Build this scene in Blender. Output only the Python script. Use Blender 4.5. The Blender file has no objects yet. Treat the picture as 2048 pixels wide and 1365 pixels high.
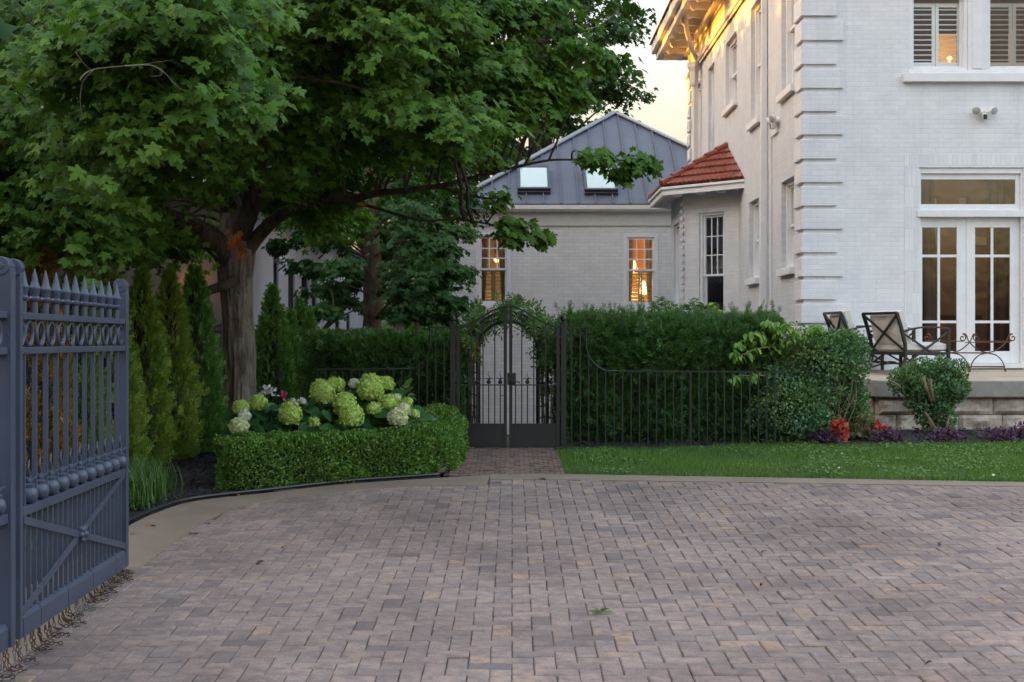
import bpy, math, random
import numpy as np
from mathutils import Vector, Matrix, noise

random.seed(7)
RNG = np.random.default_rng(11)
SC = bpy.context.scene
COL = SC.collection
R = math.radians

# ---- camera geometry: level camera, the paving rises away from it --------------------------------
F = 2760.0          # focal length in pixels of the 2048 wide photo
CX, CY = 1024.0, 682.5
HC = 1.72           # camera height over the paving below it
SL = 0.03895        # slope of the driveway


def P(px, py, Y):
    return Vector(((px - CX) / F * Y, Y, HC - (py - CY) / F * Y))


def G(px, py):
    """point of the sloping driveway plane seen at a pixel of the photo"""
    Y = F * HC / (py - (CY - SL * F))
    return Vector(((px - CX) / F * Y, Y, SL * Y))


def gz(Y):
    """height of the open ground"""
    if Y < 15.4:
        return SL * Y
    return SL * 15.4 - (Y - 15.4) * 0.06 if Y < 40 else SL * 15.4 - 24.6 * 0.06


# ---- objects -------------------------------------------------------------------------------------
def tag(o, label=None, cat=None, group=None, kind=None):
    if label: o['label'] = label
    if cat: o['category'] = cat
    if group: o['group'] = group
    if kind: o['kind'] = kind
    return o


def thing(name, label, cat, loc=(0, 0, 0), rz=0.0, group=None):
    o = bpy.data.objects.new(name, None)
    o.empty_display_size = 0.1
    COL.objects.link(o)
    o.location = loc
    o.rotation_euler = (0, 0, rz)
    return tag(o, label, cat, group)


def worldorg(o):
    v = Vector((0, 0, 0))
    while o is not None:
        v = v + o.location
        o = o.parent
    return v


def copy_tree(o, parent=None):
    c = o.copy()
    COL.objects.link(c)
    c.parent = parent
    for ch in list(o.children):
        copy_tree(ch, c)
    return c


def link_mesh(me, name, mat, parent=None):
    ob = bpy.data.objects.new(name, me)
    COL.objects.link(ob)
    mats = mat if isinstance(mat, (list, tuple)) else [mat]
    for m in mats:
        me.materials.append(m)
    if parent is not None:
        ob.parent = parent
    return ob


def bm_from(v, f, name):
    me = bpy.data.meshes.new(name)
    me.from_pydata(v, [], f)
    me.update()
    return me


class MB:
    """collects shapes in world coordinates, links them as one mesh object"""

    def __init__(self):
        self.v = []
        self.f = []
        self.mi = []
        self.cur = 0

    def add(self, vs, fs):
        b = len(self.v)
        self.v.extend([tuple(p) for p in vs])
        for f in fs:
            self.f.append([b + i for i in f])
            self.mi.append(self.cur)

    def box(self, x0, x1, y0, y1, z0, z1):
        self.add([(x0, y0, z0), (x1, y0, z0), (x1, y1, z0), (x0, y1, z0), (x0, y0, z1), (x1, y0, z1), (x1, y1, z1), (x0, y1, z1)],
                 [(0, 3, 2, 1), (4, 5, 6, 7), (0, 1, 5, 4), (1, 2, 6, 5), (2, 3, 7, 6), (3, 0, 4, 7)])

    def obox(self, c, ax, ay, az):
        """box from centre and three half-axis vectors"""
        c, ax, ay, az = Vector(c), Vector(ax), Vector(ay), Vector(az)
        vs = []
        for sz in (-1, 1):
            for sx, sy in ((-1, -1), (1, -1), (1, 1), (-1, 1)):
                vs.append(c + ax * sx + ay * sy + az * sz)
        self.add(vs, [(0, 3, 2, 1), (4, 5, 6, 7), (0, 1, 5, 4), (1, 2, 6, 5), (2, 3, 7, 6), (3, 0, 4, 7)])

    def bar(self, a, b, w, h=None, up=(0, 0, 1)):
        """square bar from a to b, w across, h along 'up'"""
        a, b = Vector(a), Vector(b)
        h = w if h is None else h
        d = (b - a)
        L = d.length
        d.normalize()
        u = Vector(up)
        s = d.cross(u)
        if s.length < 1e-4:
            s = d.cross(Vector((1, 0, 0)))
            if s.length < 1e-4:
                s = d.cross(Vector((0, 1, 0)))
        s.normalize()
        u = s.cross(d)
        self.obox((a + b) / 2, d * (L / 2), s * (w / 2), u * (h / 2))

    def tube(self, pts, rad, seg=8, cap=True, closed=False, ridge=None):
        pts = [Vector(p) for p in pts]
        n = len(pts)
        if not hasattr(rad, '__len__'):
            rad = [rad] * n
        b = len(self.v)
        prev = None
        for i, p in enumerate(pts):
            if closed:
                t = pts[(i + 1) % n] - pts[i - 1]
            else:
                t = pts[min(i + 1, n - 1)] - pts[max(i - 1, 0)]
            t.normalize()
            if prev is None:
                a = Vector((0, 0, 1)) if abs(t.z) < 0.9 else Vector((1, 0, 0))
                u = t.cross(a).normalized()
            else:
                u = (prev - t * prev.dot(t)).normalized()
            prev = u
            w = t.cross(u)
            for k in range(seg):
                an = 2 * math.pi * k / seg
                r = rad[i]
                if ridge:
                    r = r * ridge(an, p, i)
                q = p + (u * math.cos(an) + w * math.sin(an)) * r
                self.v.append(tuple(q))
        m = n if closed else n - 1
        for i in range(m):
            j = (i + 1) % n
            for k in range(seg):
                k2 = (k + 1) % seg
                self.f.append([b + i * seg + k, b + i * seg + k2, b + j * seg + k2, b + j * seg + k])
                self.mi.append(self.cur)
        if cap and not closed:
            self.f.append([b + k for k in range(seg)][::-1])
            self.f.append([b + (n - 1) * seg + k for k in range(seg)])
            self.mi += [self.cur, self.cur]

    def lathe(self, prof, org, seg=16):
        """profile of (r, z) turned about the vertical through org"""
        o = Vector(org)
        b = len(self.v)
        n = len(prof)
        for (r, z) in prof:
            for k in range(seg):
                a = 2 * math.pi * k / seg
                self.v.append((o.x + r * math.cos(a), o.y + r * math.sin(a), o.z + z))
        for i in range(n - 1):
            for k in range(seg):
                k2 = (k + 1) % seg
                self.f.append([b + i * seg + k, b + i * seg + k2, b + (i + 1) * seg + k2, b + (i + 1) * seg + k])
                self.mi.append(self.cur)
        self.f.append([b + k for k in range(seg)][::-1])
        self.f.append([b + (n - 1) * seg + k for k in range(seg)])
        self.mi += [self.cur, self.cur]

    def prism(self, poly, d):
        """polygon (3D points) pushed along vector d"""
        d = Vector(d)
        n = len(poly)
        vs = [Vector(p) for p in poly] + [Vector(p) + d for p in poly]
        fs = [list(range(n))[::-1], list(range(n, 2 * n))]
        for i in range(n):
            j = (i + 1) % n
            fs.append([i, j, n + j, n + i])
        self.add(vs, fs)

    def ball(self, c, r, seg=12, rings=8, sc=(1, 1, 1)):
        c = Vector(c)
        b = len(self.v)
        for i in range(rings + 1):
            th = math.pi * i / rings
            for k in range(seg):
                a = 2 * math.pi * k / seg
                self.v.append((c.x + r * sc[0] * math.sin(th) * math.cos(a), c.y + r * sc[1] * math.sin(th) * math.sin(a), c.z + r * sc[2] * math.cos(th)))
        for i in range(rings):
            for k in range(seg):
                k2 = (k + 1) % seg
                self.f.append([b + i * seg + k, b + (i + 1) * seg + k, b + (i + 1) * seg + k2, b + i * seg + k2])
                self.mi.append(self.cur)

    def build(self, name, mat, parent=None, smooth=False, bevel=0.0, org=None, fix=True):
        o = worldorg(parent) if org is None else Vector(org)
        vs = [(x - o.x, y - o.y, z - o.z) for (x, y, z) in self.v]
        me = bm_from(vs, self.f, name)
        ob = link_mesh(me, name, mat, parent)
        if isinstance(mat, (list, tuple)):
            me.polygons.foreach_set('material_index', self.mi)
        if smooth:
            me.polygons.foreach_set('use_smooth', [True] * len(me.polygons))
            try:
                me.set_sharp_from_angle(angle=R(40))
            except Exception:
                pass
        if fix:
            import bmesh
            bm = bmesh.new()
            bm.from_mesh(me)
            bmesh.ops.recalc_face_normals(bm, faces=bm.faces)
            bm.to_mesh(me)
            bm.free()
        if bevel:
            md = ob.modifiers.new('edge', 'BEVEL')
            md.width = bevel
            md.segments = 2
            md.limit_method = 'ANGLE'
        return ob


def wall_holes(mb, org, u, n, W, z0, z1, holes, depth):
    """wall sheet from org along u, facing n, with rectangular holes (u0,u1,za,zb) and reveals going in by depth"""
    org, u, n = Vector(org), Vector(u).normalized(), Vector(n).normalized()
    us = sorted(set([0.0, W] + [h[0] for h in holes] + [h[1] for h in holes]))
    zs = sorted(set([z0, z1] + [h[2] for h in holes] + [h[3] for h in holes]))
    Q = lambda a, z, d=0.0: Vector((org.x, org.y, 0)) + u * a - n * d + Vector((0, 0, z))
    for a, b in zip(us[:-1], us[1:]):
        for c, d in zip(zs[:-1], zs[1:]):
            m, q = (a + b) / 2, (c + d) / 2
            if any(h[0] < m < h[1] and h[2] < q < h[3] for h in holes):
                continue
            mb.add([Q(a, c), Q(b, c), Q(b, d), Q(a, d)], [(0, 1, 2, 3)])
    for (a, b, c, d) in holes:
        for (p, q) in (((a, c), (b, c)), ((b, c), (b, d)), ((b, d), (a, d)), ((a, d), (a, c))):
            mb.add([Q(*p), Q(*q), Q(q[0], q[1], depth), Q(p[0], p[1], depth)], [(0, 1, 2, 3)])


# ---- many small leaves as one mesh ---------------------------------------------------------------
def scatter_mesh(name, tv, tf, pos, tip, nor, size, mat, parent=None, smooth=False):
    """tv: template (x across, y along the tip, z normal); one copy per row of pos"""
    tv = np.asarray(tv, float)
    pos = np.asarray(pos, float)
    N = len(pos)
    t = tip / np.maximum(np.linalg.norm(tip, axis=1, keepdims=True), 1e-9)
    n = nor - t * np.sum(nor * t, axis=1, keepdims=True)
    n = n / np.maximum(np.linalg.norm(n, axis=1, keepdims=True), 1e-9)
    s = np.cross(t, n)
    size = np.broadcast_to(np.asarray(size, float), (N,))[:, None]
    V = (pos[:, None, :] + (s[:, None, :] * tv[None, :, 0:1] + t[:, None, :] * tv[None, :, 1:2] + n[:, None, :] * tv[None, :, 2:3]) * size[:, None, :])
    o = worldorg(parent) if parent is not None else Vector((0, 0, 0))
    V = V.reshape(-1, 3) - np.array([o.x, o.y, o.z])
    k = len(tv)
    loops = []
    lens = np.array([len(f) for f in tf])
    flat = np.concatenate([np.array(f) for f in tf])
    L = (flat[None, :] + (np.arange(N) * k)[:, None]).reshape(-1)
    tot = np.tile(lens, N)
    start = np.concatenate([[0], np.cumsum(tot)[:-1]])
    me = bpy.data.meshes.new(name)
    me.vertices.add(len(V))
    me.vertices.foreach_set('co', V.astype(np.float32).reshape(-1))
    me.loops.add(len(L))
    me.loops.foreach_set('vertex_index', L.astype(np.int32))
    me.polygons.add(len(tot))
    me.polygons.foreach_set('loop_start', start.astype(np.int32))
    me.update(calc_edges=True)
    me.validate()
    if smooth:
        me.polygons.foreach_set('use_smooth', np.ones(len(tot), bool))
    return link_mesh(me, name, mat, parent)


def unit(a):
    return a / np.maximum(np.linalg.norm(a, axis=-1, keepdims=True), 1e-9)


# leaf templates ------------------------------------------------------------------------------------
def t_maple():
    half = [(0.10, -0.02), (0.30, -0.10), (0.40, 0.02), (0.27, 0.14), (0.42, 0.20), (0.66, 0.36), (0.50, 0.42), (0.50, 0.55), (0.30, 0.47), (0.17, 0.44), (0.24, 0.66), (0.13, 0.72)]
    out = [(0, 0.0)] + half + [(0, 1.0)] + [(-x, y) for x, y in half[::-1]]
    c = (0, 0.32)
    v = [(c[0], c[1], 0.0)] + [(x, y, -0.28 * abs(x) - 0.22 * max(0, y - 0.3) ** 2 + 0.04 * math.sin(9 * x + 5 * y)) for x, y in out]
    n = len(out)
    f = [(0, 1 + i, 1 + (i + 1) % n) for i in range(n)]
    return v, f


def t_maple_small():
    out = [(0, 0), (0.40, -0.02), (0.28, 0.18), (0.62, 0.38), (0.22, 0.46), (0, 1.0), (-0.22, 0.46), (-0.62, 0.38), (-0.28, 0.18), (-0.40, -0.02)]
    v = [(0, 0.3, 0)] + [(x, y, -0.3 * abs(x) - 0.2 * max(0, y - .3) ** 2) for x, y in out]
    n = len(out)
    return v, [(0, 1 + i, 1 + (i + 1) % n) for i in range(n)]


def t_oval(w=0.5, fold=0.25, droop=0.2, n=3):
    """pointed oval leaf, length 1"""
    prof = [0.0, 0.75, 1.0, 0.72, 0.0]
    ys = [0.0, 0.25, 0.5, 0.77, 1.0]
    v = []
    for p, y in zip(prof, ys):
        z = -droop * y * y
        if p == 0:
            v.append((0, y, z))
        else:
            x = w / 2 * p
            v += [(-x, y, z + fold * x), (0, y, z), (x, y, z + fold * x)]
    f = [(0, 2, 1), (0, 3, 2)]
    for b in (1, 4):
        f += [(b, b + 1, b + 4, b + 3), (b + 1, b + 2, b + 5, b + 4)]
    f += [(7, 8, 10), (8, 9, 10)]
    return v, f


def t_round():
    """small box leaf, one folded pair of faces"""
    v = [(0, 0, 0), (0.3, 0.3, 0.1), (0.28, 0.7, 0.08), (0, 1, -0.05), (-0.28, 0.7, 0.08), (-0.3, 0.3, 0.1), (0, 0.5, -0.02)]
    return v, [(0, 1, 6), (1, 2, 6), (2, 3, 6), (3, 4, 6), (4, 5, 6), (5, 0, 6)]


def t_needles(k=6, seed=1):
    """short yew shoot: needles to both sides"""
    rr = random.Random(seed)
    v, f = [], []
    for i in range(k):
        y = i / k * 0.8
        s = 1 if i % 2 else -1
        L = 0.42 * (1 - 0.4 * y)
        z = rr.uniform(-0.1, 0.25)
        b = len(v)
        v += [(0, y - 0.06, 0), (0, y + 0.06, 0), (s * L * 0.85, y + 0.36, z), (s * L, y + 0.26, z * 1.2)]
        f += [(b, b + 1, b + 2), (b, b + 2, b + 3)]
    b = len(v)
    v += [(-0.035, 0.7, 0), (0.035, 0.7, 0), (0, 1.05, 0.1)]
    f += [(b, b + 1, b + 2)]
    return v, f


def t_frond(k=7, seed=3):
    """flat thuja spray with side fingers"""
    rr = random.Random(seed)
    v, f = [], []

    def fing(x0, y0, ang, L, w):
        b = len(v)
        dx, dy = math.sin(ang), math.cos(ang)
        px_, py_ = dy, -dx
        z = rr.uniform(-0.06, 0.06)
        v.extend([(x0 - px_ * w * .6, y0 - py_ * w * .6, 0), (x0 + px_ * w * .6, y0 + py_ * w * .6, 0),
                  (x0 + dx * L * .65 + px_ * w, y0 + dy * L * .65 + py_ * w, z), (x0 + dx * L, y0 + dy * L, z * 1.5), (x0 + dx * L * .65 - px_ * w, y0 + dy * L * .65 - py_ * w, z)])
        f.append((b, b + 1, b + 2, b + 3, b + 4))
    fing(0, 0, 0, 1.0, 0.035)
    for i in range(k):
        y = 0.08 + 0.75 * i / k
        s = 1 if i % 2 else -1
        fing(0, y, s * rr.uniform(.5, .85), (0.46 - 0.3 * y) * rr.uniform(.8, 1.15), 0.05)
    return v, f


def t_blade():
    return [(-0.03, 0, 0), (0.03, 0, 0), (0.022, 0.55, -0.04), (0, 1, -0.2), (-0.022, 0.55, -0.04)], [(0, 1, 2, 4), (4, 2, 3)]


def t_floret():
    v, f = [], []
    for k in range(4):
        a = k * math.pi / 2 + 0.3
        ca, sa = math.cos(a), math.sin(a)
        pts = [(0, 0, 0), (0.28, -0.25, 0.1), (0.62, -0.18, 0.02), (0.66, 0.18, 0.04), (0.28, 0.27, 0.08)]
        b = len(v)
        v += [(x * ca - y * sa, x * sa + y * ca, z) for x, y, z in pts]
        f.append((b, b + 1, b + 2, b + 3, b + 4))
    return v, f


# ---- materials -----------------------------------------------------------------------------------
class NT:
    def __init__(self, name):
        self.m = bpy.data.materials.new(name)
        self.m.use_nodes = True
        self.t = self.m.node_tree
        self.t.nodes.clear()
        self.out = self.t.nodes.new('ShaderNodeOutputMaterial')

    def n(self, typ, **kw):
        nd = self.t.nodes.new('ShaderNode' + typ)
        for k, v in kw.items():
            if k in nd.inputs:
                nd.inputs[k].default_value = v
            else:
                setattr(nd, k, v)
        return nd

    def l(self, a, b):
        self.t.links.new(a, b)

    def ramp(self, fac, stops, interp='LINEAR'):
        r = self.n('ValToRGB')
        r.color_ramp.interpolation = interp
        el = r.color_ramp.elements
        while len(el) < len(stops):
            el.new(0.5)
        for e, (p, c) in zip(el, stops):
            e.position = p
            e.color = (*c, 1) if len(c) == 3 else c
        self.l(fac, r.inputs['Fac'])
        return r.outputs['Color']

    def mix(self, fac, a, b, blend='MIX'):
        m = self.n('Mix', data_type='RGBA', blend_type=blend)
        for s, v in ((m.inputs[0], fac), (m.inputs[6], a), (m.inputs[7], b)):
            if hasattr(v, 'is_linked') or hasattr(v, 'links'):
                self.l(v, s)
            else:
                s.default_value = (*v, 1) if hasattr(v, '__len__') and len(v) == 3 else v
        return m.outputs[2]

    def pos(self, scale=(1, 1, 1), obj=True):
        c = self.n('TexCoord')
        mp = self.n('Mapping')
        mp.inputs['Scale'].default_value = scale
        self.l(c.outputs['Object'], mp.inputs['Vector'])
        return mp.outputs['Vector']

    def noise(self, vec, scale, detail=4, rough=0.55, dist=0.0):
        nz = self.n('TexNoise')
        nz.inputs['Scale'].default_value = scale
        nz.inputs['Detail'].default_value = detail
        nz.inputs['Roughness'].default_value = rough
        nz.inputs['Distortion'].default_value = dist
        self.l(vec, nz.inputs['Vector'])
        return nz.outputs['Fac']

    def bump(self, h, strength, dist=0.01, nrm=None):
        b = self.n('Bump')
        b.inputs['Strength'].default_value = strength
        b.inputs['Distance'].default_value = dist
        self.l(h, b.inputs['Height'])
        if nrm is not None:
            self.l(nrm, b.inputs['Normal'])
        return b.outputs['Normal']

    def pbr(self, col, rough=0.6, metal=0.0, nrm=None, spec=0.5):
        p = self.n('BsdfPrincipled')
        if hasattr(col, 'links'):
            self.l(col, p.inputs['Base Color'])
        else:
            p.inputs['Base Color'].default_value = (*col, 1)
        if hasattr(rough, 'links'):
            self.l(rough, p.inputs['Roughness'])
        else:
            p.inputs['Roughness'].default_value = rough
        p.inputs['Metallic'].default_value = metal
        p.inputs['Specular IOR Level'].default_value = spec
        if nrm is not None:
            self.l(nrm, p.inputs['Normal'])
        return p

    def done(self, sh):
        self.l(sh.outputs[0] if not hasattr(sh, 'links') else sh, self.out.inputs['Surface'])
        return self.m


def mat_plain(name, col, rough=0.6, metal=0.0, var=0.12, scale=6.0, bump=0.15, bscale=40.0, bdist=0.004, spec=0.5):
    t = NT(name)
    v = t.pos()
    a = tuple(c * (1 - var) for c in col)
    b = tuple(min(1, c * (1 + var)) for c in col)
    c = t.ramp(t.noise(v, scale, 5, 0.6), [(0.3, a), (0.7, b)])
    nr = t.bump(t.noise(v, bscale, 4), bump, bdist) if bump else None
    return t.done(t.pbr(c, rough, metal, nr, spec))


def mat_leaf(name, stops, trans=0.3, rough=0.5, clump=0.7, cl_amt=0.35, cl_col=None, spec=0.35, tint=(1.35, 1.5, 0.6)):
    """leaves: a colour for every leaf, drifting slowly through the crown, light passes through"""
    t = NT(name)
    g = t.n('NewGeometry')
    c = t.ramp(g.outputs['Random Per Island'], stops)
    if cl_col is not None:
        nz = t.ramp(t.noise(t.pos(), clump, 3), [(0.42, (0, 0, 0)), (0.65, (cl_amt,) * 3)])
        c = t.mix(nz, c, cl_col)
    p = t.pbr(c, rough, 0, None, spec)
    tr = t.n('BsdfTranslucent')
    tc = t.mix(1.0, c, tint, 'MULTIPLY')
    t.l(tc, tr.inputs['Color'])
    mx = t.n('MixShader')
    mx.inputs[0].default_value = trans
    t.l(p.outputs[0], mx.inputs[1])
    t.l(tr.outputs[0], mx.inputs[2])
    return t.done(mx)


def mat_brick(name, col, axis, bw=0.21, bh=0.0677, mortar=0.006, off=(0, 0), joint=0.80, var=0.05, bs=0.55, scl=1.0, rough=0.6):
    """painted brickwork; axis: the horizontal run of the wall ('x', 'y' or 'd' for a 45 degree face)"""
    t = NT(name)
    g = t.n('NewGeometry')
    sx = t.n('SeparateXYZ')
    t.l(g.outputs['Position'], sx.inputs[0])
    if axis == 'x':
        h = sx.outputs['X']
    elif axis == 'y':
        h = sx.outputs['Y']
    else:
        m = t.n('Math', operation='SUBTRACT')
        t.l(sx.outputs['Y'], m.inputs[0]); t.l(sx.outputs['X'], m.inputs[1])
        m2 = t.n('Math', operation='MULTIPLY')
        t.l(m.outputs[0], m2.inputs[0]); m2.inputs[1].default_value = 0.7071
        h = m2.outputs[0]
    cb = t.n('CombineXYZ')
    t.l(h, cb.inputs[0]); t.l(sx.outputs['Z'], cb.inputs[1])
    # wobble the courses a little
    nz = t.n('TexNoise'); nz.inputs['Scale'].default_value = 3.0; nz.inputs['Detail'].default_value = 3
    t.l(g.outputs['Position'], nz.inputs['Vector'])
    vs = t.n('VectorMath', operation='SUBTRACT'); t.l(nz.outputs['Color'], vs.inputs[0]); vs.inputs[1].default_value = (.5, .5, .5)
    vm = t.n('VectorMath', operation='SCALE'); t.l(vs.outputs[0], vm.inputs[0]); vm.inputs['Scale'].default_value = 0.008
    va = t.n('VectorMath', operation='ADD'); t.l(cb.outputs[0], va.inputs[0]); t.l(vm.outputs[0], va.inputs[1])
    br = t.n('TexBrick')
    br.inputs['Scale'].default_value = 1.0
    br.inputs['Brick Width'].default_value = bw
    br.inputs['Row Height'].default_value = bh
    br.inputs['Mortar Size'].default_value = mortar
    br.inputs['Mortar Smooth'].default_value = 0.35
    br.inputs['Color1'].default_value = (*[c * (1 - var) for c in col], 1)
    br.inputs['Color2'].default_value = (*[min(1, c * (1 + var)) for c in col], 1)
    br.inputs['Mortar'].default_value = (*[c * joint for c in col], 1)
    t.l(va.outputs[0], br.inputs['Vector'])
    nb = t.noise(g.outputs['Position'], 2.2, 5, 0.65)
    st = t.ramp(nb, [(0.3, (0.90, 0.90, 0.915)), (0.62, (1.0, 1.0, 1.0))])
    # faint rain streaks
    mp = t.n('Mapping'); mp.inputs['Scale'].default_value = (2.6, 2.6, .16); t.l(g.outputs['Position'], mp.inputs['Vector'])
    rs = t.ramp(t.noise(mp.outputs[0], 2.0, 6, .7), [(0.30, (0.93, 0.925, 0.92)), (0.46, (1.0, 1.0, 1.0))])
    st = t.mix(1.0, st, rs, 'MULTIPLY')
    c = t.mix(1.0, br.outputs['Color'], st, 'MULTIPLY')
    hh = t.n('Math', operation='MULTIPLY_ADD')
    t.l(br.outputs['Fac'], hh.inputs[0]); hh.inputs[1].default_value = -1.0
    nf = t.noise(g.outputs['Position'], 26.0, 4)
    sc = t.n('Math', operation='MULTIPLY'); t.l(nf, sc.inputs[0]); sc.inputs[1].default_value = 0.9
    t.l(sc.outputs[0], hh.inputs[2])
    nr = t.bump(hh.outputs[0], bs, 0.008)
    return t.done(t.pbr(c, rough, 0, nr, 0.4))


def mat_glass(name, tint=(0.9, 0.92, 0.92), wav=0.05, wscale=3.0, minr=0.0):
    t = NT(name)
    g = t.n('NewGeometry')
    nr = t.bump(t.noise(g.outputs['Position'], wscale, 2), wav, 0.05)
    fr = t.n('Fresnel'); fr.inputs['IOR'].default_value = 1.6
    t.l(nr, fr.inputs['Normal'])
    mr = t.n('Math', operation='MAXIMUM'); t.l(fr.outputs[0], mr.inputs[0]); mr.inputs[1].default_value = minr
    tr = t.n('BsdfTransparent'); tr.inputs['Color'].default_value = (*tint, 1)
    gl = t.n('BsdfGlossy'); gl.inputs['Roughness'].default_value = 0.01
    t.l(nr, gl.inputs['Normal'])
    mx = t.n('MixShader')
    t.l(mr.outputs[0], mx.inputs[0]); t.l(tr.outputs[0], mx.inputs[1]); t.l(gl.outputs[0], mx.inputs[2])
    return t.done(mx)


def mat_emit(name, col, s):
    t = NT(name)
    e = t.n('Emission'); e.inputs['Color'].default_value = (*col, 1); e.inputs['Strength'].default_value = s
    return t.done(e)


M = {}
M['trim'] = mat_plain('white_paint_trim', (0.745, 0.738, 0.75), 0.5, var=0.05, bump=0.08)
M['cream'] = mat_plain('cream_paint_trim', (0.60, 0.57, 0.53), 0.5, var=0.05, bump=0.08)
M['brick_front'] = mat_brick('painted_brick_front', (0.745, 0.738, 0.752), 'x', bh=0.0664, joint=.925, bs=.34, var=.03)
M['brick_side'] = mat_brick('painted_brick_side_shaded', (0.61, 0.618, 0.642), 'y', bh=0.0664, joint=.92, bs=.4, var=.03)  # front paint made darker and cooler, so the side's shade is in the colour
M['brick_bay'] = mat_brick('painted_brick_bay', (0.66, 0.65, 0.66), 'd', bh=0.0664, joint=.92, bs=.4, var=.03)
M['brick_annex'] = mat_brick('painted_brick_annex', (0.72, 0.70, 0.68), 'x', bh=0.082, bw=0.25, mortar=0.007, joint=0.86, bs=0.35)
M['glass'] = mat_glass('window_glass')
M['glass_old'] = mat_glass('old_wavy_glass', wav=0.10, wscale=2.2, minr=0.17)
M['shutter_white'] = mat_plain('white_shutter', (0.82, 0.80, 0.77), 0.5, var=0.03, bump=0)
M['iron'] = mat_plain('black_iron', (0.014, 0.014, 0.015), 0.45, 0.0, var=0.25, scale=8, bump=0.12, bscale=60, bdist=0.002)
M['gate_paint'] = mat_plain('slate_blue_gate_paint', (0.042, 0.053, 0.084), 0.42, 0.0, var=0.14, scale=5, bump=0.10, bscale=25, bdist=0.002)
M['rust'] = mat_plain('rusty_iron', (0.13, 0.055, 0.032), 0.75, 0.2, var=0.45, scale=18, bump=0.5, bscale=90)
M['bronze'] = mat_plain('dark_bronze_frame', (0.022, 0.019, 0.020), 0.35, 0.0, var=0.15, bump=0.05)
M['fabric'] = mat_plain('oatmeal_fabric', (0.62, 0.58, 0.53), 0.9, var=0.06, scale=3, bump=0.35, bscale=220, bdist=0.002)
M['metal_roof'] = mat_plain('slate_metal_roof', (0.088, 0.093, 0.118), 0.5, 0.1, var=0.16, scale=1.2, bump=0.25, bscale=2.5, bdist=0.02)
M['metal_cap'] = mat_plain('grey_metal_cap', (0.24, 0.25, 0.28), 0.45, 0.2, var=0.08)
M['dark_frame'] = mat_plain('dark_skylight_frame', (0.035, 0.037, 0.045), 0.4, var=0.1)
M['green_shutter'] = mat_plain('sage_paint', (0.24, 0.27, 0.17), 0.55, var=0.06)
M['curtain'] = mat_plain('curtain_cloth', (0.50, 0.42, 0.33), 0.9, var=0.1, scale=4, bump=0.3, bscale=90)
M['drape'] = mat_plain('dark_drape', (0.20, 0.165, 0.14), 0.9, var=0.1, scale=4, bump=0.3, bscale=90)
M['room'] = mat_plain('room_paint', (0.34, 0.28, 0.24), 0.8, var=0.06, bump=0)
M['room_warm'] = mat_plain('room_warm_paint', (0.62, 0.42, 0.20), 0.8, var=0.06, bump=0)
M['room_dark'] = mat_plain('dim_room_paint', (0.16, 0.12, 0.10), 0.8, var=0.2, bump=0)
M['wood'] = mat_plain('brown_wood', (0.18, 0.09, 0.045), 0.5, var=0.3, scale=9)
M['lamp'] = mat_emit('lamp_shade_glow', (1.0, 0.52, 0.15), 0.30)
M['bulb'] = mat_emit('lamp_bulb_glow', (1.0, 0.62, 0.22), 0.45)
M['plastic'] = mat_plain('white_plastic', (0.74, 0.74, 0.73), 0.35, var=0.03, bump=0)
M['lens'] = mat_plain('dark_lens', (0.012, 0.014, 0.02), 0.12, var=0.1, bump=0)
M['frost'] = mat_plain('frosted_lamp_lens', (0.42, 0.42, 0.41), 0.3, var=0.1, bump=0.2)
M['black_plastic'] = mat_plain('black_plastic_edging', (0.018, 0.019, 0.021), 0.42, var=0.2, bump=0.2, bscale=12)

# ================================================================================================
# GROUND, DRIVEWAY, KERBS, PATH, LAWN, BEDS
# ================================================================================================
def strip_mesh(name, xs, ys, mat, kind='structure', dz=0.0, zf=gz, parent=None):
    nx, ny = len(xs), len(ys)
    v = [(x, y, zf(y) + dz) for y in ys for x in xs]
    f = [(j * nx + i, j * nx + i + 1, (j + 1) * nx + i + 1, (j + 1) * nx + i) for j in range(ny - 1) for i in range(nx - 1)]
    me = bm_from(v, f, name)
    o = link_mesh(me, name, mat)
    return tag(o, kind=kind)


M['soil'] = mat_plain('dark_soil', (0.045, 0.037, 0.030), 0.95, var=0.35, scale=5, bump=0.6, bscale=30, bdist=0.03)
M['mulch'] = mat_plain('black_mulch', (0.020, 0.017, 0.017), 0.95, var=0.5, scale=30, bump=1.0, bscale=70, bdist=0.03)
M['lawn_base'] = mat_plain('lawn_soil', (0.028, 0.05, 0.014), 0.95, var=0.4, scale=12, bump=0.4)
M['joint'] = mat_plain('joint_sand', (0.040, 0.029, 0.022), 0.95, var=0.5, scale=20, bump=0.5, bscale=200)

strip_mesh('ground', [-400, -60, -20, -8, 0, 8, 20, 60, 400], [-200, -40, -5, 3, 8, 12, 15.4, 18, 22, 30, 40, 60, 120, 600], M['soil'], dz=-0.06)


def mat_concrete():
    t = NT('exposed_concrete')
    v = t.pos()
    a = t.ramp(t.noise(v, 1.7, 5, .65), [(0.3, (0.185, 0.135, 0.098)), (0.7, (0.258, 0.193, 0.145))])
    b = t.ramp(t.noise(v, 160, 3, .7), [(0.35, (0.72, 0.72, 0.72)), (0.6, (1.08, 1.06, 1.04))])
    c = t.mix(1.0, a, b, 'MULTIPLY')
    return t.done(t.pbr(c, 0.85, 0, t.bump(t.noise(v, 220, 3), 0.35, 0.004)))


M['concrete'] = mat_concrete()


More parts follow.
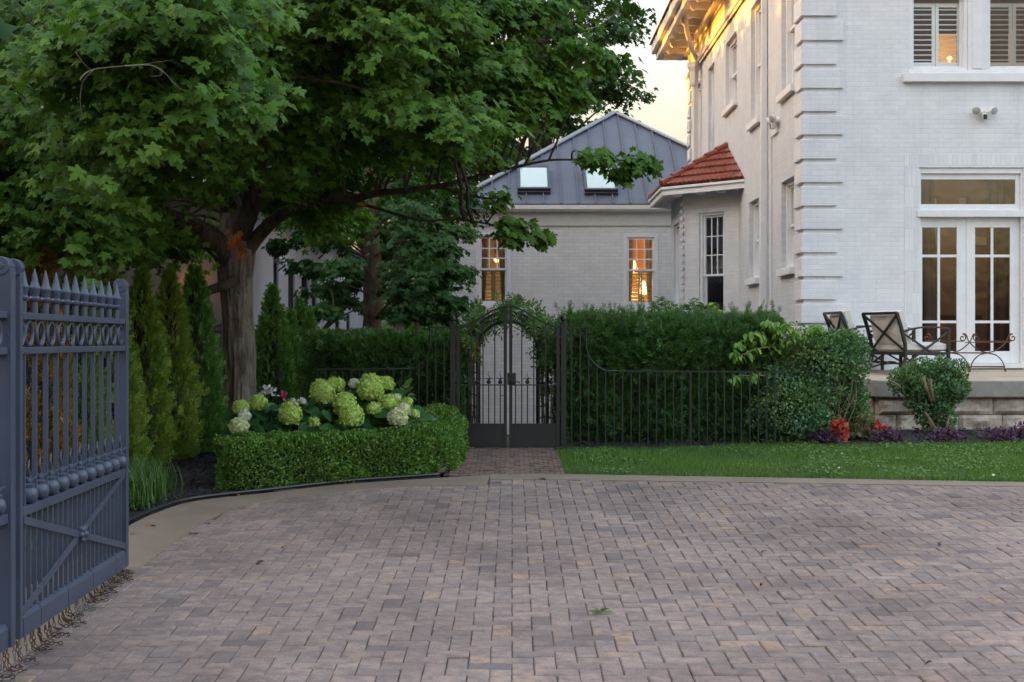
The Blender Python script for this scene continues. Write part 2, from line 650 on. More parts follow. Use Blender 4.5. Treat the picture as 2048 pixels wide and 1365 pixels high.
def mat_paver():
    t = NT('tumbled_paver')
    g = t.n('NewGeometry')
    v = t.pos()
    base = t.ramp(g.outputs['Random Per Island'], [(0.0, (0.135, 0.110, 0.112)), (0.05, (0.190, 0.152, 0.150)), (0.25, (0.240, 0.186, 0.174)), (0.5, (0.262, 0.202, 0.186)),
                                                   (0.74, (0.284, 0.219, 0.200)), (0.88, (0.245, 0.200, 0.194)), (0.97, (0.300, 0.220, 0.178)), (1.0, (0.335, 0.235, 0.178))])
    # colour clouds that run over a stone
    vm = t.n('VectorMath', operation='ADD')
    t.l(v, vm.inputs[0])
    cb = t.n('CombineXYZ')
    mm = t.n('Math', operation='MULTIPLY'); t.l(g.outputs['Random Per Island'], mm.inputs[0]); mm.inputs[1].default_value = 37.0
    t.l(mm.outputs[0], cb.inputs[2]); t.l(cb.outputs[0], vm.inputs[1])
    cl = t.noise(vm.outputs[0], 12.0, 5, 0.68)
    c = t.mix(t.ramp(cl, [(0.40, (0, 0, 0)), (0.68, (0.85, 0.85, 0.85))]), base, (0.128, 0.110, 0.122))
    c = t.mix(t.ramp(cl, [(0.25, (0.55, 0.55, 0.55)), (0.42, (0, 0, 0))]), c, (0.335, 0.25, 0.205))
    fine = t.ramp(t.noise(v, 150, 4, 0.7), [(0.3, (0.68, 0.68, 0.68)), (0.68, (1.26, 1.24, 1.21))])
    c = t.mix(1.0, c, fine, 'MULTIPLY')
    dirt = t.ramp(t.noise(v, 0.8, 7, 0.68), [(0.34, (0.66, 0.64, 0.63)), (0.60, (1.07, 1.06, 1.05))])
    c = t.mix(1.0, c, dirt, 'MULTIPLY')
    n1 = t.bump(t.noise(v, 45, 5, 0.65), 0.6, 0.008)
    n2 = t.bump(t.noise(v, 240, 3, 0.6), 0.35, 0.003, n1)
    c = t.mix(1.0, c, (1.14, 1.055, 0.965), 'MULTIPLY')
    return t.done(t.pbr(c, 0.75, 0, n2, 0.35))


M['paver'] = mat_paver()

# herringbone of single bevelled stones, u = 0.1 m
rr = random.Random(3)
v_, f_ = [], []
U = 0.1


def brick_at(x0, x1, y0, y1, gap=0.0014, ch=0.005, zt=0.0, jit=0.0017, tilt=0.0011, zf=lambda y: SL * y):
    x0 += gap + rr.uniform(-.0013, .0016); x1 -= gap + rr.uniform(-.0013, .0016); y0 += gap + rr.uniform(-.0013, .0016); y1 -= gap + rr.uniform(-.0013, .0016)
    dz = zt + rr.gauss(0, jit)
    tx, ty = rr.gauss(0, tilt), rr.gauss(0, tilt)
    rot = rr.gauss(0, 0.007)
    cx, cy = (x0 + x1) / 2, (y0 + y1) / 2
    b = len(v_)
    for (ins, z) in ((0, -0.03), (0, -ch), (ch, 0.0)):
        for (x, y) in ((x0 + ins, y0 + ins), (x1 - ins, y0 + ins), (x1 - ins, y1 - ins), (x0 + ins, y1 - ins)):
            ax, ay = x - cx, y - cy
            v_.append((cx + ax - ay * rot, cy + ay + ax * rot, zf(y) + dz + z + (ax * tx + ay * ty) * 10))
    for k in range(4):
        k2 = (k + 1) % 4
        f_.append((b + k, b + k2, b + 4 + k2, b + 4 + k))
        f_.append((b + 4 + k, b + 4 + k2, b + 8 + k2, b + 8 + k))
    f_.append((b + 8, b + 9, b + 10, b + 11))


def in_drive(x, y):
    if y > 12.42 - 0.10 * max(0, x - 0.4) * 1.0 and x > 0: return False
    if y > 12.42: return False
    if x < -2.32: return y < 7.0 and False
    if y > 9.6 and x < -0.2:
        # rounded far-left corner
        pts = [(-2.30, 9.6), (-2.22, 10.62), (-1.9, 11.25), (-1.5, 11.55), (-1.0, 11.92), (-0.2, 12.0)]
        for (xa, ya), (xb, yb) in zip(pts[:-1], pts[1:]):
            if xa <= x <= xb:
                if y > ya + (yb - ya) * (x - xa) / (xb - xa) + 0.06: return False
        if x < -2.30: return False
    return True


for iy in range(20, 128):
    for ix in range(-26, 96):
        d = (ix - iy) % 4
        x, y = ix * U, iy * U + 0.02
        if d == 0:
            if in_drive(x + .1, y + .05): brick_at(x, x + 2 * U, y, y + U)
        elif d == 3:
            if in_drive(x + .05, y + .1): brick_at(x, x + U, y, y + 2 * U)
me = bm_from(v_, f_, 'driveway')
tag(link_mesh(me, 'driveway', M['paver']), kind='structure')
strip_mesh('driveway_bed', [-2.4, 0, 4, 10], [-6, 2, 6, 9, 12.3], M['joint'], dz=-0.0095)
strip_mesh('driveway_apron', [-14, -6, 0, 10, 30], [-20, -6, 2.0], M['concrete'], dz=0.0)


# concrete kerb: left strip, rounded corner, far strip
def ribbon(name, inner, outer, mat, h=0.006, base=-0.05):
    mb = MB()
    n = len(inner)
    v = []
    for (a, b) in zip(inner, outer):
        za, zb = gz(a[1]), gz(b[1])
        v += [(a[0], a[1], za + base), (a[0], a[1], za + h), (b[0], b[1], zb + h), (b[0], b[1], zb + base)]
    f = []
    for i in range(n - 1):
        for k in range(3):
            f.append((i * 4 + k, i * 4 + k + 1, i * 4 + 5 + k, i * 4 + 4 + k))
    f += [(0, 1, 2, 3), ((n - 1) * 4 + 3, (n - 1) * 4 + 2, (n - 1) * 4 + 1, (n - 1) * 4)]
    mb.add(v, f)
    return mb.build(name, mat)


def smooth_path(pts, k=6):
    pts = [Vector((*p, 0)) if len(p) == 2 else Vector(p) for p in pts]
    out = []
    n = len(pts)
    for i in range(n - 1):
        p0, p1, p2, p3 = pts[max(i - 1, 0)], pts[i], pts[i + 1], pts[min(i + 2, n - 1)]
        for j in range(k):
            t = j / k
            out.append(0.5 * ((2 * p1) + (-p0 + p2) * t + (2 * p0 - 5 * p1 + 4 * p2 - p3) * t * t + (-p0 + 3 * p1 - 3 * p2 + p3) * t ** 3))
    out.append(pts[-1])
    return out


inn = smooth_path([(-2.27, 3.0), (-2.27, 6.5), (-2.27, 8.4), (-2.27, 9.6), (-2.18, 10.6), (-1.88, 11.22), (-1.5, 11.5), (-1.0, 11.86), (-0.22, 11.95)])
out_ = smooth_path([(-2.78, 3.0), (-2.78, 6.5), (-2.77, 8.4), (-2.755, 9.9), (-2.70, 10.5), (-2.54, 11.07), (-1.98, 11.56), (-1.41, 12.05), (-0.20, 12.62)])
tag(ribbon('kerb', inn, out_, M['concrete']), kind='structure')
inn = [(-0.20, 12.30), (0.49, 12.30), (2.2, 12.12), (4.5, 11.86), (9, 11.36)]
out_ = [(-0.20, 12.66), (0.49, 12.66), (2.2, 12.45), (4.5, 12.14), (9, 11.6)]
tag(ribbon('kerb', inn, out_, M['concrete'], h=0.007), kind='structure')

# brick garden path up to the gate and on behind it
v_, f_ = [], []
rr = random.Random(5)
M['path_brick'] = None


def mat_pathbrick():
    t = NT('old_red_path_brick')
    g = t.n('NewGeometry')
    v = t.pos()
    c = t.ramp(g.outputs['Random Per Island'], [(0, (0.10, 0.062, 0.048)), (0.4, (0.15, 0.085, 0.062)), (0.75, (0.19, 0.115, 0.085)), (1, (0.15, 0.12, 0.10))])
    c = t.mix(1.0, c, t.ramp(t.noise(v, 60, 4, .7), [(0.3, (.65, .65, .65)), (0.7, (1.2, 1.2, 1.2))]), 'MULTIPLY')
    moss = t.ramp(t.noise(v, 3.0, 5, .65), [(0.55, (0, 0, 0)), (0.72, (0.65,) * 3)])
    c = t.mix(moss, c, (0.05, 0.06, 0.02))
    return t.done(t.pbr(c, 0.85, 0, t.bump(t.noise(v, 70, 4), 0.5, 0.005)))


M['path_brick'] = mat_pathbrick()
for iy in range(0, 34):
    y0 = 12.66 + iy * 0.094
    offx = 0.09 if iy % 2 else 0
    x = -0.585 + offx * 0.5
    while x < 0.47:
        w = 0.094 if (iy // 1) % 1 == 0 else 0.19
        brick_at(x, x + w, y0, y0 + 0.094, gap=0.0035, ch=0.004, jit=0.003, tilt=0.003, zf=lambda y: gz(y))
        x += w
me = bm_from(v_, f_, 'path')
tag(link_mesh(me, 'path', M['path_brick']), kind='structure')
strip_mesh('path_bed', [-0.63, 0.52], [12.66, 14, 15.4, 15.9], M['joint'], dz=-0.012)
# upright brick edging left of the path
v_, f_ = [], []
for i in range(13):
    y0 = 12.70 + i * 0.195
    brick_at(-0.69, -0.62, y0, y0 + 0.19, gap=0.003, ch=0.006, zt=0.05, jit=0.004, tilt=0.004, zf=lambda y: gz(y))
me = bm_from(v_, f_, 'brick_edging')
tag(link_mesh(me, 'brick_edging', M['path_brick']), 'low row of upright red bricks edging the garden path beside the box hedge', 'edging')

# black plastic edging round the left bed
mb = MB()
pp = smooth_path([(-2.80, 9.95), (-2.735, 10.5), (-2.57, 11.08), (-2.0, 11.6), (-1.43, 12.09), (-0.72, 12.47), (-0.70, 12.56)])
pp = [Vector((p.x, p.y + .02, gz(p.y) + 0.025)) for p in pp]
mb.tube(pp, 0.013, 8)
v = []
for p in pp:
    v += [(p.x - .012, p.y + .012, p.z - .06), (p.x - .012, p.y + .012, p.z + .012), (p.x + .004, p.y + .026, p.z + .012), (p.x + .004, p.y + .026, p.z - .06)]
mb.add(v, [(i * 4 + k, i * 4 + (k + 1) % 4, i * 4 + 4 + (k + 1) % 4, i * 4 + 4 + k) for i in range(len(pp) - 1) for k in range(4)])
tag(mb.build('bed_edging', M['black_plastic'], smooth=True), 'black plastic edging strip between the box hedge and the concrete kerb', 'edging')

# mulch and lawn sheets
def bumpy(name, poly_x, ys, mat, dz, amp, step=0.12, seed=0, zf=gz, inside=None, kind='structure'):
    x0, x1 = poly_x
    nx = int((x1 - x0) / step) + 1
    ny = int((ys[1] - ys[0]) / step) + 1
    v, idx, f = [], {}, []
    for j in range(ny):
        for i in range(nx):
            x, y = x0 + i * step, ys[0] + j * step
            z = zf(y) + dz + amp * noise.noise(Vector((x * 2.3 + seed, y * 2.3, 0))) + amp * .6 * noise.noise(Vector((x * 7, y * 7, seed)))
            idx[i, j] = len(v)
            v.append((x, y, z))
    for j in range(ny - 1):
        for i in range(nx - 1):
            x, y = x0 + (i + .5) * step, ys[0] + (j + .5) * step
            if inside is None or inside(x, y):
                f.append((idx[i, j], idx[i + 1, j], idx[i + 1, j + 1], idx[i, j + 1]))
    me = bm_from(v, f, name)
    o = link_mesh(me, name, mat)
    me.polygons.foreach_set('use_smooth', [True] * len(f))
    return tag(o, kind=kind)


def in_leftbed(x, y):
    pts = [(-2.80, 9.6), (-2.735, 10.55), (-2.57, 11.12), (-2.0, 11.65), (-1.43, 12.12), (-0.70, 12.5)]
    if x < -2.80: return True
    for (xa, ya), (xb, yb) in zip(pts[:-1], pts[1:]):
        if xa <= x <= xb:
            return y > ya + (yb - ya) * (x - xa) / (xb - xa)
    return False


bumpy('mulch', (-8.0, -0.70), (4.0, 19.0), M['mulch'], 0.0, 0.022, 0.1, 1, inside=in_leftbed)


def far_kerb(x):
    return 12.66 if x < .49 else 12.66 - (x - .49) * 0.125


def lawn_back(x):
    return 14.62 if x < 2.0 else 14.62 + min(1.5, (x - 2.0) * 0.55) if x < 2.9 else 15.1 - 0.05 * (x - 2.9)


bumpy('lawn', (0.50, 12.0), (11.2, 15.6), M['lawn_base'], 0.0, 0.008, 0.08, 2, inside=lambda x, y: far_kerb(x) + .02 < y < lawn_back(x) + .05)


def gz_bed(y):
    return 0.590 + 0.030 * max(0, min(1, (y - 15.1) / 1.0)) if y > 15.1 else SL * y


bumpy('mulch', (0.46, 12.0), (14.5, 17.0), M['mulch'], 0.012, 0.028, 0.08, 5, zf=gz_bed, inside=lambda x, y: y > lawn_back(x) - .02)

# mulch chips: loose bits lying on both beds
chips_p, n_ch = [], 0
for _ in range(26000):
    x, y = random.uniform(-4.2, 8.5), random.uniform(9.0, 16.9)
    if x < -0.72:
        if not in_leftbed(x, y) or y > 14.5: continue
        z = gz(y) + .02
    elif x > 0.52:
        if y < lawn_back(x) + .02: continue
        z = gz_bed(y) + .035
    else:
        continue
    chips_p.append((x, y, z + random.uniform(-.02, .012)))
chips_p = np.array(chips_p)
N = len(chips_p)
a = RNG.uniform(0, 2 * np.pi, N)
tip = np.stack([np.cos(a), np.sin(a), RNG.normal(0, .35, N)], 1)
nor = np.stack([RNG.normal(0, .5, N), RNG.normal(0, .5, N), np.ones(N)], 1)
M['chips'] = mat_leaf('bark_chips', [(0, (0.010, 0.009, 0.009)), (0.6, (0.022, 0.018, 0.017)), (0.93, (0.040, 0.029, 0.024)), (1, (0.11, 0.075, 0.052))], trans=0.0, rough=0.9)
tag(scatter_mesh('mulch_chips', [(-.16, 0, 0), (.16, 0.05, 0), (.12, 1, 0.05), (-.12, .95, -.03)], [(0, 1, 2, 3)], chips_p, tip, nor, RNG.uniform(.025, .06, N), M['chips']), kind='stuff')

# grass blades
gp = []
while len(gp) < 62000:
    x, y = random.uniform(0.48, 7.6), random.uniform(11.3, 15.5)
    if far_kerb(x) - .015 < y < lawn_back(x) - 0.02 + 0.05 * noise.noise(Vector((x * 3, 0, 0))):
        gp.append((x, y, gz(y) - .004))
gp = np.array(gp)
N = len(gp)
tip = np.stack([RNG.normal(0, .42, N), RNG.normal(0, .42, N), np.ones(N)], 1)
nor = np.stack([RNG.normal(0, 1, N), RNG.normal(-.6, 1, N), RNG.normal(0, .2, N)], 1)
hgt = 0.055 * (1 + 0.25 * np.sin(gp[:, 0] * 2.1) * np.sin(gp[:, 1] * 3.3)) * RNG.uniform(.6, 1.3, N)
M['grass'] = mat_leaf('lawn_grass', [(0, (0.062, 0.13, 0.018)), (0.6, (0.105, 0.20, 0.03)), (0.95, (0.145, 0.24, 0.045)), (1, (0.24, 0.24, 0.10))], trans=0.35, clump=1.6, cl_amt=0.6, cl_col=(0.065, 0.14, 0.022))
tag(scatter_mesh('grass', [(-.05, 0, 0), (.05, 0, 0), (.035, .6, -.04), (0, 1, -.18), (-.035, .6, -.04)], [(0, 1, 2, 4), (4, 2, 3)], gp, tip, nor, hgt, M['grass']), kind='stuff')

# ================================================================================================
# WINDOWS
# ================================================================================================
def window(parent, org, u, n, a0, a1, z0, z1, inset=0.12, fw=0.05, mat='trim', split=None, grid=(3, 3), grid_low=None, sill=True, shutters=None, curtain=False, louver_rows=9, sill_w=0.07, glass='glass', shutter_z=None, mw=.009, ltilt=.02, st=.04, sdep=.13):
    """sash window in an opening: frame > sash bars, pane, sill, shutters"""
    org, u, n = Vector((org[0], org[1], 0)), Vector(u).normalized(), Vector(n).normalized()
    Z = Vector((0, 0, 1))
    Q = lambda a, z, d=0.0: org + u * a - n * d + Z * z

    def bx(mb, p0, p1, q0, q1, d0, d1):
        mb.obox(Q((p0 + p1) / 2, (q0 + q1) / 2, (d0 + d1) / 2), u * (abs(p1 - p0) / 2), n * (abs(d1 - d0) / 2), Z * (abs(q1 - q0) / 2))
    mb = MB()
    e = 0.002
    d0, d1 = inset - 0.07, inset + 0.05
    bx(mb, a0 - e, a0 + fw, z0, z1, d0, d1)
    bx(mb, a1 - fw, a1 + e, z0, z1, d0, d1)
    bx(mb, a0 + fw, a1 - fw, z1 - fw, z1 + e, d0 + .002, d1)
    bx(mb, a0 + fw, a1 - fw, z0 - e, z0 + fw * .8, d0 + .002, d1)
    w = mb.build('window', M[mat], parent, bevel=0.004)
    i0, i1, j0, j1 = a0 + fw, a1 - fw, z0 + fw * .8, z1 - fw
    sm = split if split is not None else (j0 + j1) / 2
    # sashes
    mb = MB()
    for (b0, b1, dd, gr) in ((sm - .02, j1, inset - .01, grid), (j0, sm + .02, inset + .03, grid_low)):
        bx(mb, i0, i0 + st, b0, b1, dd - .018, dd + .018)
        bx(mb, i1 - st, i1, b0, b1, dd - .018, dd + .018)
        bx(mb, i0 + st, i1 - st, b1 - st, b1, dd - .017, dd + .017)
        bx(mb, i0 + st, i1 - st, b0, b0 + st, dd - .017, dd + .017)
        if gr:
            for k in range(1, gr[0]):
                x = i0 + st + (i1 - i0 - 2 * st) * k / gr[0]
                bx(mb, x - mw, x + mw, b0 + st, b1 - st, dd - .012, dd + .012)
            for k in range(1, gr[1]):
                z = b0 + st + (b1 - b0 - 2 * st) * k / gr[1]
                bx(mb, i0 + st, i1 - st, z - mw, z + mw, dd - .0105, dd + .0105)
    mb.build('sash', M[mat], w, bevel=0.002)
    mb = MB()
    mb.add([Q(i0, sm, inset - .006), Q(i1, sm, inset - .006), Q(i1, j1, inset - .006), Q(i0, j1, inset - .006)], [(0, 1, 2, 3)])
    mb.add([Q(i0, j0, inset + .034), Q(i1, j0, inset + .034), Q(i1, sm, inset + .034), Q(i0, sm, inset + .034)], [(0, 1, 2, 3)])
    mb.build('pane', M[glass], w)
    if sill:
        mb = MB()
        bx(mb, a0 - .06, a1 + .06, z0 - .11, z0 - .004, -sill_w, inset - .05)
        mb.build('sill', M[mat], w, bevel=0.006)
    if shutters:
        s0, s1 = shutter_z if shutter_z else (j0, sm)
        mid = (i0 + i1) / 2
        for (p, q) in ((i0 + .01, mid - .004), (mid + .004, i1 - .01)):
            mb = MB()
            dd = inset + sdep
            bx(mb, p, p + .045, s0, s1, dd - .014, dd + .014)
            bx(mb, q - .045, q, s0, s1, dd - .014, dd + .014)
            bx(mb, p + .045, q - .045, s1 - .05, s1, dd - .013, dd + .013)
            bx(mb, p + .045, q - .045, s0, s0 + .06, dd - .013, dd + .013)
            for k in range(louver_rows):
                z = s0 + .06 + (s1 - s0 - .11) * (k + .5) / louver_rows
                c = Q((p + q) / 2, z, dd)
                ax = (n * 0.95 - Z * ltilt).normalized()
                up = ax.cross(u).normalized()
                mb.obox(c, u * ((q - p) / 2 - .046), ax * .028, up * .004)
            mb.build('shutter', M[shutters], w)
    if curtain:
        for s in (0, 1):
            mb = MB()
            N = 26
            x0, x1 = (i0 - .02, i0 + .30 * (i1 - i0)) if s == 0 else (i1 - .30 * (i1 - i0), i1 + .02)
            v = []
            for k in range(N + 1):
                x = x0 + (x1 - x0) * k / N
                dd = inset + .24 + .022 * math.sin(k * 1.25) + .01 * math.sin(k * .55)
                pull = (1 if s == 0 else -1) * -.10 * (i1 - i0) * (k / N if s == 0 else 1 - k / N)
                v += [Q(x, j1 + .02, dd), Q(x + pull * .4, (j0 + j1) / 2, dd), Q(x + pull, j0, dd)]
            f = []
            for k in range(N):
                for r_ in range(2):
                    f.append((k * 3 + r_, k * 3 + 3 + r_, k * 3 + 4 + r_, k * 3 + 1 + r_))
            mb.add(v, f)
            mb.build('curtain', M['curtain'], w, smooth=True, fix=False)
    return w


def room(parent, x0, x1, y0, y1, z0, z1, mat, name='room'):
    """inside walls of a room, open towards the window wall (low y)"""
    mb = MB()
    mb.add([(x0, y0, z0), (x1, y0, z0), (x1, y1, z0), (x0, y1, z0), (x0, y0, z1), (x1, y0, z1), (x1, y1, z1), (x0, y1, z1)],
           [(0, 1, 2, 3), (4, 5, 6, 7), (2, 3, 7, 6), (1, 2, 6, 5), (3, 0, 4, 7)])
    return mb.build(name, M[mat], parent, fix=False)


def point_light(name, loc, power, col, rad=0.06):
    L = bpy.data.lights.new(name, 'POINT')
    L.energy = power
    L.color = col
    L.shadow_soft_size = rad
    o = bpy.data.objects.new(name, L)
    COL.objects.link(o)
    o.location = loc
    return o


# ================================================================================================
# MAIN HOUSE
# ================================================================================================
HX, HY = 4.12, 19.5
HB = 32.06
KF = HY / F
fx = lambda px: (px - CX) * KF
fz = lambda py: HC - (py - CY) * KF
house = thing('brick_house', 'large white painted brick house with quoined corner, French doors and deep bracketed eaves', 'house', (HX, HY, gz(HY)))

# front wall
D0, D1, DZ0, DZ1 = fx(1838.5), fx(2047), fz(734), fz(336)
W0, W1, W2, W3 = fx(1819), fx(1935), fx(1973), fx(2092)
UZ0, UZ1 = fz(141), 7.45
mb = MB()
wall_holes(mb, (HX, HY), (1, 0, 0), (0, -1, 0), 12.0, -1.2, 8.5,
           [(D0 - HX, D1 - HX, DZ0, DZ1), (W0 - HX, W3 - HX, UZ0, UZ1), (8.2 - 0, 9.2, 2.6, 4.2), (8.2, 9.2, 5.45, 7.45)], 0.16)
mb.build('front_wall', M['brick_front'], house)
# side wall
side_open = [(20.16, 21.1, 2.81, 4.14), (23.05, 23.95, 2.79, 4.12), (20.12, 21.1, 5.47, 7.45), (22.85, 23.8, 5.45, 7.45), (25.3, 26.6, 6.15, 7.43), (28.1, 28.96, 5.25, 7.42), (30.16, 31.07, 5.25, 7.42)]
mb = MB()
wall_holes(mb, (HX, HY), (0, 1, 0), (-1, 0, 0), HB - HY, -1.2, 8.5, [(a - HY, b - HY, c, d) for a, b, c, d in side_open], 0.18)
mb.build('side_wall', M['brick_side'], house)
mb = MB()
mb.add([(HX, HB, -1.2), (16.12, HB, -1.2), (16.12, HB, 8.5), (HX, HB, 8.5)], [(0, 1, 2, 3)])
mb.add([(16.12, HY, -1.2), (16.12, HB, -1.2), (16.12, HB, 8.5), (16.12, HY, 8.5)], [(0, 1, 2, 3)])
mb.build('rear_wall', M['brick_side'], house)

# quoins: near corner, both faces, and the far corner
qz = [fz(p) for p in (646.8, 599.5, 553.3, 505.5, 458.8, 412.3, 365.5, 318.5, 270.3, 223.7, 177.4, 129.7, 81.8, 33.0)]
z = qz[-1]
while z < 7.5:
    z += 0.333
    qz.append(z)
for i, zb in enumerate(qz):
    if zb + 0.27 > 7.75: break
    long_ = i % 2 == 0
    wx = 0.595 if long_ else 0.505
    wy = 0.40 if long_ else 0.48
    p = 0.042
    mb = MB()
    za, zc = zb, zb + 0.272
    # the side leg butts on the front leg, so that no faces share a plane
    mb.box(HX - p, HX - p + wx, HY - p, HY - .001, za, zc)
    mb.box(HX - p, HX - .001, HY - .001, HY + wy, za, zc)
    q = mb.build('quoin', M['brick_front'], house, bevel=0.006)
z = 0.6
i = 0
while z < 7.6:
    wy = 0.30 if i % 2 else 0.38
    mb = MB()
    mb.box(HX - .05, HX - .001, HB - wy, HB + .05, z, z + .272)
    mb.box(HX - .05, HX + .4, HB + .001, HB + .05, z + .001, z + .271)
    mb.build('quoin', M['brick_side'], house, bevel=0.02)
    z += 0.33
    i += 1

# plinth band on the front below the lowest quoin
mb = MB()
mb.box(HX - .03, D0 - .12, HY - .03, HY - .001, -1.0, fz(652))
mb.box(HX - .03, HX - .001, HY - .001, 25.0, -1.0, fz(652) - .002)
mb.build('plinth', M['trim'], house, bevel=0.01)

# flat brick arch over the French doors
t_ = mat_brick('painted_soldier_course', (0.745, 0.738, 0.752), 'x', bw=0.068, bh=0.30, off=(0, 0), joint=.9, bs=.3)
mb = MB()
mb.box(fx(1809), D1 + .25, HY - .007, HY - .001, fz(335.2), fz(308.5))
mb.box(fx(1809), D0 - .004, HY - .005, HY - .001, fz(690), fz(335.2) - .002)
M['soldier'] = t_
mb.build('lintel', M['soldier'], house)

# French doors --------------------------------------------------------------------------------------
dfr = MB()
ins = HY + 0.10
dfr.box(D0 - .002, D0 + fx(1843) - fx(1838.5), HY + .02, HY + .17, DZ0, DZ1)
dfr.box(fx(2043), D1 + .002, HY + .02, HY + .17, DZ0, DZ1)
dfr.box(fx(1843), fx(2043), HY + .021, HY + .17, fz(347), DZ1)
dfr.box(D0 - .03, D1 + .03, HY - .03, HY + .16, fz(434.5), fz(421))
dfr.box(fx(1843), fx(2043), HY + .04, HY + .16, fz(421) - .001, fz(418))
dfr.box(D0 - .02, D1 + .02, HY - .075, HY + .2, DZ0 - .02, fz(727.5))
dr = dfr.build('french_door', M['trim'], house, bevel=0.005)
# transom
mb = MB()
for (a, b, c, d) in ((1843, 2043, 417.8, 408), (1843, 2034, 358.5, 347.2), (2034, 2043, 408, 347.2)):
    mb.box(fx(a), fx(b), HY + .06, HY + .10, fz(c), fz(d))
tr_ = mb.build('transom_window', M['trim'], dr, bevel=0.004)
mb = MB()
mb.add([(fx(1843), HY + .085, fz(408)), (fx(2034), HY + .085, fz(408)), (fx(2034), HY + .085, fz(358)), (fx(1843), HY + .085, fz(358))], [(0, 1, 2, 3)])
mb.build('pane', M['glass_old'], dr, fix=False)
rows = [(454.5, 509), (514.5, 641.5), (646.8, 703)]
for (l0, l1, cols) in ((1843.3, 1935.3, [(1847.8, 1878.5), (1883.7, 1917)]), (1935.9, 2042.7, [(1953.8, 1985.5), (1990.8, 2024)])):
    mb = MB()
    ya, yb = HY + .075, HY + .115
    c0, c1 = cols[0][0], cols[1][1]
    mb.box(fx(l0), fx(c0), ya, yb, fz(727), fz(435))
    mb.box(fx(c1), fx(l1), ya, yb, fz(727), fz(435))
    mb.box(fx(c0), fx(c1), ya + .001, yb, fz(454.5), fz(435))
    mb.box(fx(c0), fx(c1), ya + .001, yb, fz(727), fz(703))
    mb.box(fx(cols[0][1]), fx(cols[1][0]), ya + .005, yb - .004, fz(703), fz(454.5))
    for r_ in ((509, 514.5), (641.5, 646.8)):
        for c_ in cols:
            mb.box(fx(c_[0]), fx(c_[1]), ya + .006, yb - .005, fz(r_[1]), fz(r_[0]))
    lf = mb.build('door_leaf', M['trim'], dr, bevel=0.003)
    mb = MB()
    mb.add([(fx(c0), ya + .02, fz(703)), (fx(c1), ya + .02, fz(703)), (fx(c1), ya + .02, fz(454)), (fx(c0), ya + .02, fz(454))], [(0, 1, 2, 3)])
    mb.build('pane', M['glass_old'], dr, fix=False)
# room behind the doors
rm = room(house, D0 - 1.2, D1 + 1.5, HY + .25, HY + 4.2, DZ0 + .02, DZ1 + .3, 'room', 'dining_room')
mb = MB()
yb = HY + 4.15
for k in range(3):
    xa = D0 - .6 + k * 1.25
    mb.box(xa, xa + .09, yb - .1, yb, DZ0, DZ1)
    mb.box(xa + .75, xa + .84, yb - .1, yb, DZ0, DZ1)
    mb.box(xa, xa + .84, yb - .12, yb, DZ0 + 2.0, DZ0 + 2.14)
mb.build('inner_trim', M['cream'], rm)
mb = MB()
for (xa, xb) in ((D0 + .02, D0 + .35), (D1 - .38, D1 - .05)):
    N = 20
    v = []
    for k in range(N + 1):
        x = xa + (xb - xa) * k / N
        v += [(x, HY + .42 + .03 * math.sin(k * 1.3), DZ1 - .1), (x + .06 * math.sin(k), HY + .42 + .03 * math.sin(k * 1.3), DZ0 + .05)]
    mb.add(v, [(2 * k, 2 * k + 2, 2 * k + 3, 2 * k + 1) for k in range(N)])
mb.build('drape', M['drape'], rm, smooth=True, fix=False)
mb = MB()
mb.box(D0 + .3, D0 + 1.5, HY + 1.8, HY + 2.7, DZ0 + .70, DZ0 + .76)
for (x, y) in ((D0 + .4, HY + 1.9), (D0 + 1.4, HY + 1.9), (D0 + .4, HY + 2.6), (D0 + 1.4, HY + 2.6)):
    mb.box(x - .03, x + .03, y - .03, y + .03, DZ0 + .02, DZ0 + .70)
mb.build('dining_table', M['wood'], rm)
mb = MB()
for k in range(8):
    a = k * math.pi / 4
    mb.ball((D0 + .75 + .26 * math.cos(a), HY + 2.3 + .26 * math.sin(a), DZ1 - .42), .028, 8, 6)
mb.build('chandelier_bulb', M['lamp'], rm)
point_light('chandelier_light', (D0 + .75, HY + 2.3, DZ1 - .5), 1.5, (1.0, .74, .50), .2)

# upper pair of windows ---------------------------------------------------------------------------------
for (a, b) in ((W0, W1), (W2, W3)):
    window(house, (0, HY), (1, 0, 0), (0, -1, 0), a, b, UZ0, UZ1, inset=0.075, sdep=.085, fw=0.045, split=UZ0 + 1.05, grid=None, shutters='shutter_white', sill=False, shutter_z=(UZ0 + .08, UZ0 + .98), louver_rows=11, ltilt=.40)
mb = MB()
mb.box(W1 + .004, W2 - .004, HY - .012, HY + .16, UZ0, UZ1)
mb.box(W1 + .06, W2 - .06, HY - .024, HY - .012, UZ0 + .02, UZ1 - .02)
mb.build('window_mullion', M['trim'], house, bevel=0.006)
mb = MB()
mb.box(fx(1805), W3 + .12, HY - .085, HY + .05, fz(165.5), fz(148.3))
mb.box(fx(1816), W3 + .03, HY - .03, HY + .06, fz(148.2), fz(141.2))
mb.build('window_sill', M['trim'], house, bevel=0.006)
rm2 = room(house, W0 - 1.0, W3 + 1.4, HY + .3, HY + 3.6, UZ0 - .6, UZ1 + .4, 'room', 'upper_room')
mb = MB()
lp_ = P(1899, 118, HY + 1.6)
mb.ball(lp_, .04, 10, 8)
mb.lathe([(.02, -.3), (.03, -.06)], lp_, 10)
mb.build('table_lamp', M['lamp'], rm2)
mb = MB()
pa_, pb_ = P(1868, 140, HY + 2.2), P(1930, 68, HY + 2.2)
mb.box(pa_.x, pb_.x, HY + 2.2, HY + 2.25, pa_.z - .6, pb_.z)
mb.build('wall_panel', M['room_warm'], rm2)
point_light('upper_room_lamp', P(1903, 100, HY + 1.6), 1.0, (1.0, .58, .2), .06)
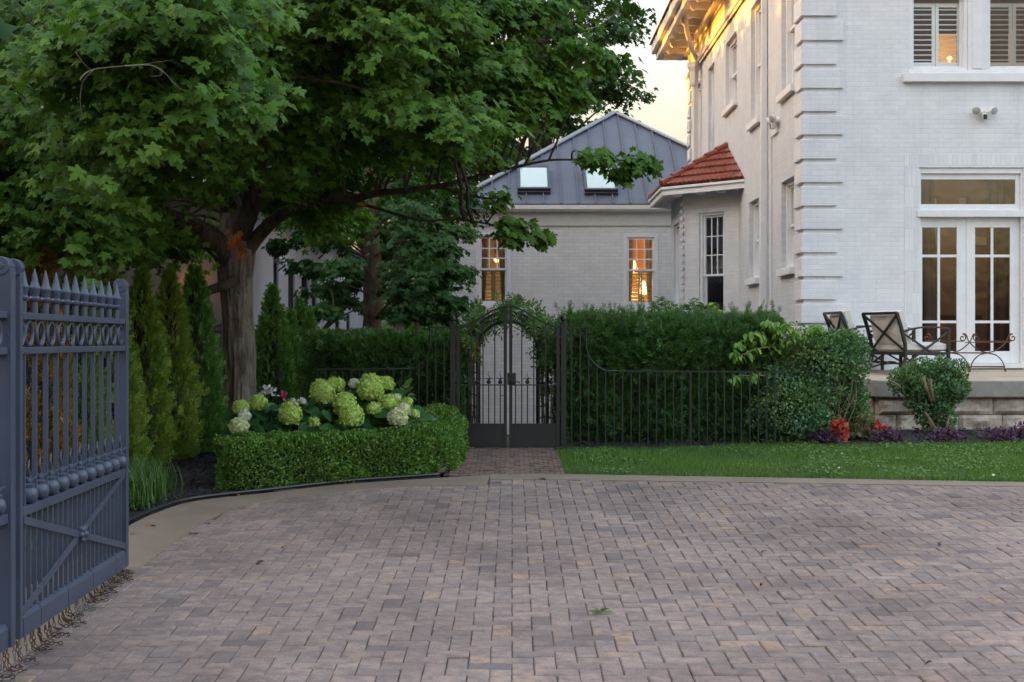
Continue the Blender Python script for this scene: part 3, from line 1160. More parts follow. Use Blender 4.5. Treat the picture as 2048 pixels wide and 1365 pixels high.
# the windows right of the picture
for (zz0, zz1) in ((2.6, 4.2), (5.45, 7.45)):
    window(house, (HX, HY), (1, 0, 0), (0, -1, 0), 8.2, 9.2, zz0, zz1, inset=0.11, grid=(3, 3))

# side windows
M['blind'] = mat_plain('pale_blind', (0.50, 0.47, 0.44), 0.8, var=0.05, bump=0)
for i, (a, b, c, d) in enumerate(side_open):
    w = window(house, (HX, 0), (0, 1, 0), (-1, 0, 0), a, b, c, d, inset=0.14, fw=0.07, grid=None, sill=True, sill_w=0.075)
    mb = MB()
    mb.box(HX + .40, HX + .42, a - .2, b + .2, c - .1, d + .1)
    mb.build('blind', M['blind'], w)

# eaves -------------------------------------------------------------------------------------------------
EZ = 8.49
EO = 3.49
mb = MB()
mb.box(EO, 16.7, 18.87, 32.95, EZ, EZ + .05)
mb.build('soffit', M['trim'], house)
mb = MB()
mb.box(EO - .05, EO - .001, 18.82, 33.0, EZ - .06, EZ + .22)
mb.box(EO - .001, 16.75, 18.82, 18.869, EZ - .06, EZ + .22)
mb.box(EO - .001, 16.75, 32.951, 33.0, EZ - .06, EZ + .22)
mb.box(EO - .15, EO - .051, 18.72, 33.1, EZ + .10, EZ + .33)
mb.box(EO - .051, 16.8, 18.72, 18.819, EZ + .10, EZ + .33)
mb.box(EO - .051, 16.8, 33.001, 33.1, EZ + .10, EZ + .33)
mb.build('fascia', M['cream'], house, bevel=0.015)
mb = MB()
mb.box(HX - .03, HX - .001, HY - .03, HB + .03, 7.88, EZ - .001)
mb.box(HX - .001, 16.1, HY - .03, HY - .001, 7.88, EZ - .001)
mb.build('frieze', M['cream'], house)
mb = MB()
for (o_, za, zb) in ((.09, 7.80, 7.88), (.055, 7.74, 7.80), (.12, EZ - .14, EZ - .002)):
    mb.box(HX - o_, HX - .031, HY - o_, HB + .06, za, zb)
    mb.box(HX - .031, 16.1, HY - o_, HY - .031, za, zb)
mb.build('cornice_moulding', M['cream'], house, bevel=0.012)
rt = None
k = 0
y = 19.1
while y < 32.9:
    if rt is None:
        mb = MB()
        # rafter tail with a stepped, rounded nose
        mb.prism([(EO + .07, 0, EZ - .002), (HX - .125, 0, EZ - .002), (HX - .125, 0, EZ - .17), (EO + .22, 0, EZ - .15), (EO + .12, 0, EZ - .17), (EO + .07, 0, EZ - .11)], (0, .10, 0))
        rt = mb.build('rafter_tail', M['cream'], house, bevel=0.006, org=(HX, 0, gz(HY)))
        rt.location = (0, y - HY, 0)
    else:
        c = rt.copy(); COL.objects.link(c); c.location = (0, y - HY, 0)
    y += 0.70
mb = MB()
mb.tube([(HX - .2, 24.0, EZ - .22), (HX - .2, 29.6, EZ - .22), (HX - .14, 29.9, EZ - .3)], .028, 8)
mb.build('conduit', M['cream'], house, smooth=True)

# roof of the main house
M['slate'] = mat_plain('red_clay_roof', (0.20, 0.075, 0.05), 0.8, var=0.25, scale=3, bump=0.5, bscale=14, bdist=0.03)
mb = MB()
x0, x1, y0, y1, zr = EO - .2, 16.85, 18.67, 33.15, EZ + .335
mb.add([(x0, y0, zr), (x1, y0, zr), (x1, y1, zr), (x0, y1, zr), (x0 + 6.6, y0 + 6.6, zr + 3.0), (x1 - 6.6, y1 - 6.6, zr + 3.0), (x0 + 6.6, y1 - 6.6, zr + 3.0), (x1 - 6.6, y0 + 6.6, zr + 3.0)],
       [(0, 1, 7, 4), (1, 2, 5, 7), (2, 3, 6, 5), (3, 0, 4, 6), (4, 7, 5, 6), (0, 3, 2, 1)])
mb.build('roof', M['slate'], house)

# downpipes ---------------------------------------------------------------------------------------------
def downpipe(pts, w, name='downpipe', mat='trim'):
    mb = MB()
    for a, b in zip(pts[:-1], pts[1:]):
        mb.bar(a, b, w, w * .8, up=(0, 1, 0))
    return mb.build(name, M[mat], house, bevel=0.008)


YP = 22.25
xp = lambda px: (px - CX) / F * YP
a, b = P(1541, -40, YP), P(1519.5, 640, YP)
a.x = max(a.x, HX - .09) if False else a.x
downpipe([Vector((HX - .05, YP, 8.4)), Vector((HX - .055, YP, 7.0)), Vector((HX - .085, YP - .02, 2.2)), Vector((HX - .085, YP - .02, 0.0))], 0.095)
mb = MB()
mb.tube([(HX - .025, 21.85, 4.95), (HX - .025, 21.85, 0.2)], .016, 8)
mb.build('conduit', M['trim'], house, smooth=True)
# far leader head and curved pipe
mb = MB()
mb.tube(smooth_path([(EO + .12, 28.6, EZ - .03), (EO + .16, 28.9, EZ - .22), (EO + .36, 29.6, EZ - .48), (HX - .12, 30.0, EZ - .62), (HX - .12, 30.02, EZ - .75)]), .05, 10)
mb.build('gutter_pipe', M['cream'], house, smooth=True)
mb = MB()
mb.lathe([(.07, -.5), (.09, -.45), (.10, -.2), (.15, -.1), (.15, -.05), (.16, 0)], (HX - .16, 30.02, EZ - .72), 4)
mb.build('leader_head', M['cream'], house)
downpipe([Vector((HX - .12, 30.02, 7.35)), Vector((HX - .12, 30.02, -.5))], 0.10, mat='cream')

# bay -----------------------------------------------------------------------------------------------------
B0, B1, B2, B3 = Vector((HX, 25.05, 0)), Vector((3.216, 25.954, 0)), Vector((3.216, 27.9, 0)), Vector((HX, 28.804, 0))
n1 = Vector((-1, -1, 0)).normalized()
u1 = (B1 - B0).normalized()
mb = MB()
mb.cur = 0
wall_holes(mb, B0, u1, n1, (B1 - B0).length, -1.2, 4.56, [(.327, .905, 1.9, 4.10)], 0.15)
mb.cur = 1
wall_holes(mb, B1, (0, 1, 0), (-1, 0, 0), 27.9 - 25.954, -1.2, 4.56, [(.62, 1.48, 2.40, 4.02)], 0.15)
mb.cur = 0
wall_holes(mb, B2, (1, 1, 0), (-1, 1, 0), 1.278, -1.2, 4.56, [], 0.1)
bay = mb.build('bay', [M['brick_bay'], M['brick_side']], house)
mb = MB()   # toothed brick corner
z = 0.3
while z < 4.4:
    mb.obox(B1 + Vector((-.012, -.012, z)), u1 * .035, n1 * .03, Vector((0, 0, .028)))
    z += .133
mb.build('corner_brick', M['brick_bay'], bay)


# bay windows hang on the bay
def flat_window(parent, org, u, n, a0, a1, z0, z1, inset, split, grid, sill=True):
    w = window(parent, org, u, n, a0, a1, z0, z1, inset=inset, fw=0.05, split=split, grid=grid, sill=sill)
    for ch in list(w.children):           # keep the depth to thing > part > sub-part
        ch.parent = parent
    return w


flat_window(bay, B0, u1, n1, .327, .905, 1.9, 4.10, .11, 2.94, (3, 3), sill=False)
flat_window(bay, B1, (0, 1, 0), (-1, 0, 0), .62, 1.48, 2.40, 4.02, .11, 3.2, None)
mb = MB()
c0 = Vector((HX + .9, 26.6, 0))
mb.box(3.7, 4.05, 26.3, 27.2, 2.45, 3.1)
mb.build('desk', M['dark_frame'], bay)
mb = MB()
mb.add([(3.6, 27.85, 1.5), (4.9, 27.85, 1.5), (4.9, 27.85, 4.5), (3.6, 27.85, 4.5)], [(0, 1, 2, 3)])
mb.add([(4.9, 25.3, 1.5), (4.9, 27.85, 1.5), (4.9, 27.85, 4.5), (4.9, 25.3, 4.5)], [(0, 1, 2, 3)])
mb.add([(3.3, 25.3, 2.1), (4.9, 25.3, 2.1), (4.9, 27.85, 2.1), (3.3, 27.85, 2.1)], [(0, 1, 2, 3)])
mb.build('bay_room', M['room_dark'], bay, fix=False)
point_light('bay_room_lamp', (4.3, 27.2, 2.7), 2.2, (1, .55, .22), .05)

# tiled roof on the bay
T0, T1, T2, T3 = Vector((HX - .002, 24.45, 4.60)), Vector((2.788, 25.775, 4.60)), Vector((2.788, 28.08, 4.60)), Vector((HX - .002, 29.4, 4.60))
A1, A2 = Vector((HX - .004, 26.35, 5.42)), Vector((HX - .004, 27.5, 5.42))


def mat_tile():
    t = NT('red_glazed_tile')
    v = t.pos()
    c = t.ramp(t.noise(v, 6, 5, .65), [(0.3, (0.105, 0.022, 0.014)), (0.55, (0.215, 0.05, 0.028)), (0.75, (0.29, 0.085, 0.045))])
    return t.done(t.pbr(c, 0.42, 0, t.bump(t.noise(v, 30, 4), 0.25, 0.008)))


M['tile'] = mat_tile()


def tile_plane(mb, e0, e1, apexs, rows=5, pitch=0.105):
    """corrugated, stepped tile courses over the polygon e0, e1, apexs (apexs from the e1 side back to e0)"""
    e0, e1 = Vector(e0), Vector(e1)
    ue = (e1 - e0).normalized()
    n = (e1 - e0).cross(Vector(apexs[0]) - e0)
    n.normalize()
    if n.z < 0: n = -n
    v = n.cross(ue)
    if v.z < 0: v = -v
    poly = [e0, e1] + [Vector(a) for a in apexs]
    pts = [((p - e0).dot(ue), (p - e0).dot(v)) for p in poly]
    H = max(p[1] for p in pts)

    def span(h):
        xs = []
        m = len(pts)
        for i in range(m):
            (xa, ya), (xb, yb) = pts[i], pts[(i + 1) % m]
            if (ya - h) * (yb - h) <= 0 and abs(ya - yb) > 1e-6:
                xs.append(xa + (xb - xa) * (h - ya) / (yb - ya))
        return (min(xs), max(xs)) if len(xs) >= 2 else None
    for r in range(rows):
        h0, h1 = H * r / rows, H * (r + 1) / rows + (0.02 if r < rows - 1 else -0.003)
        s0, s1 = span(h0 + 1e-4), span(min(h1, H - .002))
        if not s0 or not s1: continue
        a0, b0 = s0; a1, b1 = s1
        NN = max(6, int((b0 - a0) / pitch * 8))
        vs = []
        for k in range(NN + 1):
            q = k / NN
            xa, xb = a0 + (b0 - a0) * q, a0 + (b0 - a0) * q
            xb = min(max(xb, a1), b1)
            c = 0.022 * abs(math.sin(math.pi * xa / pitch)) ** 1.2
            c2 = 0.022 * abs(math.sin(math.pi * xb / pitch)) ** 1.2
            lift = 0.04
            vs += [e0 + ue * xa + v * h0 + n * (lift - .03), e0 + ue * xa + v * h0 + n * (c + lift), e0 + ue * xb + v * h1 + n * (c2 + .004)]
        fs = []
        for k in range(NN):
            fs += [(k * 3, k * 3 + 3, k * 3 + 4, k * 3 + 1), (k * 3 + 1, k * 3 + 4, k * 3 + 5, k * 3 + 2)]
        mb.add(vs, fs)


mb = MB()
tile_plane(mb, T0, T1, [A1])
tile_plane(mb, T1, T2, [A2, A1])
tile_plane(mb, T2, T3, [A2])
for (a, b) in ((T1, A1), (T2, A2)):
    nn = 6
    for k in range(nn):
        p, q = a.lerp(b, k / nn), a.lerp(b, (k + 1.12) / nn if k < nn - 1 else 1)
        mb.tube([p + Vector((0, 0, .055)), q + Vector((0, 0, .035))], [.075, .058], 8)
mb.tube([A1 + Vector((-.03, 0, .04)), A2 + Vector((-.03, 0, .04))], .06, 8)
mb.build('bay_roof', M['tile'], bay, fix=False)
mb = MB()
for (a, b, nn) in ((T0, T1, n1), (T1, T2, Vector((-1, 0, 0))), (T2, T3, Vector((-1, 1, 0)).normalized())):
    uu = (b - a).normalized()
    Zv = Vector((0, 0, 1))
    mid = (a + b) / 2
    L = (b - a).length / 2
    mb.obox(mid - nn * .05 - Zv * .09, uu * (L - .02), nn * .03, Zv * .075)
    mb.obox(mid - nn * .015 - Zv * .035, uu * (L - .004), nn * .028, Zv * .024)
mb.build('bay_fascia', M['trim'], bay, bevel=0.006)
mb = MB()
zz = 4.56
mb.prism([(T0.x, T0.y + .12, zz), (T1.x + .09, T1.y + .04, zz), (T2.x + .09, T2.y - .04, zz), (T3.x, T3.y - .12, zz)], (0, 0, -.02))
for (a, b, nn) in ((T0, T1, n1), (T1, T2, Vector((-1, 0, 0)))):
    uu = (b - a).normalized()
    L = (b - a).length
    for q in (.12, .37, .62, .9):
        p = a + uu * L * q - nn * .22 + Vector((0, 0, -.13))
        mb.obox(p, uu * .035, nn * .13, Vector((0, 0, .05)))
mb.build('bay_soffit', M['trim'], bay)


# floodlights with cameras on the walls -----------------------------------------------------------------
def floodlight(loc, rz, label):
    t = thing('security_floodlight', label, 'floodlight', (0, 0, 0))
    mb = MB()
    mb.tube([(0, 0, 0), (0, -.03, 0)], [.085, .08], 20)
    mb.tube([(0, -.03, 0), (0, -.10, -.015)], [.055, .045], 14)
    mb.build('mount', M['plastic'], t, smooth=True)
    mb = MB()
    mb.box(-.045, .045, -.15, -.06, -.15, -.03)
    cam = mb.build('camera', M['plastic'], t, bevel=0.015)
    mb = MB()
    mb.box(-.036, .036, -.156, -.1505, -.14, -.045)
    mb.build('lens', M['lens'], cam, bevel=0.002)
    for s in (-1, 1):
        mb = MB()
        mb.tube([(s * .04, -.06, .0), (s * .10, -.10, .02)], .02, 10)
        c = Vector((s * .16, -.13, .03))
        d = Vector((s * .35, -.8, -.35)).normalized()
        mb.tube([c - d * .06, c - d * .02, c + d * .035], [.035, .075, .082], 18)
        h = mb.build('lamp_head', M['plastic'], t, smooth=True)
        mb = MB()
        mb.tube([c + d * .0352, c + d * .040], [.072, .066], 18)
        mb.build('lens', M['frost'], h, smooth=True)
    t.location = loc
    t.rotation_euler = (0, 0, rz)
    return t


fl = floodlight((fx(1965), HY - .002, fz(227)), 0, 'white twin floodlight with camera on the front wall under the upstairs window')
fl.scale = (.74,) * 3
f2 = floodlight((HX - .002, 21.35, 5.12), -math.pi / 2, 'white twin floodlight on the side wall next to the tall white downpipe')
f2['group'] = fl['group'] = 'floodlights on the house walls'
f2.scale = (.80,) * 3
mb = MB()
mb.tube([(HX - .02, 21.35, 4.95), (HX - .02, 21.6, 4.95), (HX - .025, 21.83, 4.95)], .014, 8)
mb.build('conduit', M['trim'], house, smooth=True)

# ================================================================================================
# PATIO
# ================================================================================================
pat = thing('patio', 'raised patio with thick concrete slab on rough limestone blocks', 'patio', (4.5, 16.85, .6))


def mat_slab():
    t = NT('pale_top_slab')
    v = t.pos()
    g = t.n('NewGeometry')
    c = t.ramp(t.noise(v, 2.2, 6, .65), [(0.28, (0.32, 0.25, 0.185)), (0.55, (0.44, 0.355, 0.27)), (0.8, (0.50, 0.41, 0.32))])
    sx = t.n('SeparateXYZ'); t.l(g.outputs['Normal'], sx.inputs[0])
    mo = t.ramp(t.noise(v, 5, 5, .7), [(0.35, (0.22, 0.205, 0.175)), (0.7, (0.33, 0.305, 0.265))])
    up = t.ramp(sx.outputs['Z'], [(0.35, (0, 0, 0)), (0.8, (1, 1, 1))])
    c = t.mix(up, mo, c)  # upward faces lighter and warmer, side faces darker and greyer
    return t.done(t.pbr(c, 0.85, 0, t.bump(t.noise(v, 60, 5, .7), 0.35, 0.008)))


M['slab'] = mat_slab()


def mat_lime():
    t = NT('rough_limestone')
    v = t.pos()
    g = t.n('NewGeometry')
    a = t.ramp(g.outputs['Random Per Island'], [(0, (0.40, 0.335, 0.285)), (1, (0.56, 0.475, 0.41))])
    b = t.ramp(t.noise(v, 5, 6, .7), [(0.3, (0.5, 0.47, 0.44)), (0.62, (1.05, 1.04, 1.02))])
    c = t.mix(1.0, a, b, 'MULTIPLY')
    return t.done(t.pbr(c, 0.9, 0, t.bump(t.noise(v, 22, 6, .7), 0.7, 0.02)))


M['lime'] = mat_lime()
zpa, zpb = 1.242, 1.318
mb = MB()
pl = [(4.36, HY - .001), (4.40, 17.2), (4.43, 16.93), (4.50, 16.855), (4.62, 16.83), (13, 16.80), (13, HY - .001)]
zt = lambda y: zpa + (y - 16.85) / (HY - 16.85) * (zpb - zpa)
v = [(x, y, zt(y)) for x, y in pl] + [(x, y, zt(y) - .213) for x, y in pl]
n = len(pl)
mb.add(v, [list(range(n)), list(range(n, 2 * n))[::-1]] + [(i, (i + 1) % n, n + (i + 1) % n, n + i) for i in range(n)])
mb.build('slab', M['slab'], pat, bevel=0.018)
# limestone blocks, rock faced
mb = MB()
rr = random.Random(9)


def rock(x0, x1, y, z0, z1, axis='x', dep=0.2):
    nx, nz = max(3, int((x1 - x0) / .04)), max(3, int((z1 - z0) / .035))
    vs = []
    sd = rr.uniform(0, 50)
    for j in range(nz + 1):
        for i in range(nx + 1):
            a, c = x0 + (x1 - x0) * i / nx, z0 + (z1 - z0) * j / nz
            e = min(i, nx - i, 1) * min(j, nz - j, 1)
            o = e * (.034 + .050 * noise.noise(Vector((a * 3.5 + sd, c * 6, sd))) + .02 * noise.noise(Vector((a * 13, c * 15, sd))))
            vs.append((a, y - o, c) if axis == 'x' else (y - o, a, c))
    k = (nx + 1)
    fs = [(j * k + i, j * k + i + 1, (j + 1) * k + i + 1, (j + 1) * k + i) for j in range(nz) for i in range(nx)]
    b = len(vs)
    for (a, c) in ((x0, z0), (x1, z0), (x1, z1), (x0, z1)):
        vs.append((a, y + dep, c) if axis == 'x' else (y + dep, a, c))
    bot = [i for i in range(nx + 1)]
    top = [nz * k + i for i in range(nx + 1)]
    lef = [j * k for j in range(nz + 1)]
    rig = [j * k + nx for j in range(nz + 1)]
    fs += [bot + [b + 1, b], top + [b + 2, b + 3], lef + [b + 3, b], rig + [b + 2, b + 1], (b, b + 1, b + 2, b + 3)]
    mb.add(vs, fs)


for (z0, z1, xs) in ((.82, 1.025, [4.50, 4.98, 5.9, 6.55, 7.4, 8.3, 9.3]), (.60, .812, [4.50, 4.72, 5.48, 6.02, 6.95, 7.5, 8.4, 9.3]), (.36, .592, [4.50, 5.1, 5.9, 6.9, 7.9, 9.3])):
    for a, b in zip(xs[:-1], xs[1:]):
        rock(a + .004, b - .004, 16.93, z0, z1)
    for a, b in zip([17.0, 17.7, 18.4], [17.69, 18.39, 19.4]):
        rock(a + .2, b + .2 - .005, 4.50, z0, z1, 'y')
mb.build('stone_base', M['lime'], pat)
mb = MB()
mb.box(4.56, 9.2, 16.97, 19.4, .3, 1.03)
mb.build('mortar_core', M['soil'], pat)


# garden chairs -----------------------------------------------------------------------------------------
def cushion(mb, c, sx, sy, sz, R_, puff=0.35, n=12, wr=0.006, seed=0):
    """soft box: c centre, half sizes, R_ a 3x3 rotation"""
    vs, idx = [], {}
    f = []

    def pt(a, b, s):
        ea, eb = 1 - abs(a) ** 6, 1 - abs(b) ** 6
        th = sz * (0.45 + 0.55 * max(0, ea * eb) ** 0.5)
        sag = 1 - 0.04 * (1 - abs(a)) * (abs(b) > .98) - 0.0
        w = wr * noise.noise(Vector((a * 4 + seed, b * 4, s * 3.0)))
        return Vector((a * sx * (1 - .05 * abs(b) ** 4 * 0), b * sy, s * th + w))
    for s in (-1, 1):
        for j in range(n + 1):
            for i in range(n + 1):
                a, b = -1 + 2 * i / n, -1 + 2 * j / n
                idx[s, i, j] = len(vs)
                vs.append(Vector(c) + R_ @ pt(a, b, s))
    for s in (-1, 1):
        for j in range(n):
            for i in range(n):
                q = [idx[s, i, j], idx[s, i + 1, j], idx[s, i + 1, j + 1], idx[s, i, j + 1]]
                f.append(q if s > 0 else q[::-1])
    for i in range(n):
        f.append([idx[-1, i, 0], idx[-1, i + 1, 0], idx[1, i + 1, 0], idx[1, i, 0]])
        f.append([idx[-1, i + 1, n], idx[-1, i, n], idx[1, i, n], idx[1, i + 1, n]])
        f.append([idx[-1, 0, i + 1], idx[-1, 0, i], idx[1, 0, i], idx[1, 0, i + 1]])
        f.append([idx[-1, n, i], idx[-1, n, i + 1], idx[1, n, i + 1], idx[1, n, i]])
    mb.add(vs, f)


def make_chair():
    """faces +y, x to its right; seat width .66, depth .74"""
    t = thing('lounge_chair', '', 'chair', (0, 0, 0))
    w, s = .335, .030
    bt = Vector((0, -.52, .82))           # top of the back
    for sd in (-1, 1):
        mb = MB()
        x = sd * w
        # rear leg runs on into the back post, bent at the seat
        pts = [Vector((x, -.40, 0)), Vector((x, -.33, .22)), Vector((x, -.335, .40)), Vector((x, -.40, .62)), Vector((x, -.47, .80))]
        for a, b in zip(pts[:-1], pts[1:]):
            mb.bar(a - (b - a) * .03, b + (b - a) * .03, .032, .042, up=(0, 1, 0))
        mb.build('rear_post', M['bronze'], t, bevel=.003)
        mb = MB()
        mb.bar((x, .37, 0), (x, .37, .585), .034, .042, up=(0, 1, 0))
        mb.build('leg', M['bronze'], t, bevel=.003)
        mb = MB()
        ar = smooth_path([(x, -.40, .555), (x, -.2, .60), (x, .05, .625), (x, .25, .615), (x, .39, .595)], 4)
        for a, b in zip(ar[:-1], ar[1:]):
            mb.bar(a - (b - a) * .05, b + (b - a) * .05, .042, .022)
        mb.build('armrest', M['bronze'], t, bevel=.003)
        mb = MB()
        mb.bar((x, -.35, .53), (x, .355, .15), .020, .022)
        mb.bar((x, -.31, .16), (x, .355, .55), .019, .023)
        mb.build('side_brace', M['bronze'], t)
        mb = MB()
        mb.bar((x, -.34, .285), (x, .36, .275), .028, .04)
        ar = smooth_path([(x, -.38, .08), (x, -.2, .125), (x, 0, .14), (x, .2, .13), (x, .36, .10)], 3)
        for a, b in zip(ar[:-1], ar[1:]):
            mb.bar(a, b, .018, .018)
        mb.build('side_rail', M['bronze'], t)
    mb = MB()
    mb.bar((-w, -.47, .80), (w, -.47, .80), .036, .036)
    mb.bar((-w, -.345, .285), (w, -.345, .285), .03, .045)
    mb.build('back_rail', M['bronze'], t, bevel=.003)
    mb = MB()
    a, b, c, d = Vector((-w, -.465, .785)), Vector((w, -.335, .31)), Vector((w, -.465, .785)), Vector((-w, -.335, .31))
    mb.bar(a, b, .020, .026, up=(0, 1, 0))
    mb.bar(c, d, .019, .028, up=(0, 1, 0))
    mb.build('back_brace', M['bronze'], t)
    mb = MB()
    mb.bar((-w, .365, .275), (w, .365, .275), .028, .045)
    ar = smooth_path([(-w, .37, .09), (-.15, .37, .125), (0, .37, .13), (.15, .37, .125), (w, .37, .09)], 3)
    for a, b in zip(ar[:-1], ar[1:]):
        mb.bar(a, b, .018, .018)
    for k in range(4):
        y = -.22 + k * .15
        mb.bar((-w, y, .27), (w, y, .27), .02, .02)
    mb.build('seat_frame', M['bronze'], t)
    mb = MB()
    cushion(mb, (0, .035, .36), .315, .355, .068, Matrix.Identity(3), seed=1)
    mb.build('seat_cushion', M['fabric'], t, smooth=True)
    mb = MB()
    Rb = Matrix.Rotation(R(106), 3, 'X')
    cushion(mb, (0, -.305, .60), .30, .235, .085, Rb, wr=.03, seed=4)
    mb.build('back_cushion', M['fabric'], t, smooth=True)
    return t


ch = make_chair()
c2 = copy_tree(ch)
for (o, x, y, ph, lab) in ((ch, 5.20, 18.10, 66, 'black framed lounge chair with crossed back bars, seen from behind at the patio edge'),
                           (c2, 4.86, 18.98, 84, 'black framed lounge chair half hidden behind the bush, nearer the house wall')):
    o.location = (x, y, zt(y) + .001)
    o.rotation_euler = (math.atan((zpb - zpa) / 2.65) * 0, 0, -R(ph))
    o['label'] = lab
    o['group'] = 'lounge chairs on the patio'

# rusty scroll table
tb = thing('iron_side_table', 'rusty wrought iron stand with scrolled ends beside the French doors', 'table', (6.37, 18.95, zt(18.95)))
mb = MB()


def spiral(c, r0, turns, a0, sgn, ux, n=22):
    out = []
    for k in range(n + 1):
        q = k / n
        r_ = r0 * (1 - .8 * q)
        a = a0 + sgn * 2 * math.pi * turns * q
        out.append(Vector(c) + ux * (r_ * math.cos(a)) + Vector((0, 0, r_ * math.sin(a))))
    return out


ux = Vector((1, .12, 0)).normalized()
base = Vector((6.37, 18.95, zt(18.95)))
offs = Vector((-.42, .22, 0))
hw = .36
for fr_ in (Vector((.12, -.12, 0)), Vector((.12, -.12, 0)) + offs):
    o = base + fr_
    mb = MB()
    for s in (-1, 1):
        # upper U: from the scroll down to the crossing and over to the other side
        top = o + ux * (s * hw) + Vector((0, 0, .46))
        U_ = spiral(top, .055, 1.25, math.pi / 2, -s * -1, ux)
        path = [U_[0]] + [o + ux * (s * (hw - .05)) + Vector((0, 0, .505)), o + ux * (s * .26) + Vector((0, 0, .40)), o + ux * (s * .13) + Vector((0, 0, .295)), o + Vector((0, 0, .258))]
        mb.tube(smooth_path(path, 5), .0085, 8)
        mb.tube(U_, .0085, 8)
        low = [o + Vector((0, 0, .252)), o + ux * (s * .12) + Vector((0, 0, .225)), o + ux * (s * .21) + Vector((0, 0, .14)), o + ux * (s * .25) + Vector((0, 0, .03)), o + ux * (s * .255) + Vector((0, 0, 0.012))]
        mb.tube(smooth_path(low, 5), .0085, 8)
        mb.ball(low[-1] + Vector((0, 0, .006)), .018, 10, 6)
    mb.build('scroll_frame', M['rust'], tb, smooth=True)
o = base + Vector((.12, -.12, 0))
mb = MB()
for s in (-1, 1):
    mb.tube([o + ux * (s * hw * .96) + Vector((0, 0, .415)), o + offs + ux * (s * hw * .96) + Vector((0, 0, .415))], .007, 8)
    mb.tube([o + ux * (s * .25) + Vector((0, 0, .06)), o + offs + ux * (s * .25) + Vector((0, 0, .06))], .007, 8)
mb.tube([o - ux * hw * .9 + Vector((0, 0, .40)), o + ux * hw * .9 + Vector((0, 0, .40))], .006, 8)
mb.tube([o - ux * .25 + Vector((0, 0, .07)), o + ux * .25 + Vector((0, 0, .07))], .007, 8)
mb.tube([o + Vector((0, 0, .255)), o + offs + Vector((0, 0, .255))], .009, 8)
mb.build('stretcher', M['rust'], tb, smooth=True)

# ================================================================================================
# ANNEX
# ================================================================================================
AY = 33.5
KA = AY / F
ax_ = lambda px: (px - CX) * KA
az_ = lambda py: HC - (py - CY) * KA
anx = thing('brick_annex', 'low cream brick annex with a grey standing seam roof and two lit windows', 'house', (2.8, AY, -.5))
AX0, AX1 = ax_(905), 7.0
wins = [(ax_(952), ax_(1021), az_(612), az_(466)), (ax_(1247), ax_(1316), az_(614), az_(468))]
mb = MB()
wall_holes(mb, (AX0, AY), (1, 0, 0), (0, -1, 0), AX1 - AX0, -2.0, az_(447), [(a - AX0, b - AX0, c, d) for a, b, c, d in wins], .14)
mb.add([(AX0, AY, -2), (AX0, AY + 8.4, -2), (AX0, AY + 8.4, 4.9), (AX0, AY, 4.9)], [(0, 1, 2, 3)])
mb.add([(AX1, AY, -2), (AX1, AY + 8.4, -2), (AX1, AY + 8.4, 4.9), (AX1, AY, 4.9)], [(0, 1, 2, 3)])
mb.add([(AX0, AY + 8.4, -2), (AX1, AY + 8.4, -2), (AX1, AY + 8.4, 4.9), (AX0, AY + 8.4, 4.9)], [(0, 1, 2, 3)])
mb.build('wall', M['brick_annex'], anx)
mb = MB()
mb.box(AX0 - .02, AX1, AY - .03, AY - .001 + .0, az_(449.5), az_(425))
mb.box(AX0 - .02, AX1, AY - .045, AY - .03, az_(452), az_(449.5))
mb.build('frieze_board', M['cream'], anx)
mb = MB()
zg = az_(412.5)
mb.prism([(AX0 - .12, AY - .25, zg), (AX0 - .12, AY - .26, zg - .10), (AX0 - .12, AY - .20, zg - .155), (AX0 - .12, AY - .031, zg - .158), (AX0 - .12, AY - .031, zg)], (AX1 - AX0 + .2, 0, 0))
mb.build('gutter', M['cream'], anx, bevel=.008)
for i, (a, b, c, d) in enumerate(wins):
    sp = c + (d - c) * .5
    w = window(anx, (0, AY), (1, 0, 0), (0, -1, 0), a, b, c, d, inset=.05, fw=.085, mat='trim', mw=.016, st=.05, ltilt=.26, split=sp, grid=(3, 3), shutters='green_shutter', curtain=True, louver_rows=8, sill_w=.06)
# rooms
for i, (a, b, c, d) in enumerate(wins):
    rmx = room(anx, a - .5, b + .5, AY + .35, AY + 3.2, c - .4, d + .4, 'room_warm' if i else 'room', 'lit_room')
    mb = MB()
    if i:
        xl, zl = ax_(1292), az_(575)
        mb.lathe([(.02, -.35), (.05, -.3), (.025, -.1), (.02, 0.0)], (xl, AY + .75, zl - .1), 12)
        mb.build('lamp_base', M['wood'], rmx)
        mb = MB()
        mb.lathe([(.09, -.02), (.06, .30)], (xl, AY + .75, zl - .12), 16)
        mb.build('lamp_shade', M['bulb'], rmx)
        mb = MB()
        mb.lathe([(.24, 0), (.13, .30)], (ax_(1273), AY + 1.9, az_(538)), 18)
        mb.build('lamp_shade', M['lamp'], rmx)
        point_light('annex_lamp', (xl - .25, AY + .9, zl + .2), 3.4, (1.0, .66, .33), .1)
    else:
        mb.ball((ax_(992), AY + 1.9, az_(513)), .05, 8, 6)
        mb.ball((ax_(988), AY + 1.9, az_(511)), .03, 8, 6)
        mb.build('lamp_bulb', M['lamp'], rmx)
        mb = MB()
        mb.box(ax_(985), ax_(1000), AY + 2.6, AY + 2.62, az_(528), az_(495))
        mb.build('picture', M['wood'], rmx)
        point_light('annex_lamp', (ax_(985), AY + 1.6, az_(540)), 2.2, (1.0, .62, .26), .1)
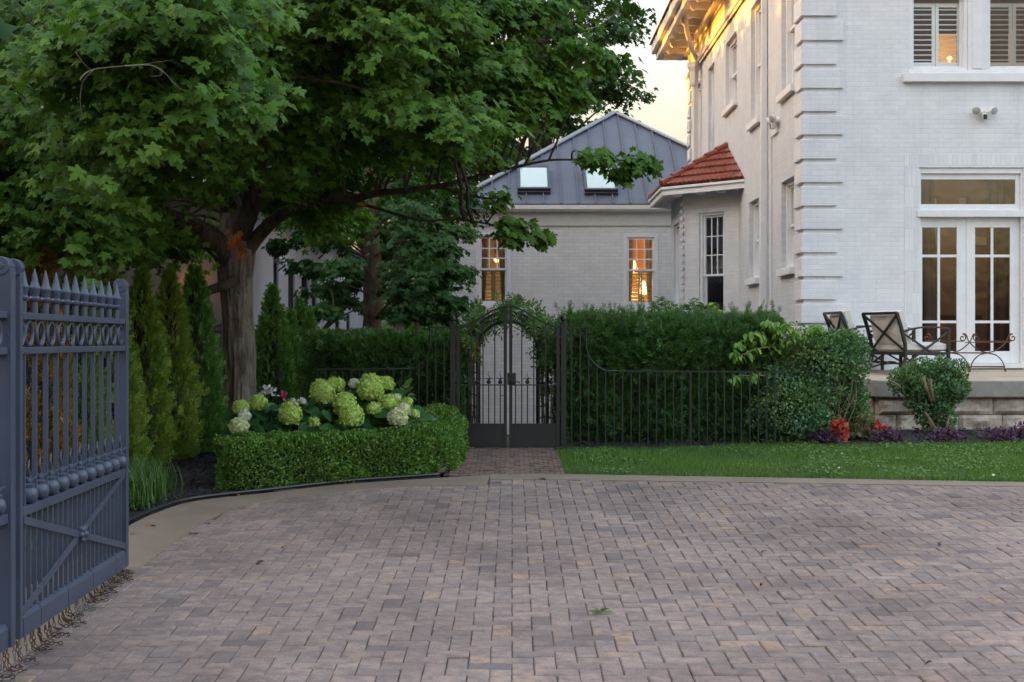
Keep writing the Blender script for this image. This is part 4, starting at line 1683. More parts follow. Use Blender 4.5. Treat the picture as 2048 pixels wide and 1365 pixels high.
# hip roof: standing seams, skylights
ex0, ex1, ey, ez = AX0 - .14, 2.81 * 2 - AX0 + .14, AY - .2, az_(412)
apx = Vector((2.81, 37.6, HC - (226 - CY) / F * 37.6))
eyb = 37.6 * 2 - ey
mb = MB()
mb.add([(ex0, ey, ez), (ex1, ey, ez), (ex1, eyb, ez), (ex0, eyb, ez), tuple(apx)], [(0, 1, 4), (1, 2, 4), (2, 3, 4), (3, 0, 4), (0, 3, 2, 1)])
rf = mb.build('roof', M['metal_roof'], anx)
e0 = Vector((ex0, ey, ez))
e1 = Vector((ex1, ey, ez))
nrm = (e1 - e0).cross(apx - e0).normalized()
mid = (e0 + e1) / 2
upv = (apx - mid).normalized()
HL = (apx - mid).length
HW = (e1 - e0).length / 2
mb = MB()
k = -HW + .25
while k < HW:
    L = HL * (1 - abs(k) / HW)
    a = mid + Vector((1, 0, 0)) * k
    if L > .2:
        mb.bar(a + nrm * .022, a + upv * (L - .05) + nrm * .022, .026, .06, up=nrm)
    k += .42
mb.build('roof_seam', M['metal_roof'], rf)
mb = MB()
for e in (e0, e1, Vector((ex1, eyb, ez)), Vector((ex0, eyb, ez))):
    mb.bar(e + Vector((0, 0, .03)), apx + Vector((0, 0, .03)), .22, .05)
mb.build('hip_cap', M['metal_cap'], rf, bevel=.01)
mb = MB()
mb.bar(e0 + Vector((0, -.015, .012)), e1 + Vector((0, -.015, .012)), .03, .03)
mb.build('drip_edge', M['dark_frame'], rf)


def on_roof(px, py):
    d = Vector(((px - CX) / F, 1, -(py - CY) / F))
    o = Vector((0, 0, HC))
    t = (e0 - o).dot(nrm) / d.dot(nrm)
    return o + d * t


def mat_sky_pane():
    t = NT('skylight_glass')
    p = t.pbr((0.46, 0.55, 0.52), 0.12, 0, None, 0.6)
    return t.done(p)


M['skypane'] = mat_sky_pane()
for (xa, xb, ya, yb) in ((1034, 1100, 341, 387), (1168, 1235, 341, 389)):
    bl = on_roof(xa + 1, yb)
    br = on_roof(xb + 1, yb)
    hh = (on_roof((xa + xb) / 2, ya) - on_roof((xa + xb) / 2, yb)).length
    c = (bl + br) / 2 + upv * hh / 2
    w_ = (br - bl).length / 2
    u_ = Vector((1, 0, 0))
    mb = MB()
    for s in (-1, 1):
        mb.obox(c + u_ * (s * (w_ - .035)) + nrm * .07, u_ * .035, upv * (hh / 2), nrm * .07)
        mb.obox(c + upv * (s * (hh / 2 - .04)) + nrm * .069, u_ * (w_ - .07), upv * .04, nrm * .069)
    mb.obox(c - upv * (hh / 2 + .03) + nrm * .035, u_ * w_, upv * .03, nrm * .035)
    sk = mb.build('skylight', M['dark_frame'], rf, bevel=.006)
    mb = MB()
    mb.obox(c + nrm * .115, u_ * (w_ - .071), upv * (hh / 2 - .081), nrm * .006)
    mb.build('skylight_pane', M['skypane'], rf)

# ================================================================================================
# NEIGHBOUR HOUSE (left, behind the trees)
# ================================================================================================
NX, NY0, NY1, NH = -4.15, 20.0, 38.5, 3.9
nb = thing('neighbour_house', 'pale rendered house behind the maple with tall narrow windows', 'house', (NX, NY0, gz(NY0)))
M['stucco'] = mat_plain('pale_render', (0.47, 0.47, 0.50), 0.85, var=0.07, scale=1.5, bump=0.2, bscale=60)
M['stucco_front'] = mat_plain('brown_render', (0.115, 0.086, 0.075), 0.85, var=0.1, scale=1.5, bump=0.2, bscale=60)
hol = [(4.0, 4.55, .9, 3.15), (5.6, 6.4, .8, 3.1), (7.2, 8.1, .8, 3.1), (8.6, 9.3, .8, 3.1), (12.4, 13.2, .9, 2.4), (14.6, 15.4, .9, 2.4)]
mb = MB()
wall_holes(mb, (NX, NY0), (0, 1, 0), (1, 0, 0), NY1 - NY0, -1.5, NH, hol, .15)
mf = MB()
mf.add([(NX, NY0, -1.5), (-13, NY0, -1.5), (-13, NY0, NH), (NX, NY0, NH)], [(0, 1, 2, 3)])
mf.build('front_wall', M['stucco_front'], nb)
mb.add([(NX, NY1, -1.5), (-13, NY1, -1.5), (-13, NY1, NH), (NX, NY1, NH)], [(0, 1, 2, 3)])
mb.build('wall', M['stucco'], nb)
for (a, b, c, d) in hol:
    w = window(nb, (NX, NY0), (0, 1, 0), (1, 0, 0), a, b, c, d, inset=.1, fw=.05, grid=None, mat='dark_frame', sill=False)
for (a, b, c, d) in hol[:4]:
    mb = MB()
    mb.box(NX + .001, NX + .07, NY0 + a - .08, NY0 + b + .08, d + .02, d + .14)
    mb.build('window_hood', M['trim'], nb)
mb = MB()
x0, x1, y0, y1 = -13.4, NX + .4, NY0 - .4, NY1 + .4
mb.add([(x0, y0, NH), (x1, y0, NH), (x1, y1, NH), (x0, y1, NH), (-8.6, y0 + 4.6, NH + 2.2), (-8.6, y1 - 4.6, NH + 2.2)], [(0, 1, 4), (1, 2, 5, 4), (2, 3, 5), (3, 0, 4, 5), (0, 3, 2, 1)])
mb.build('roof', M['metal_roof'], nb)
# lit wall lamp on the front
sl = thing('wall_lamp', 'small glowing wall lamp on the neighbouring wall behind the trunk', 'lamp', (-4.62, NY0 - .08, 2.42))
mb = MB()
mb.box(-4.66, -4.58, NY0 - .03, NY0 - .002, 2.3, 2.5)
mb.build('mount', M['bronze'], sl)
mb = MB()
mb.lathe([(.035, -.05), (.045, .07)], (-4.62, NY0 - .09, 2.4), 10)
mb.build('lamp_shade', M['lamp'], sl)
point_light('wall_lamp_light', (-4.62, NY0 - .16, 2.56), .16, (1.0, .5, .15), .03)
# red roofed outbuilding far left
ob_ = thing('outbuilding', 'small outbuilding with red tiled roof at the far left edge', 'building', (-9.5, 23, 0))
mb = MB()
mb.box(-12.5, -7.6, 21.5, 25, -1, 2.6)
mb.build('wall', M['stucco'], ob_)
mb = MB()
mb.add([(-12.8, 21.2, 2.6), (-7.3, 21.2, 2.6), (-7.3, 25.3, 2.6), (-12.8, 25.3, 2.6), (-11, 23.2, 4.3), (-9, 23.2, 4.3)], [(0, 1, 5, 4), (1, 2, 5), (2, 3, 4, 5), (3, 0, 4), (0, 3, 2, 1)])
mb.build('roof', M['tile'], ob_)

# ================================================================================================
# DRIVE GATE (left, standing open)
# ================================================================================================
gx = lambda Y: -2.263 - .0416 * (Y - 6.1)
GD = Vector((-.0416, 1, 0)).normalized()
GN = Vector((1, .0416, 0)).normalized()


def gp_(Y, z, o=0.0):
    return Vector((gx(Y), Y, z)) + GN * o


dg = thing('drive_gate', 'slate blue wrought iron driveway gate standing open, with rings, spear finials and chain skirt', 'gate', (gx(8.36), 8.36, gz(8.36)))
m = M['gate_paint']


def stile(Y, w=.058, t=.058, ztop=2.045):
    mb = MB()
    mb.obox(gp_(Y, (.355 + ztop) / 2), GD * (w / 2), GN * (t / 2), Vector((0, 0, (ztop - .355) / 2)))
    s = mb.build('stile', m, dg, bevel=.004)
    mb = MB()
    c = gp_(Y, ztop + .010, -.012)
    mb.tube([c - GD * (w / 2 + .006), c + GD * (w / 2 + .006)], .042, 20)
    mb.tube([c - GD * (w / 2 + .012), c + GD * (w / 2 + .012)], .016, 14)
    mb.build('scroll', m, s, bevel=.004)
    return s


Y0, Y1 = 6.33, 8.36
stile(Y1); stile(Y0, .04, .05); stile(6.17, .06, .075)
for z, h, t in ((1.837, .032, .045), (1.676, .032, .045), (.931, .042, .048)):
    mb = MB()
    for (a, b) in ((Y0 + .021, Y1 - .030), (4.23, 6.139)):
        mb.obox(gp_((a + b) / 2, z), GD * ((b - a) / 2), GN * (t / 2), Vector((0, 0, h / 2)))
    mb.build('rail', m, dg, bevel=.003)
# bottom plates, in lengths with a dark gap
ys = [4.2, 4.9, 5.55, 6.139]
ys2 = [Y0 + .021, 6.62, 7.09, 7.58, 8.10, Y1 - .030]
for seq in (ys, ys2):
    for a, b in zip(seq[:-1], seq[1:]):
        mb = MB()
        mb.obox(gp_((a + b) / 2, .398), GD * ((b - a) / 2 - .0035), GN * .026, Vector((0, 0, .043)))
        pr = [gp_(a + .0035, .441, .026), gp_(a + .0035, .462, .014), gp_(a + .0035, .462, -.014), gp_(a + .0035, .441, -.026)]
        mb.prism(pr, GD * (b - a - .007))
        mb.build('bottom_plate', m, dg)
SPC = .1775
bars = [8.20 - SPC * i for i in range(11)]
proto = {}


def rep(kind, fn, Y, name):
    """first one built, the others copies of it slid along the gate"""
    if kind not in proto:
        o = fn(Y)
        proto[kind] = (o, Y)
        return o
    o, Yp = proto[kind]
    d = GD * ((Y - Yp) / GD.y)
    c = o.copy(); COL.objects.link(c)
    c.location = o.location + d
    for ch_ in o.children:
        k_ = ch_.copy(); COL.objects.link(k_); k_.parent = c
    return c


def f_bar(Y):
    mb = MB()
    mb.obox(gp_(Y, (.951 + 1.661) / 2), GD * .0105, GN * .0105, Vector((0, 0, .355)))
    return mb.build('baluster', m, dg)


def f_low(Y):
    mb = MB()
    mb.obox(gp_(Y, (.455 + .911) / 2), GD * .009, GN * .009, Vector((0, 0, .228)))
    return mb.build('lower_baluster', m, dg)


def f_fin(Y):
    mb = MB()
    mb.lathe([(.016, 0), (.016, .055), (.027, .062), (.030, .072), (.020, .082), (.024, .105), (.030, .118), (.030, .124), (.021, .135), (.015, .165), (.008, .195), (.002, .215)], gp_(Y, 1.852), 12)
    return mb.build('finial', m, dg, smooth=True)


def f_ring(Y):
    mb = MB()
    c = gp_(Y, 1.7565)
    pts = [c + GD * (.057 * math.cos(a)) + Vector((0, 0, .057 * math.sin(a))) for a in [2 * math.pi * k / 28 for k in range(28)]]
    mb.tube(pts, .0085, 8, closed=True)
    return mb.build('ring', m, dg, smooth=True)


def f_ball(Y):
    mb = MB()
    c = gp_(Y, .995)
    mb.ball(c, .043, 16, 10)
    mb.lathe([(.026, .030), (.030, .048), (.018, .055)], c, 12)
    for k in range(3):
        a = 2.1 * k + .4
        d = Vector((math.cos(a), math.sin(a), 0))
        mb.tube(smooth_path([c + Vector((0, 0, .05)), c + d * .022 + Vector((0, 0, .075)), c + d * .038 + Vector((0, 0, .085))], 3), [.012, .010, .009, .008, .006, .004, .003], 6)
    mb.tube(smooth_path([c + Vector((0, 0, .045)), c + GD * .012 + Vector((0, 0, .085)), c - GD * .010 + Vector((0, 0, .125)), c + GD * .006 + Vector((0, 0, .165))], 4), [.013, .013, .012, .011, .010, .009, .008, .007, .006, .005, .004, .003, .001], 8)
    return mb.build('ball_ornament', m, dg, smooth=True)


for Y in bars:
    rep('bar', f_bar, Y, 'baluster')
    rep('fin', f_fin, Y, 'finial')
for Y in [y + SPC / 2 for y in bars] + [6.05]:
    if Y < 8.30:
        rep('ring', f_ring, Y, 'ring')
        rep('ball', f_ball, Y, 'ball_ornament')
rep('ring', f_ring, bars[-1] - SPC / 2 + .045, 'ring')
Y = 8.29
while Y > 6.38:
    rep('low', f_low, Y, 'lower_baluster')
    Y -= .0887
stile(4.2)
Y = 5.96
while Y > 4.3:
    rep('bar', f_bar, Y, ''); rep('fin', f_fin, Y, ''); rep('ball', f_ball, Y - SPC / 2, '')
    if Y < 5.9: rep('ring', f_ring, Y + SPC / 2, '')
    rep('low', f_low, Y, ''); rep('low', f_low, Y - SPC / 2, '')
    Y -= SPC
for s in (0, 1):
    mb = MB()
    a, b = (gp_(Y0 + .03, .47, .017 + s * .004), gp_(Y1 - .04, .915, .017 + s * .004)) if s == 0 else (gp_(Y0 + .03, .895, .0215), gp_(Y1 - .04, .485, .0215))
    mb.bar(a, b, .008, .036, up=(0, 0, 1))
    mb.build('diagonal_brace', m, dg)
mb = MB()
c = gp_((Y0 + Y1) / 2, .692, .03)
for k in range(6):
    a = k * math.pi / 3
    mb.ball(c + GD * (.030 * math.cos(a)) + Vector((0, 0, .030 * math.sin(a))), .019, 10, 6)
mb.ball(c + GN * .012, .022, 12, 8)
mb.build('rosette', m, dg, smooth=True)
# chain skirt
M['chain_rust'] = mat_plain('rusty_chain', (0.060, 0.026, 0.016), 0.85, 0.1, var=.5, scale=40, bump=0)
M['chain_grey'] = mat_plain('galvanised_chain', (0.13, 0.125, 0.12), 0.5, 0.4, var=0.3, scale=30, bump=0)
rr = random.Random(21)


def torus_link(mb, c, d, up, r=.0075, w=.0022, L=.013):
    s = d.cross(up).normalized()
    pts = [c + d * (L * math.cos(a)) + s * (r * math.sin(a)) for a in [2 * math.pi * k / 8 for k in range(8)]]
    mb.tube(pts, w, 5, closed=True)


Y = 8.30
i = 0
while Y > 5.6:
    mb = MB()
    zg = SL * Y + .012
    p = gp_(Y, .352, rr.uniform(-.01, .02))
    path = [p, Vector((p.x + .005, p.y, (p.z + zg) / 2)), Vector((p.x + .012, p.y + rr.uniform(-.01, .01), zg + .008))]
    L = rr.uniform(.02, .055) + (.015 if i % 3 else 0)
    q = path[-1]
    for k in range(1, 6):
        path.append(Vector((q.x + L * k / 3.2, q.y + rr.uniform(-.012, .012), zg + rr.uniform(-.002, .004))))
    acc = 0
    seq = smooth_path(path, 4)
    last = seq[0]
    kk = 0
    for a, b in zip(seq[:-1], seq[1:]):
        acc += (b - a).length
        if acc > .0185:
            acc = 0
            d = (b - a).normalized()
            up = Vector((0, 1, 0)) if kk % 2 else d.cross(Vector((0, 1, 0))).normalized()
            torus_link(mb, b, d, up)
            kk += 1
    if mb.v:
        mb.build('chain', M['chain_rust'] if rr.random() < .62 else M['chain_grey'], dg, fix=False)
    Y -= .058
    i += 1

# ================================================================================================
# GARDEN FENCE, GATE AND ARBOUR
# ================================================================================================
FY = 14.8
q_ = lambda px, py, o=0.0: Vector(((px - CX) / F * FY, FY + o, HC - (py - CY) / F * FY))
iron = M['iron']


def fence(label, sgn):
    x_ = lambda px: CX - 8 + sgn * (px - (CX - 8))
    px0 = 1127
    t = thing('iron_fence', label, 'fence', q_(x_(1300), 897), group='low iron fences either side of the garden gate')
    mb = MB()
    yr = 742.5 if sgn > 0 else 738.5
    top = [(1133, 655.5), (1172, 655.5)]
    mb.bar(q_(x_(1133), 655.5), q_(x_(1173.5), 655.5), .022, .014)
    mb.build('top_rail', iron, t)
    mb = MB()
    cv = smooth_path([q_(x_(1172), 657), q_(x_(1172), 688), q_(x_(1176), 708), q_(x_(1188), 727), q_(x_(1205), 739), q_(x_(1222), yr), q_(x_(1240), yr)], 5)
    mb.tube(cv, .009, 8)
    endp = 1570 if sgn > 0 else 1404
    mb.bar(q_(x_(1238), yr), q_(x_(endp), yr + (2 if sgn > 0 else 0)), .022, .014)
    mb.build('hand_rail', iron, t, smooth=False)
    mb = MB()
    mb.bar(q_(x_(1133), 894), q_(x_(endp), 894), .016, .014)
    mb.build('bottom_rail', iron, t)
    px = 1143.5
    i = 0
    pk = None
    while px < endp - 3:
        big = i in (14, 28)
        if px < 1171: top_ = 657
        elif px < 1240:
            # top of the picket under the curve
            xs = [(1172, 690), (1176, 708), (1188, 727), (1205, 739), (1222, yr), (1241, yr)]
            for (a, ya), (b, yb) in zip(xs[:-1], xs[1:]):
                if a <= px <= b: top_ = ya + (yb - ya) * (px - a) / (b - a)
        else: top_ = yr
        mb = MB()
        w = .021 if big else .0125
        if not big and top_ == yr and pk is not None:
            c = pk[0].copy(); COL.objects.link(c)
            c.location = pk[0].location + Vector((q_(x_(px), 0).x - pk[1], 0, 0))
        else:
            mb.bar(q_(x_(px), 897.5 if big else 896), q_(x_(px), top_ + 1), w, w, up=(0, 1, 0))
            o = mb.build('fence_post' if big else 'picket', iron, t)
            if not big and top_ == yr: pk = (o, q_(x_(px), 0).x)
        px += 16.95
        i += 1
    return t


fence('low black iron fence right of the garden gate, in front of the tall yew hedge', 1)
fence('low black iron fence left of the garden gate, behind the hydrangeas', -1)
for px, lab in ((905.5, 'black gate post with acorn finial at the left side of the garden gate'), (1127, 'black gate post with acorn finial at the right side of the garden gate')):
    t = thing('gate_post', lab, 'post', q_(px, 903), group='garden gate posts')
    mb = MB()
    mb.bar(q_(px, 905), q_(px, 647), .058, .058, up=(0, 1, 0))
    mb.build('shaft', iron, t, bevel=.003)
    mb = MB()
    mb.lathe([(.040, 0), (.040, .012), (.022, .020), (.018, .028), (.032, .040), (.034, .055), (.024, .075), (.008, .092), (.002, .098)], q_(px, 647.2), 14)
    mb.build('finial', iron, t, smooth=True)

gg = thing('garden_gate', 'double black iron garden gate with arched top and ball ornaments', 'gate', q_(1016, 897))


def top_y(px):
    """ogee top of the two leaves"""
    d = abs(px - 1016) / 103.0
    return 613.5 + 41.5 * (0.5 - 0.5 * math.cos(math.pi * min(1, d)))


for (xa, xb) in ((913.5, 1013.5), (1018.5, 1119)):
    lf = None
    mb = MB()
    for (px, w) in ((xa + 3, .034), (xb - 3, .034)):
        mb.bar(q_(px, 897), q_(px, top_y(px) + 1.5), w, .034, up=(0, 1, 0))
    for (py, h) in ((895.5, .02), (849.5, .022)):
        mb.bar(q_(xa + 6.2, py), q_(xb - 6.2, py), .03, h)
    mb.bar(q_(xa + 6.2, 770.5), q_(xb - 6.2, 770.5), .022, .012)
    lf = mb.build('gate_leaf', iron, gg)
    mb = MB()
    xs = [xa - 2 + (xb - xa + 4) * k / 24 for k in range(25)]
    pts = [q_(x, top_y(x)) for x in xs]
    for a, b in zip(pts[:-1], pts[1:]):
        mb.bar(a - (b - a) * .04, b + (b - a) * .04, .034, .017)
    mb.build('top_bar', iron, lf)
    mb = MB()
    mb.box(q_(xa + 6.2, 0).x, q_(xb - 6.2, 0).x, FY - .006, FY + .006, q_(0, 894).z, q_(0, 851).z)
    mb.box(q_(xa + 9, 0).x, q_(xb - 9, 0).x, FY - .010, FY - .0065, q_(0, 892).z, q_(0, 853.5).z)
    mb.build('kick_panel', iron, lf)
    n = 4 if xa < 1000 else 4
    inner = [943, 966, 989.5] if xa < 1000 else [1043.5, 1067.5, 1091.5]
    for px in inner:
        mb = MB()
        mb.bar(q_(px, 848), q_(px, top_y(px) + 1), .0125, .0125, up=(0, 1, 0))
        mb.build('baluster', iron, lf)
    low = [929.5, 954.5, 977.5, 1000.5] if xa < 1000 else [1031, 1055, 1079, 1102.5]
    for px in low:
        mb = MB()
        mb.bar(q_(px, 848), q_(px, 771), .0125, .0125, up=(0, 1, 0))
        mb.build('baluster', iron, lf)
        if abs(px - 1031) < 1: continue
        mb = MB()
        c = q_(px, 764.5)
        mb.ball(c, .024, 12, 8)
        for k in range(4):
            d = Vector((math.cos(k * 1.571), math.sin(k * 1.571) * .6, 0))
            mb.tube(smooth_path([c + Vector((0, 0, .02)), c + d * .02 + Vector((0, 0, .04)), c + d * .042 + Vector((0, 0, .038)), c + d * .048 + Vector((0, 0, .028))], 2), [.006, .006, .005, .005, .004, .003, .002], 6)
        mb.tube(smooth_path([c + Vector((0, 0, .02)), c + Vector((.008, 0, .05)), c + Vector((-.008, 0, .085)), c + Vector((.006, 0, .115))], 3), [.006, .0055, .005, .005, .0045, .004, .0035, .003, .0025, .001], 6)
        mb.build('ball_ornament', iron, lf, smooth=True)
lk = MB()
lk.box(q_(1014.5, 0).x, q_(1031.8, 0).x, FY - .034, FY - .018, q_(0, 770).z, q_(0, 746).z)
lk = lk.build('lock_box', iron, gg, bevel=.003)
mb = MB()
mb.tube([q_(1024, 751, -.034), q_(1024, 751, -.05)], [.024, .02], 16)
mb.tube([q_(1024.5, 764, -.034), q_(1024.5, 764, -.065)], [.024, .014], 16)
mb.tube(smooth_path([q_(1024.5, 764, -.06), q_(1033, 763.5, -.062), q_(1038, 764.5, -.062), q_(1039, 767, -.062)], 4), .006, 8)
mb.build('handle', iron, lk, smooth=True)
mb = MB()
mb.bar(q_(1001, 792), q_(1010, 792), .012, .008)
mb.build('latch', iron, gg)

# arbour ----------------------------------------------------------------------------------------------
ab = thing('garden_arbour', 'black iron arch with rungs standing behind the garden gate', 'arbour', (-.04, 15.9, gz(15.9)))


def hoop(Yh, r, cz, x0=-.045, n=26):
    pts = [Vector((x0 - r, Yh, gz(Yh) - .02)), Vector((x0 - r, Yh, cz - .3)), Vector((x0 - r, Yh, cz - .02))]
    for k in range(n + 1):
        a = math.pi - math.pi * k / n
        pts.append(Vector((x0 + r * math.cos(a), Yh, cz + r * math.sin(a))))
    pts += [Vector((x0 + r, Yh, cz - .02)), Vector((x0 + r, Yh, cz - .3)), Vector((x0 + r, Yh, gz(Yh) - .02))]
    return pts


acz = P(0, 703, 15.6).z
for Yh in (15.6, 16.35):
    for r_, w in ((.45, .013), (.345, .017)):
        mb = MB()
        mb.tube(hoop(Yh, r_, acz), w, 8)
        mb.build('hoop', iron, ab, smooth=True)
mb = MB()
for Yh in (15.6, 16.35):
    for k in range(15):
        a = math.pi * k / 14
        mb.tube([(-.045 + .345 * math.cos(a), Yh, acz + .345 * math.sin(a)), (-.045 + .45 * math.cos(a), Yh, acz + .45 * math.sin(a))], .006, 6)
    for k in range(1, 8):
        z = gz(Yh) + (acz - gz(Yh)) * k / 8
        for s in (-1, 1):
            mb.tube([(-.045 + s * .345, Yh, z), (-.045 + s * .45, Yh, z + .03)], .006, 6)
for k in range(9):
    a = math.pi * k / 8
    mb.tube([(-.045 + .45 * math.cos(a), 15.6, acz + .45 * math.sin(a)), (-.045 + .45 * math.cos(a), 16.35, acz + .45 * math.sin(a))], .007, 6)
for k in range(1, 6):
    z = gz(16) + (acz - gz(16)) * k / 6
    for s in (-1, 1):
        mb.tube([(-.045 + s * .40, 15.6, z), (-.045 + s * .40, 16.35, z)], .007, 6)
mb.build('rung', iron, ab, smooth=True)

# dark iron fence beyond the trunk
t = thing('spear_fence', 'short piece of spear topped iron fence between the arborvitae and the trunk', 'fence', P(428, 690, 19))
mb = MB()
for k in range(10):
    p = P(405 + k * 5.2, 655, 19)
    mb.tube([p, p - Vector((0, 0, 1.1))], [.009, .012], 6)
    mb.tube([p + Vector((0, 0, .08)), p + Vector((0, 0, .03)), p], [.002, .02, .012], 6)
mb.build('picket', iron, t)
mb = MB()
mb.bar(P(400, 664, 19), P(456, 664, 19), .03, .03)
mb.bar(P(400, 676, 19), P(456, 676, 19), .03, .02)
mb.build('rail', iron, t)

# ================================================================================================
# FOLIAGE HELPERS
# ================================================================================================
TM, TMS, TR, TF, TN, TB = t_maple(), t_maple_small(), t_round(), t_frond(), t_needles(), t_blade()
TO = t_oval()


def fb(p, s, seed=0.0):
    """cheap smooth 3D noise for arrays, about -1..1"""
    x, y, z = p[:, 0] * s + seed, p[:, 1] * s + seed * 1.7, p[:, 2] * s - seed
    return (np.sin(x * 1.9 + 1.3 * np.sin(y * 1.1 + z)) + np.sin(y * 2.3 + 1.1 * np.sin(z * 1.7 + x * .7)) + np.sin(z * 2.1 + 1.2 * np.sin(x * 1.3 - y))) / 3


def cluster_leaves(cen, rad, ns, nl, size, mat, name, parent, axis, tmpl=None, droop=.35, flat=.2, jit=.35, updown=.55, org_pull=.45, spread=.075):
    """leaf sprays round every centre; axis (x, y): the trunk, leaves look away from it and hang"""
    cen = np.asarray(cen, float)
    K = len(cen)
    rad = np.broadcast_to(np.asarray(rad, float), (K,))
    c = np.repeat(cen, ns, 0)
    r_ = np.repeat(rad, ns)
    S = len(c)
    outw = c[:, :2] - np.array(axis)[None, :]
    oa = np.arctan2(outw[:, 1], outw[:, 0])
    az = RNG.uniform(-np.pi, np.pi, S)
    az = np.where(RNG.random(S) < .55, oa + RNG.normal(0, .9, S), az)
    L = r_ * RNG.uniform(.55, 1.15, S)
    lay = RNG.normal(0, 1, S) * r_ * flat
    c0 = c + np.stack([RNG.normal(0, .22, S) * r_, RNG.normal(0, .22, S) * r_, lay], 1)
    s = (np.arange(nl) + .5) / nl
    s = np.repeat(s[None, :], S, 0) + RNG.normal(0, .03, (S, nl))
    d = np.stack([np.cos(az), np.sin(az), np.zeros(S)], 1)
    tilt = RNG.normal(.10, .22, S)
    p = c0[:, None, :] + d[:, None, :] * (s * L[:, None])[:, :, None]
    p[:, :, 2] += tilt[:, None] * s * L[:, None] - droop * (s ** 2) * L[:, None]
    p = p.reshape(-1, 3)
    N = len(p)
    p += RNG.normal(0, spread, (N, 3)) * np.array([1, 1, .7])
    azl = np.repeat(az, nl) + RNG.normal(0, .95, N)
    tip = np.stack([np.cos(azl), np.sin(azl), -updown - RNG.random(N) * .55], 1)
    po = np.stack([p[:, 0] - axis[0], p[:, 1] - axis[1], np.zeros(N)], 1)
    nor = np.array([0, 0, .85])[None, :] + unit(po) * org_pull + RNG.normal(0, jit, (N, 3))
    v, f = tmpl or TM
    return scatter_mesh(name, v, f, p, tip, nor, size * RNG.uniform(.62, 1.12, N), mat, parent)


def mat_bark(name, a, b, c, zs=0.30, scale=13):
    t = NT(name)
    v = t.pos((1, 1, zs))
    h = t.noise(v, scale, 7, .68, .6)
    col = t.ramp(h, [(0.30, a), (0.5, b), (0.72, c)])
    big = t.ramp(t.noise(t.pos(), 1.6, 4), [(0.35, (.75, .76, .74)), (0.65, (1.15, 1.13, 1.1))])
    col = t.mix(1.0, col, big, 'MULTIPLY')
    vo = t.n('TexVoronoi'); vo.inputs['Scale'].default_value = scale * 1.7
    t.l(t.pos((1, 1, .13)), vo.inputs['Vector'])
    n1 = t.bump(h, 0.9, 0.03)
    n2 = t.bump(vo.outputs['Distance'], 0.5, 0.015, n1)
    return t.done(t.pbr(col, 0.92, 0, n2, 0.2))


M['bark'] = mat_bark('maple_bark', (0.070, 0.056, 0.047), (0.20, 0.165, 0.14), (0.34, 0.29, 0.25))
M['bark_dark'] = mat_bark('dark_bark', (0.035, 0.027, 0.021), (0.09, 0.068, 0.052), (0.15, 0.115, 0.088))
M['bark_brown'] = mat_bark('brown_bark', (0.05, 0.033, 0.024), (0.125, 0.085, 0.06), (0.19, 0.135, 0.10), zs=.4, scale=16)
M['twig'] = mat_plain('pale_twig', (0.19, 0.155, 0.12), 0.9, var=.25, scale=10)
M['stem'] = mat_plain('tan_stem', (0.22, 0.155, 0.095), 0.9, var=.25, scale=20, bump=.5)
M['leaf_maple'] = mat_leaf('maple_leaf', [(0, (0.040, 0.088, 0.018)), (0.5, (0.065, 0.138, 0.022)), (0.9, (0.097, 0.183, 0.027)), (1, (0.151, 0.223, 0.033))], trans=.32, clump=.55, cl_amt=.6, cl_col=(0.108, 0.193, 0.026), rough=.55, spec=.15)
M['leaf_second'] = mat_leaf('maple_leaf_dark', spec=.12, stops=[(0, (0.023, 0.065, 0.017)), (0.6, (0.040, 0.099, 0.022)), (1, (0.072, 0.136, 0.027))], trans=.3, clump=.8, cl_amt=.5, cl_col=(0.031, 0.086, 0.024))
M['leaf_far'] = mat_leaf('far_tree_leaf', spec=.12, stops=[(0, (0.019, 0.050, 0.014)), (0.6, (0.036, 0.082, 0.020)), (1, (0.070, 0.114, 0.026))], trans=.35, clump=.4, cl_amt=.5, cl_col=(0.046, 0.090, 0.020))
M['leaf_far2'] = mat_leaf('far_tree_leaf_light', [(0, (0.034, 0.081, 0.018)), (0.6, (0.057, 0.121, 0.023)), (1, (0.103, 0.161, 0.034))], trans=.4, clump=.4, cl_amt=.4, cl_col=(0.057, 0.115, 0.023))
M['leaf_orange'] = mat_leaf('dead_orange_leaf', [(0, (0.22, 0.060, 0.014)), (0.5, (0.42, 0.14, 0.03)), (1, (0.62, 0.27, 0.07))], trans=.25, rough=.6, tint=(1.1, 1, .8))
M['box'] = mat_leaf('box_leaf', [(0, (0.048, 0.118, 0.020)), (0.6, (0.090, 0.182, 0.027)), (0.93, (0.143, 0.252, 0.043)), (1, (0.277, 0.226, 0.062))], trans=.25, clump=2.2, cl_amt=.6, cl_col=(0.127, 0.240, 0.037), rough=.4)
M['box_dark'] = mat_leaf('bluish_box_leaf', [(0, (0.050, 0.123, 0.058)), (0.6, (0.098, 0.192, 0.086)), (1, (0.166, 0.275, 0.114))], trans=.22, clump=1.8, cl_amt=.6, cl_col=(0.148, 0.218, 0.058), rough=.4)
M['yew'] = mat_leaf('yew_needle', [(0, (0.040, 0.105, 0.031)), (0.6, (0.077, 0.179, 0.046)), (1, (0.148, 0.269, 0.062))], trans=.15, clump=1.7, cl_amt=.5, cl_col=(0.054, 0.142, 0.041), rough=.45)
M['yew_tip'] = mat_leaf('young_yew_needle', [(0, (0.038, 0.094, 0.029)), (0.7, (0.074, 0.150, 0.041)), (1, (0.120, 0.180, 0.054))], trans=.25, rough=.45)
M['thuja'] = mat_leaf('thuja_spray', [(0, (0.068, 0.158, 0.024)), (0.6, (0.151, 0.264, 0.035)), (1, (0.300, 0.366, 0.055))], trans=.2, clump=1.9, cl_amt=.7, cl_col=(0.231, 0.264, 0.044), rough=.5)
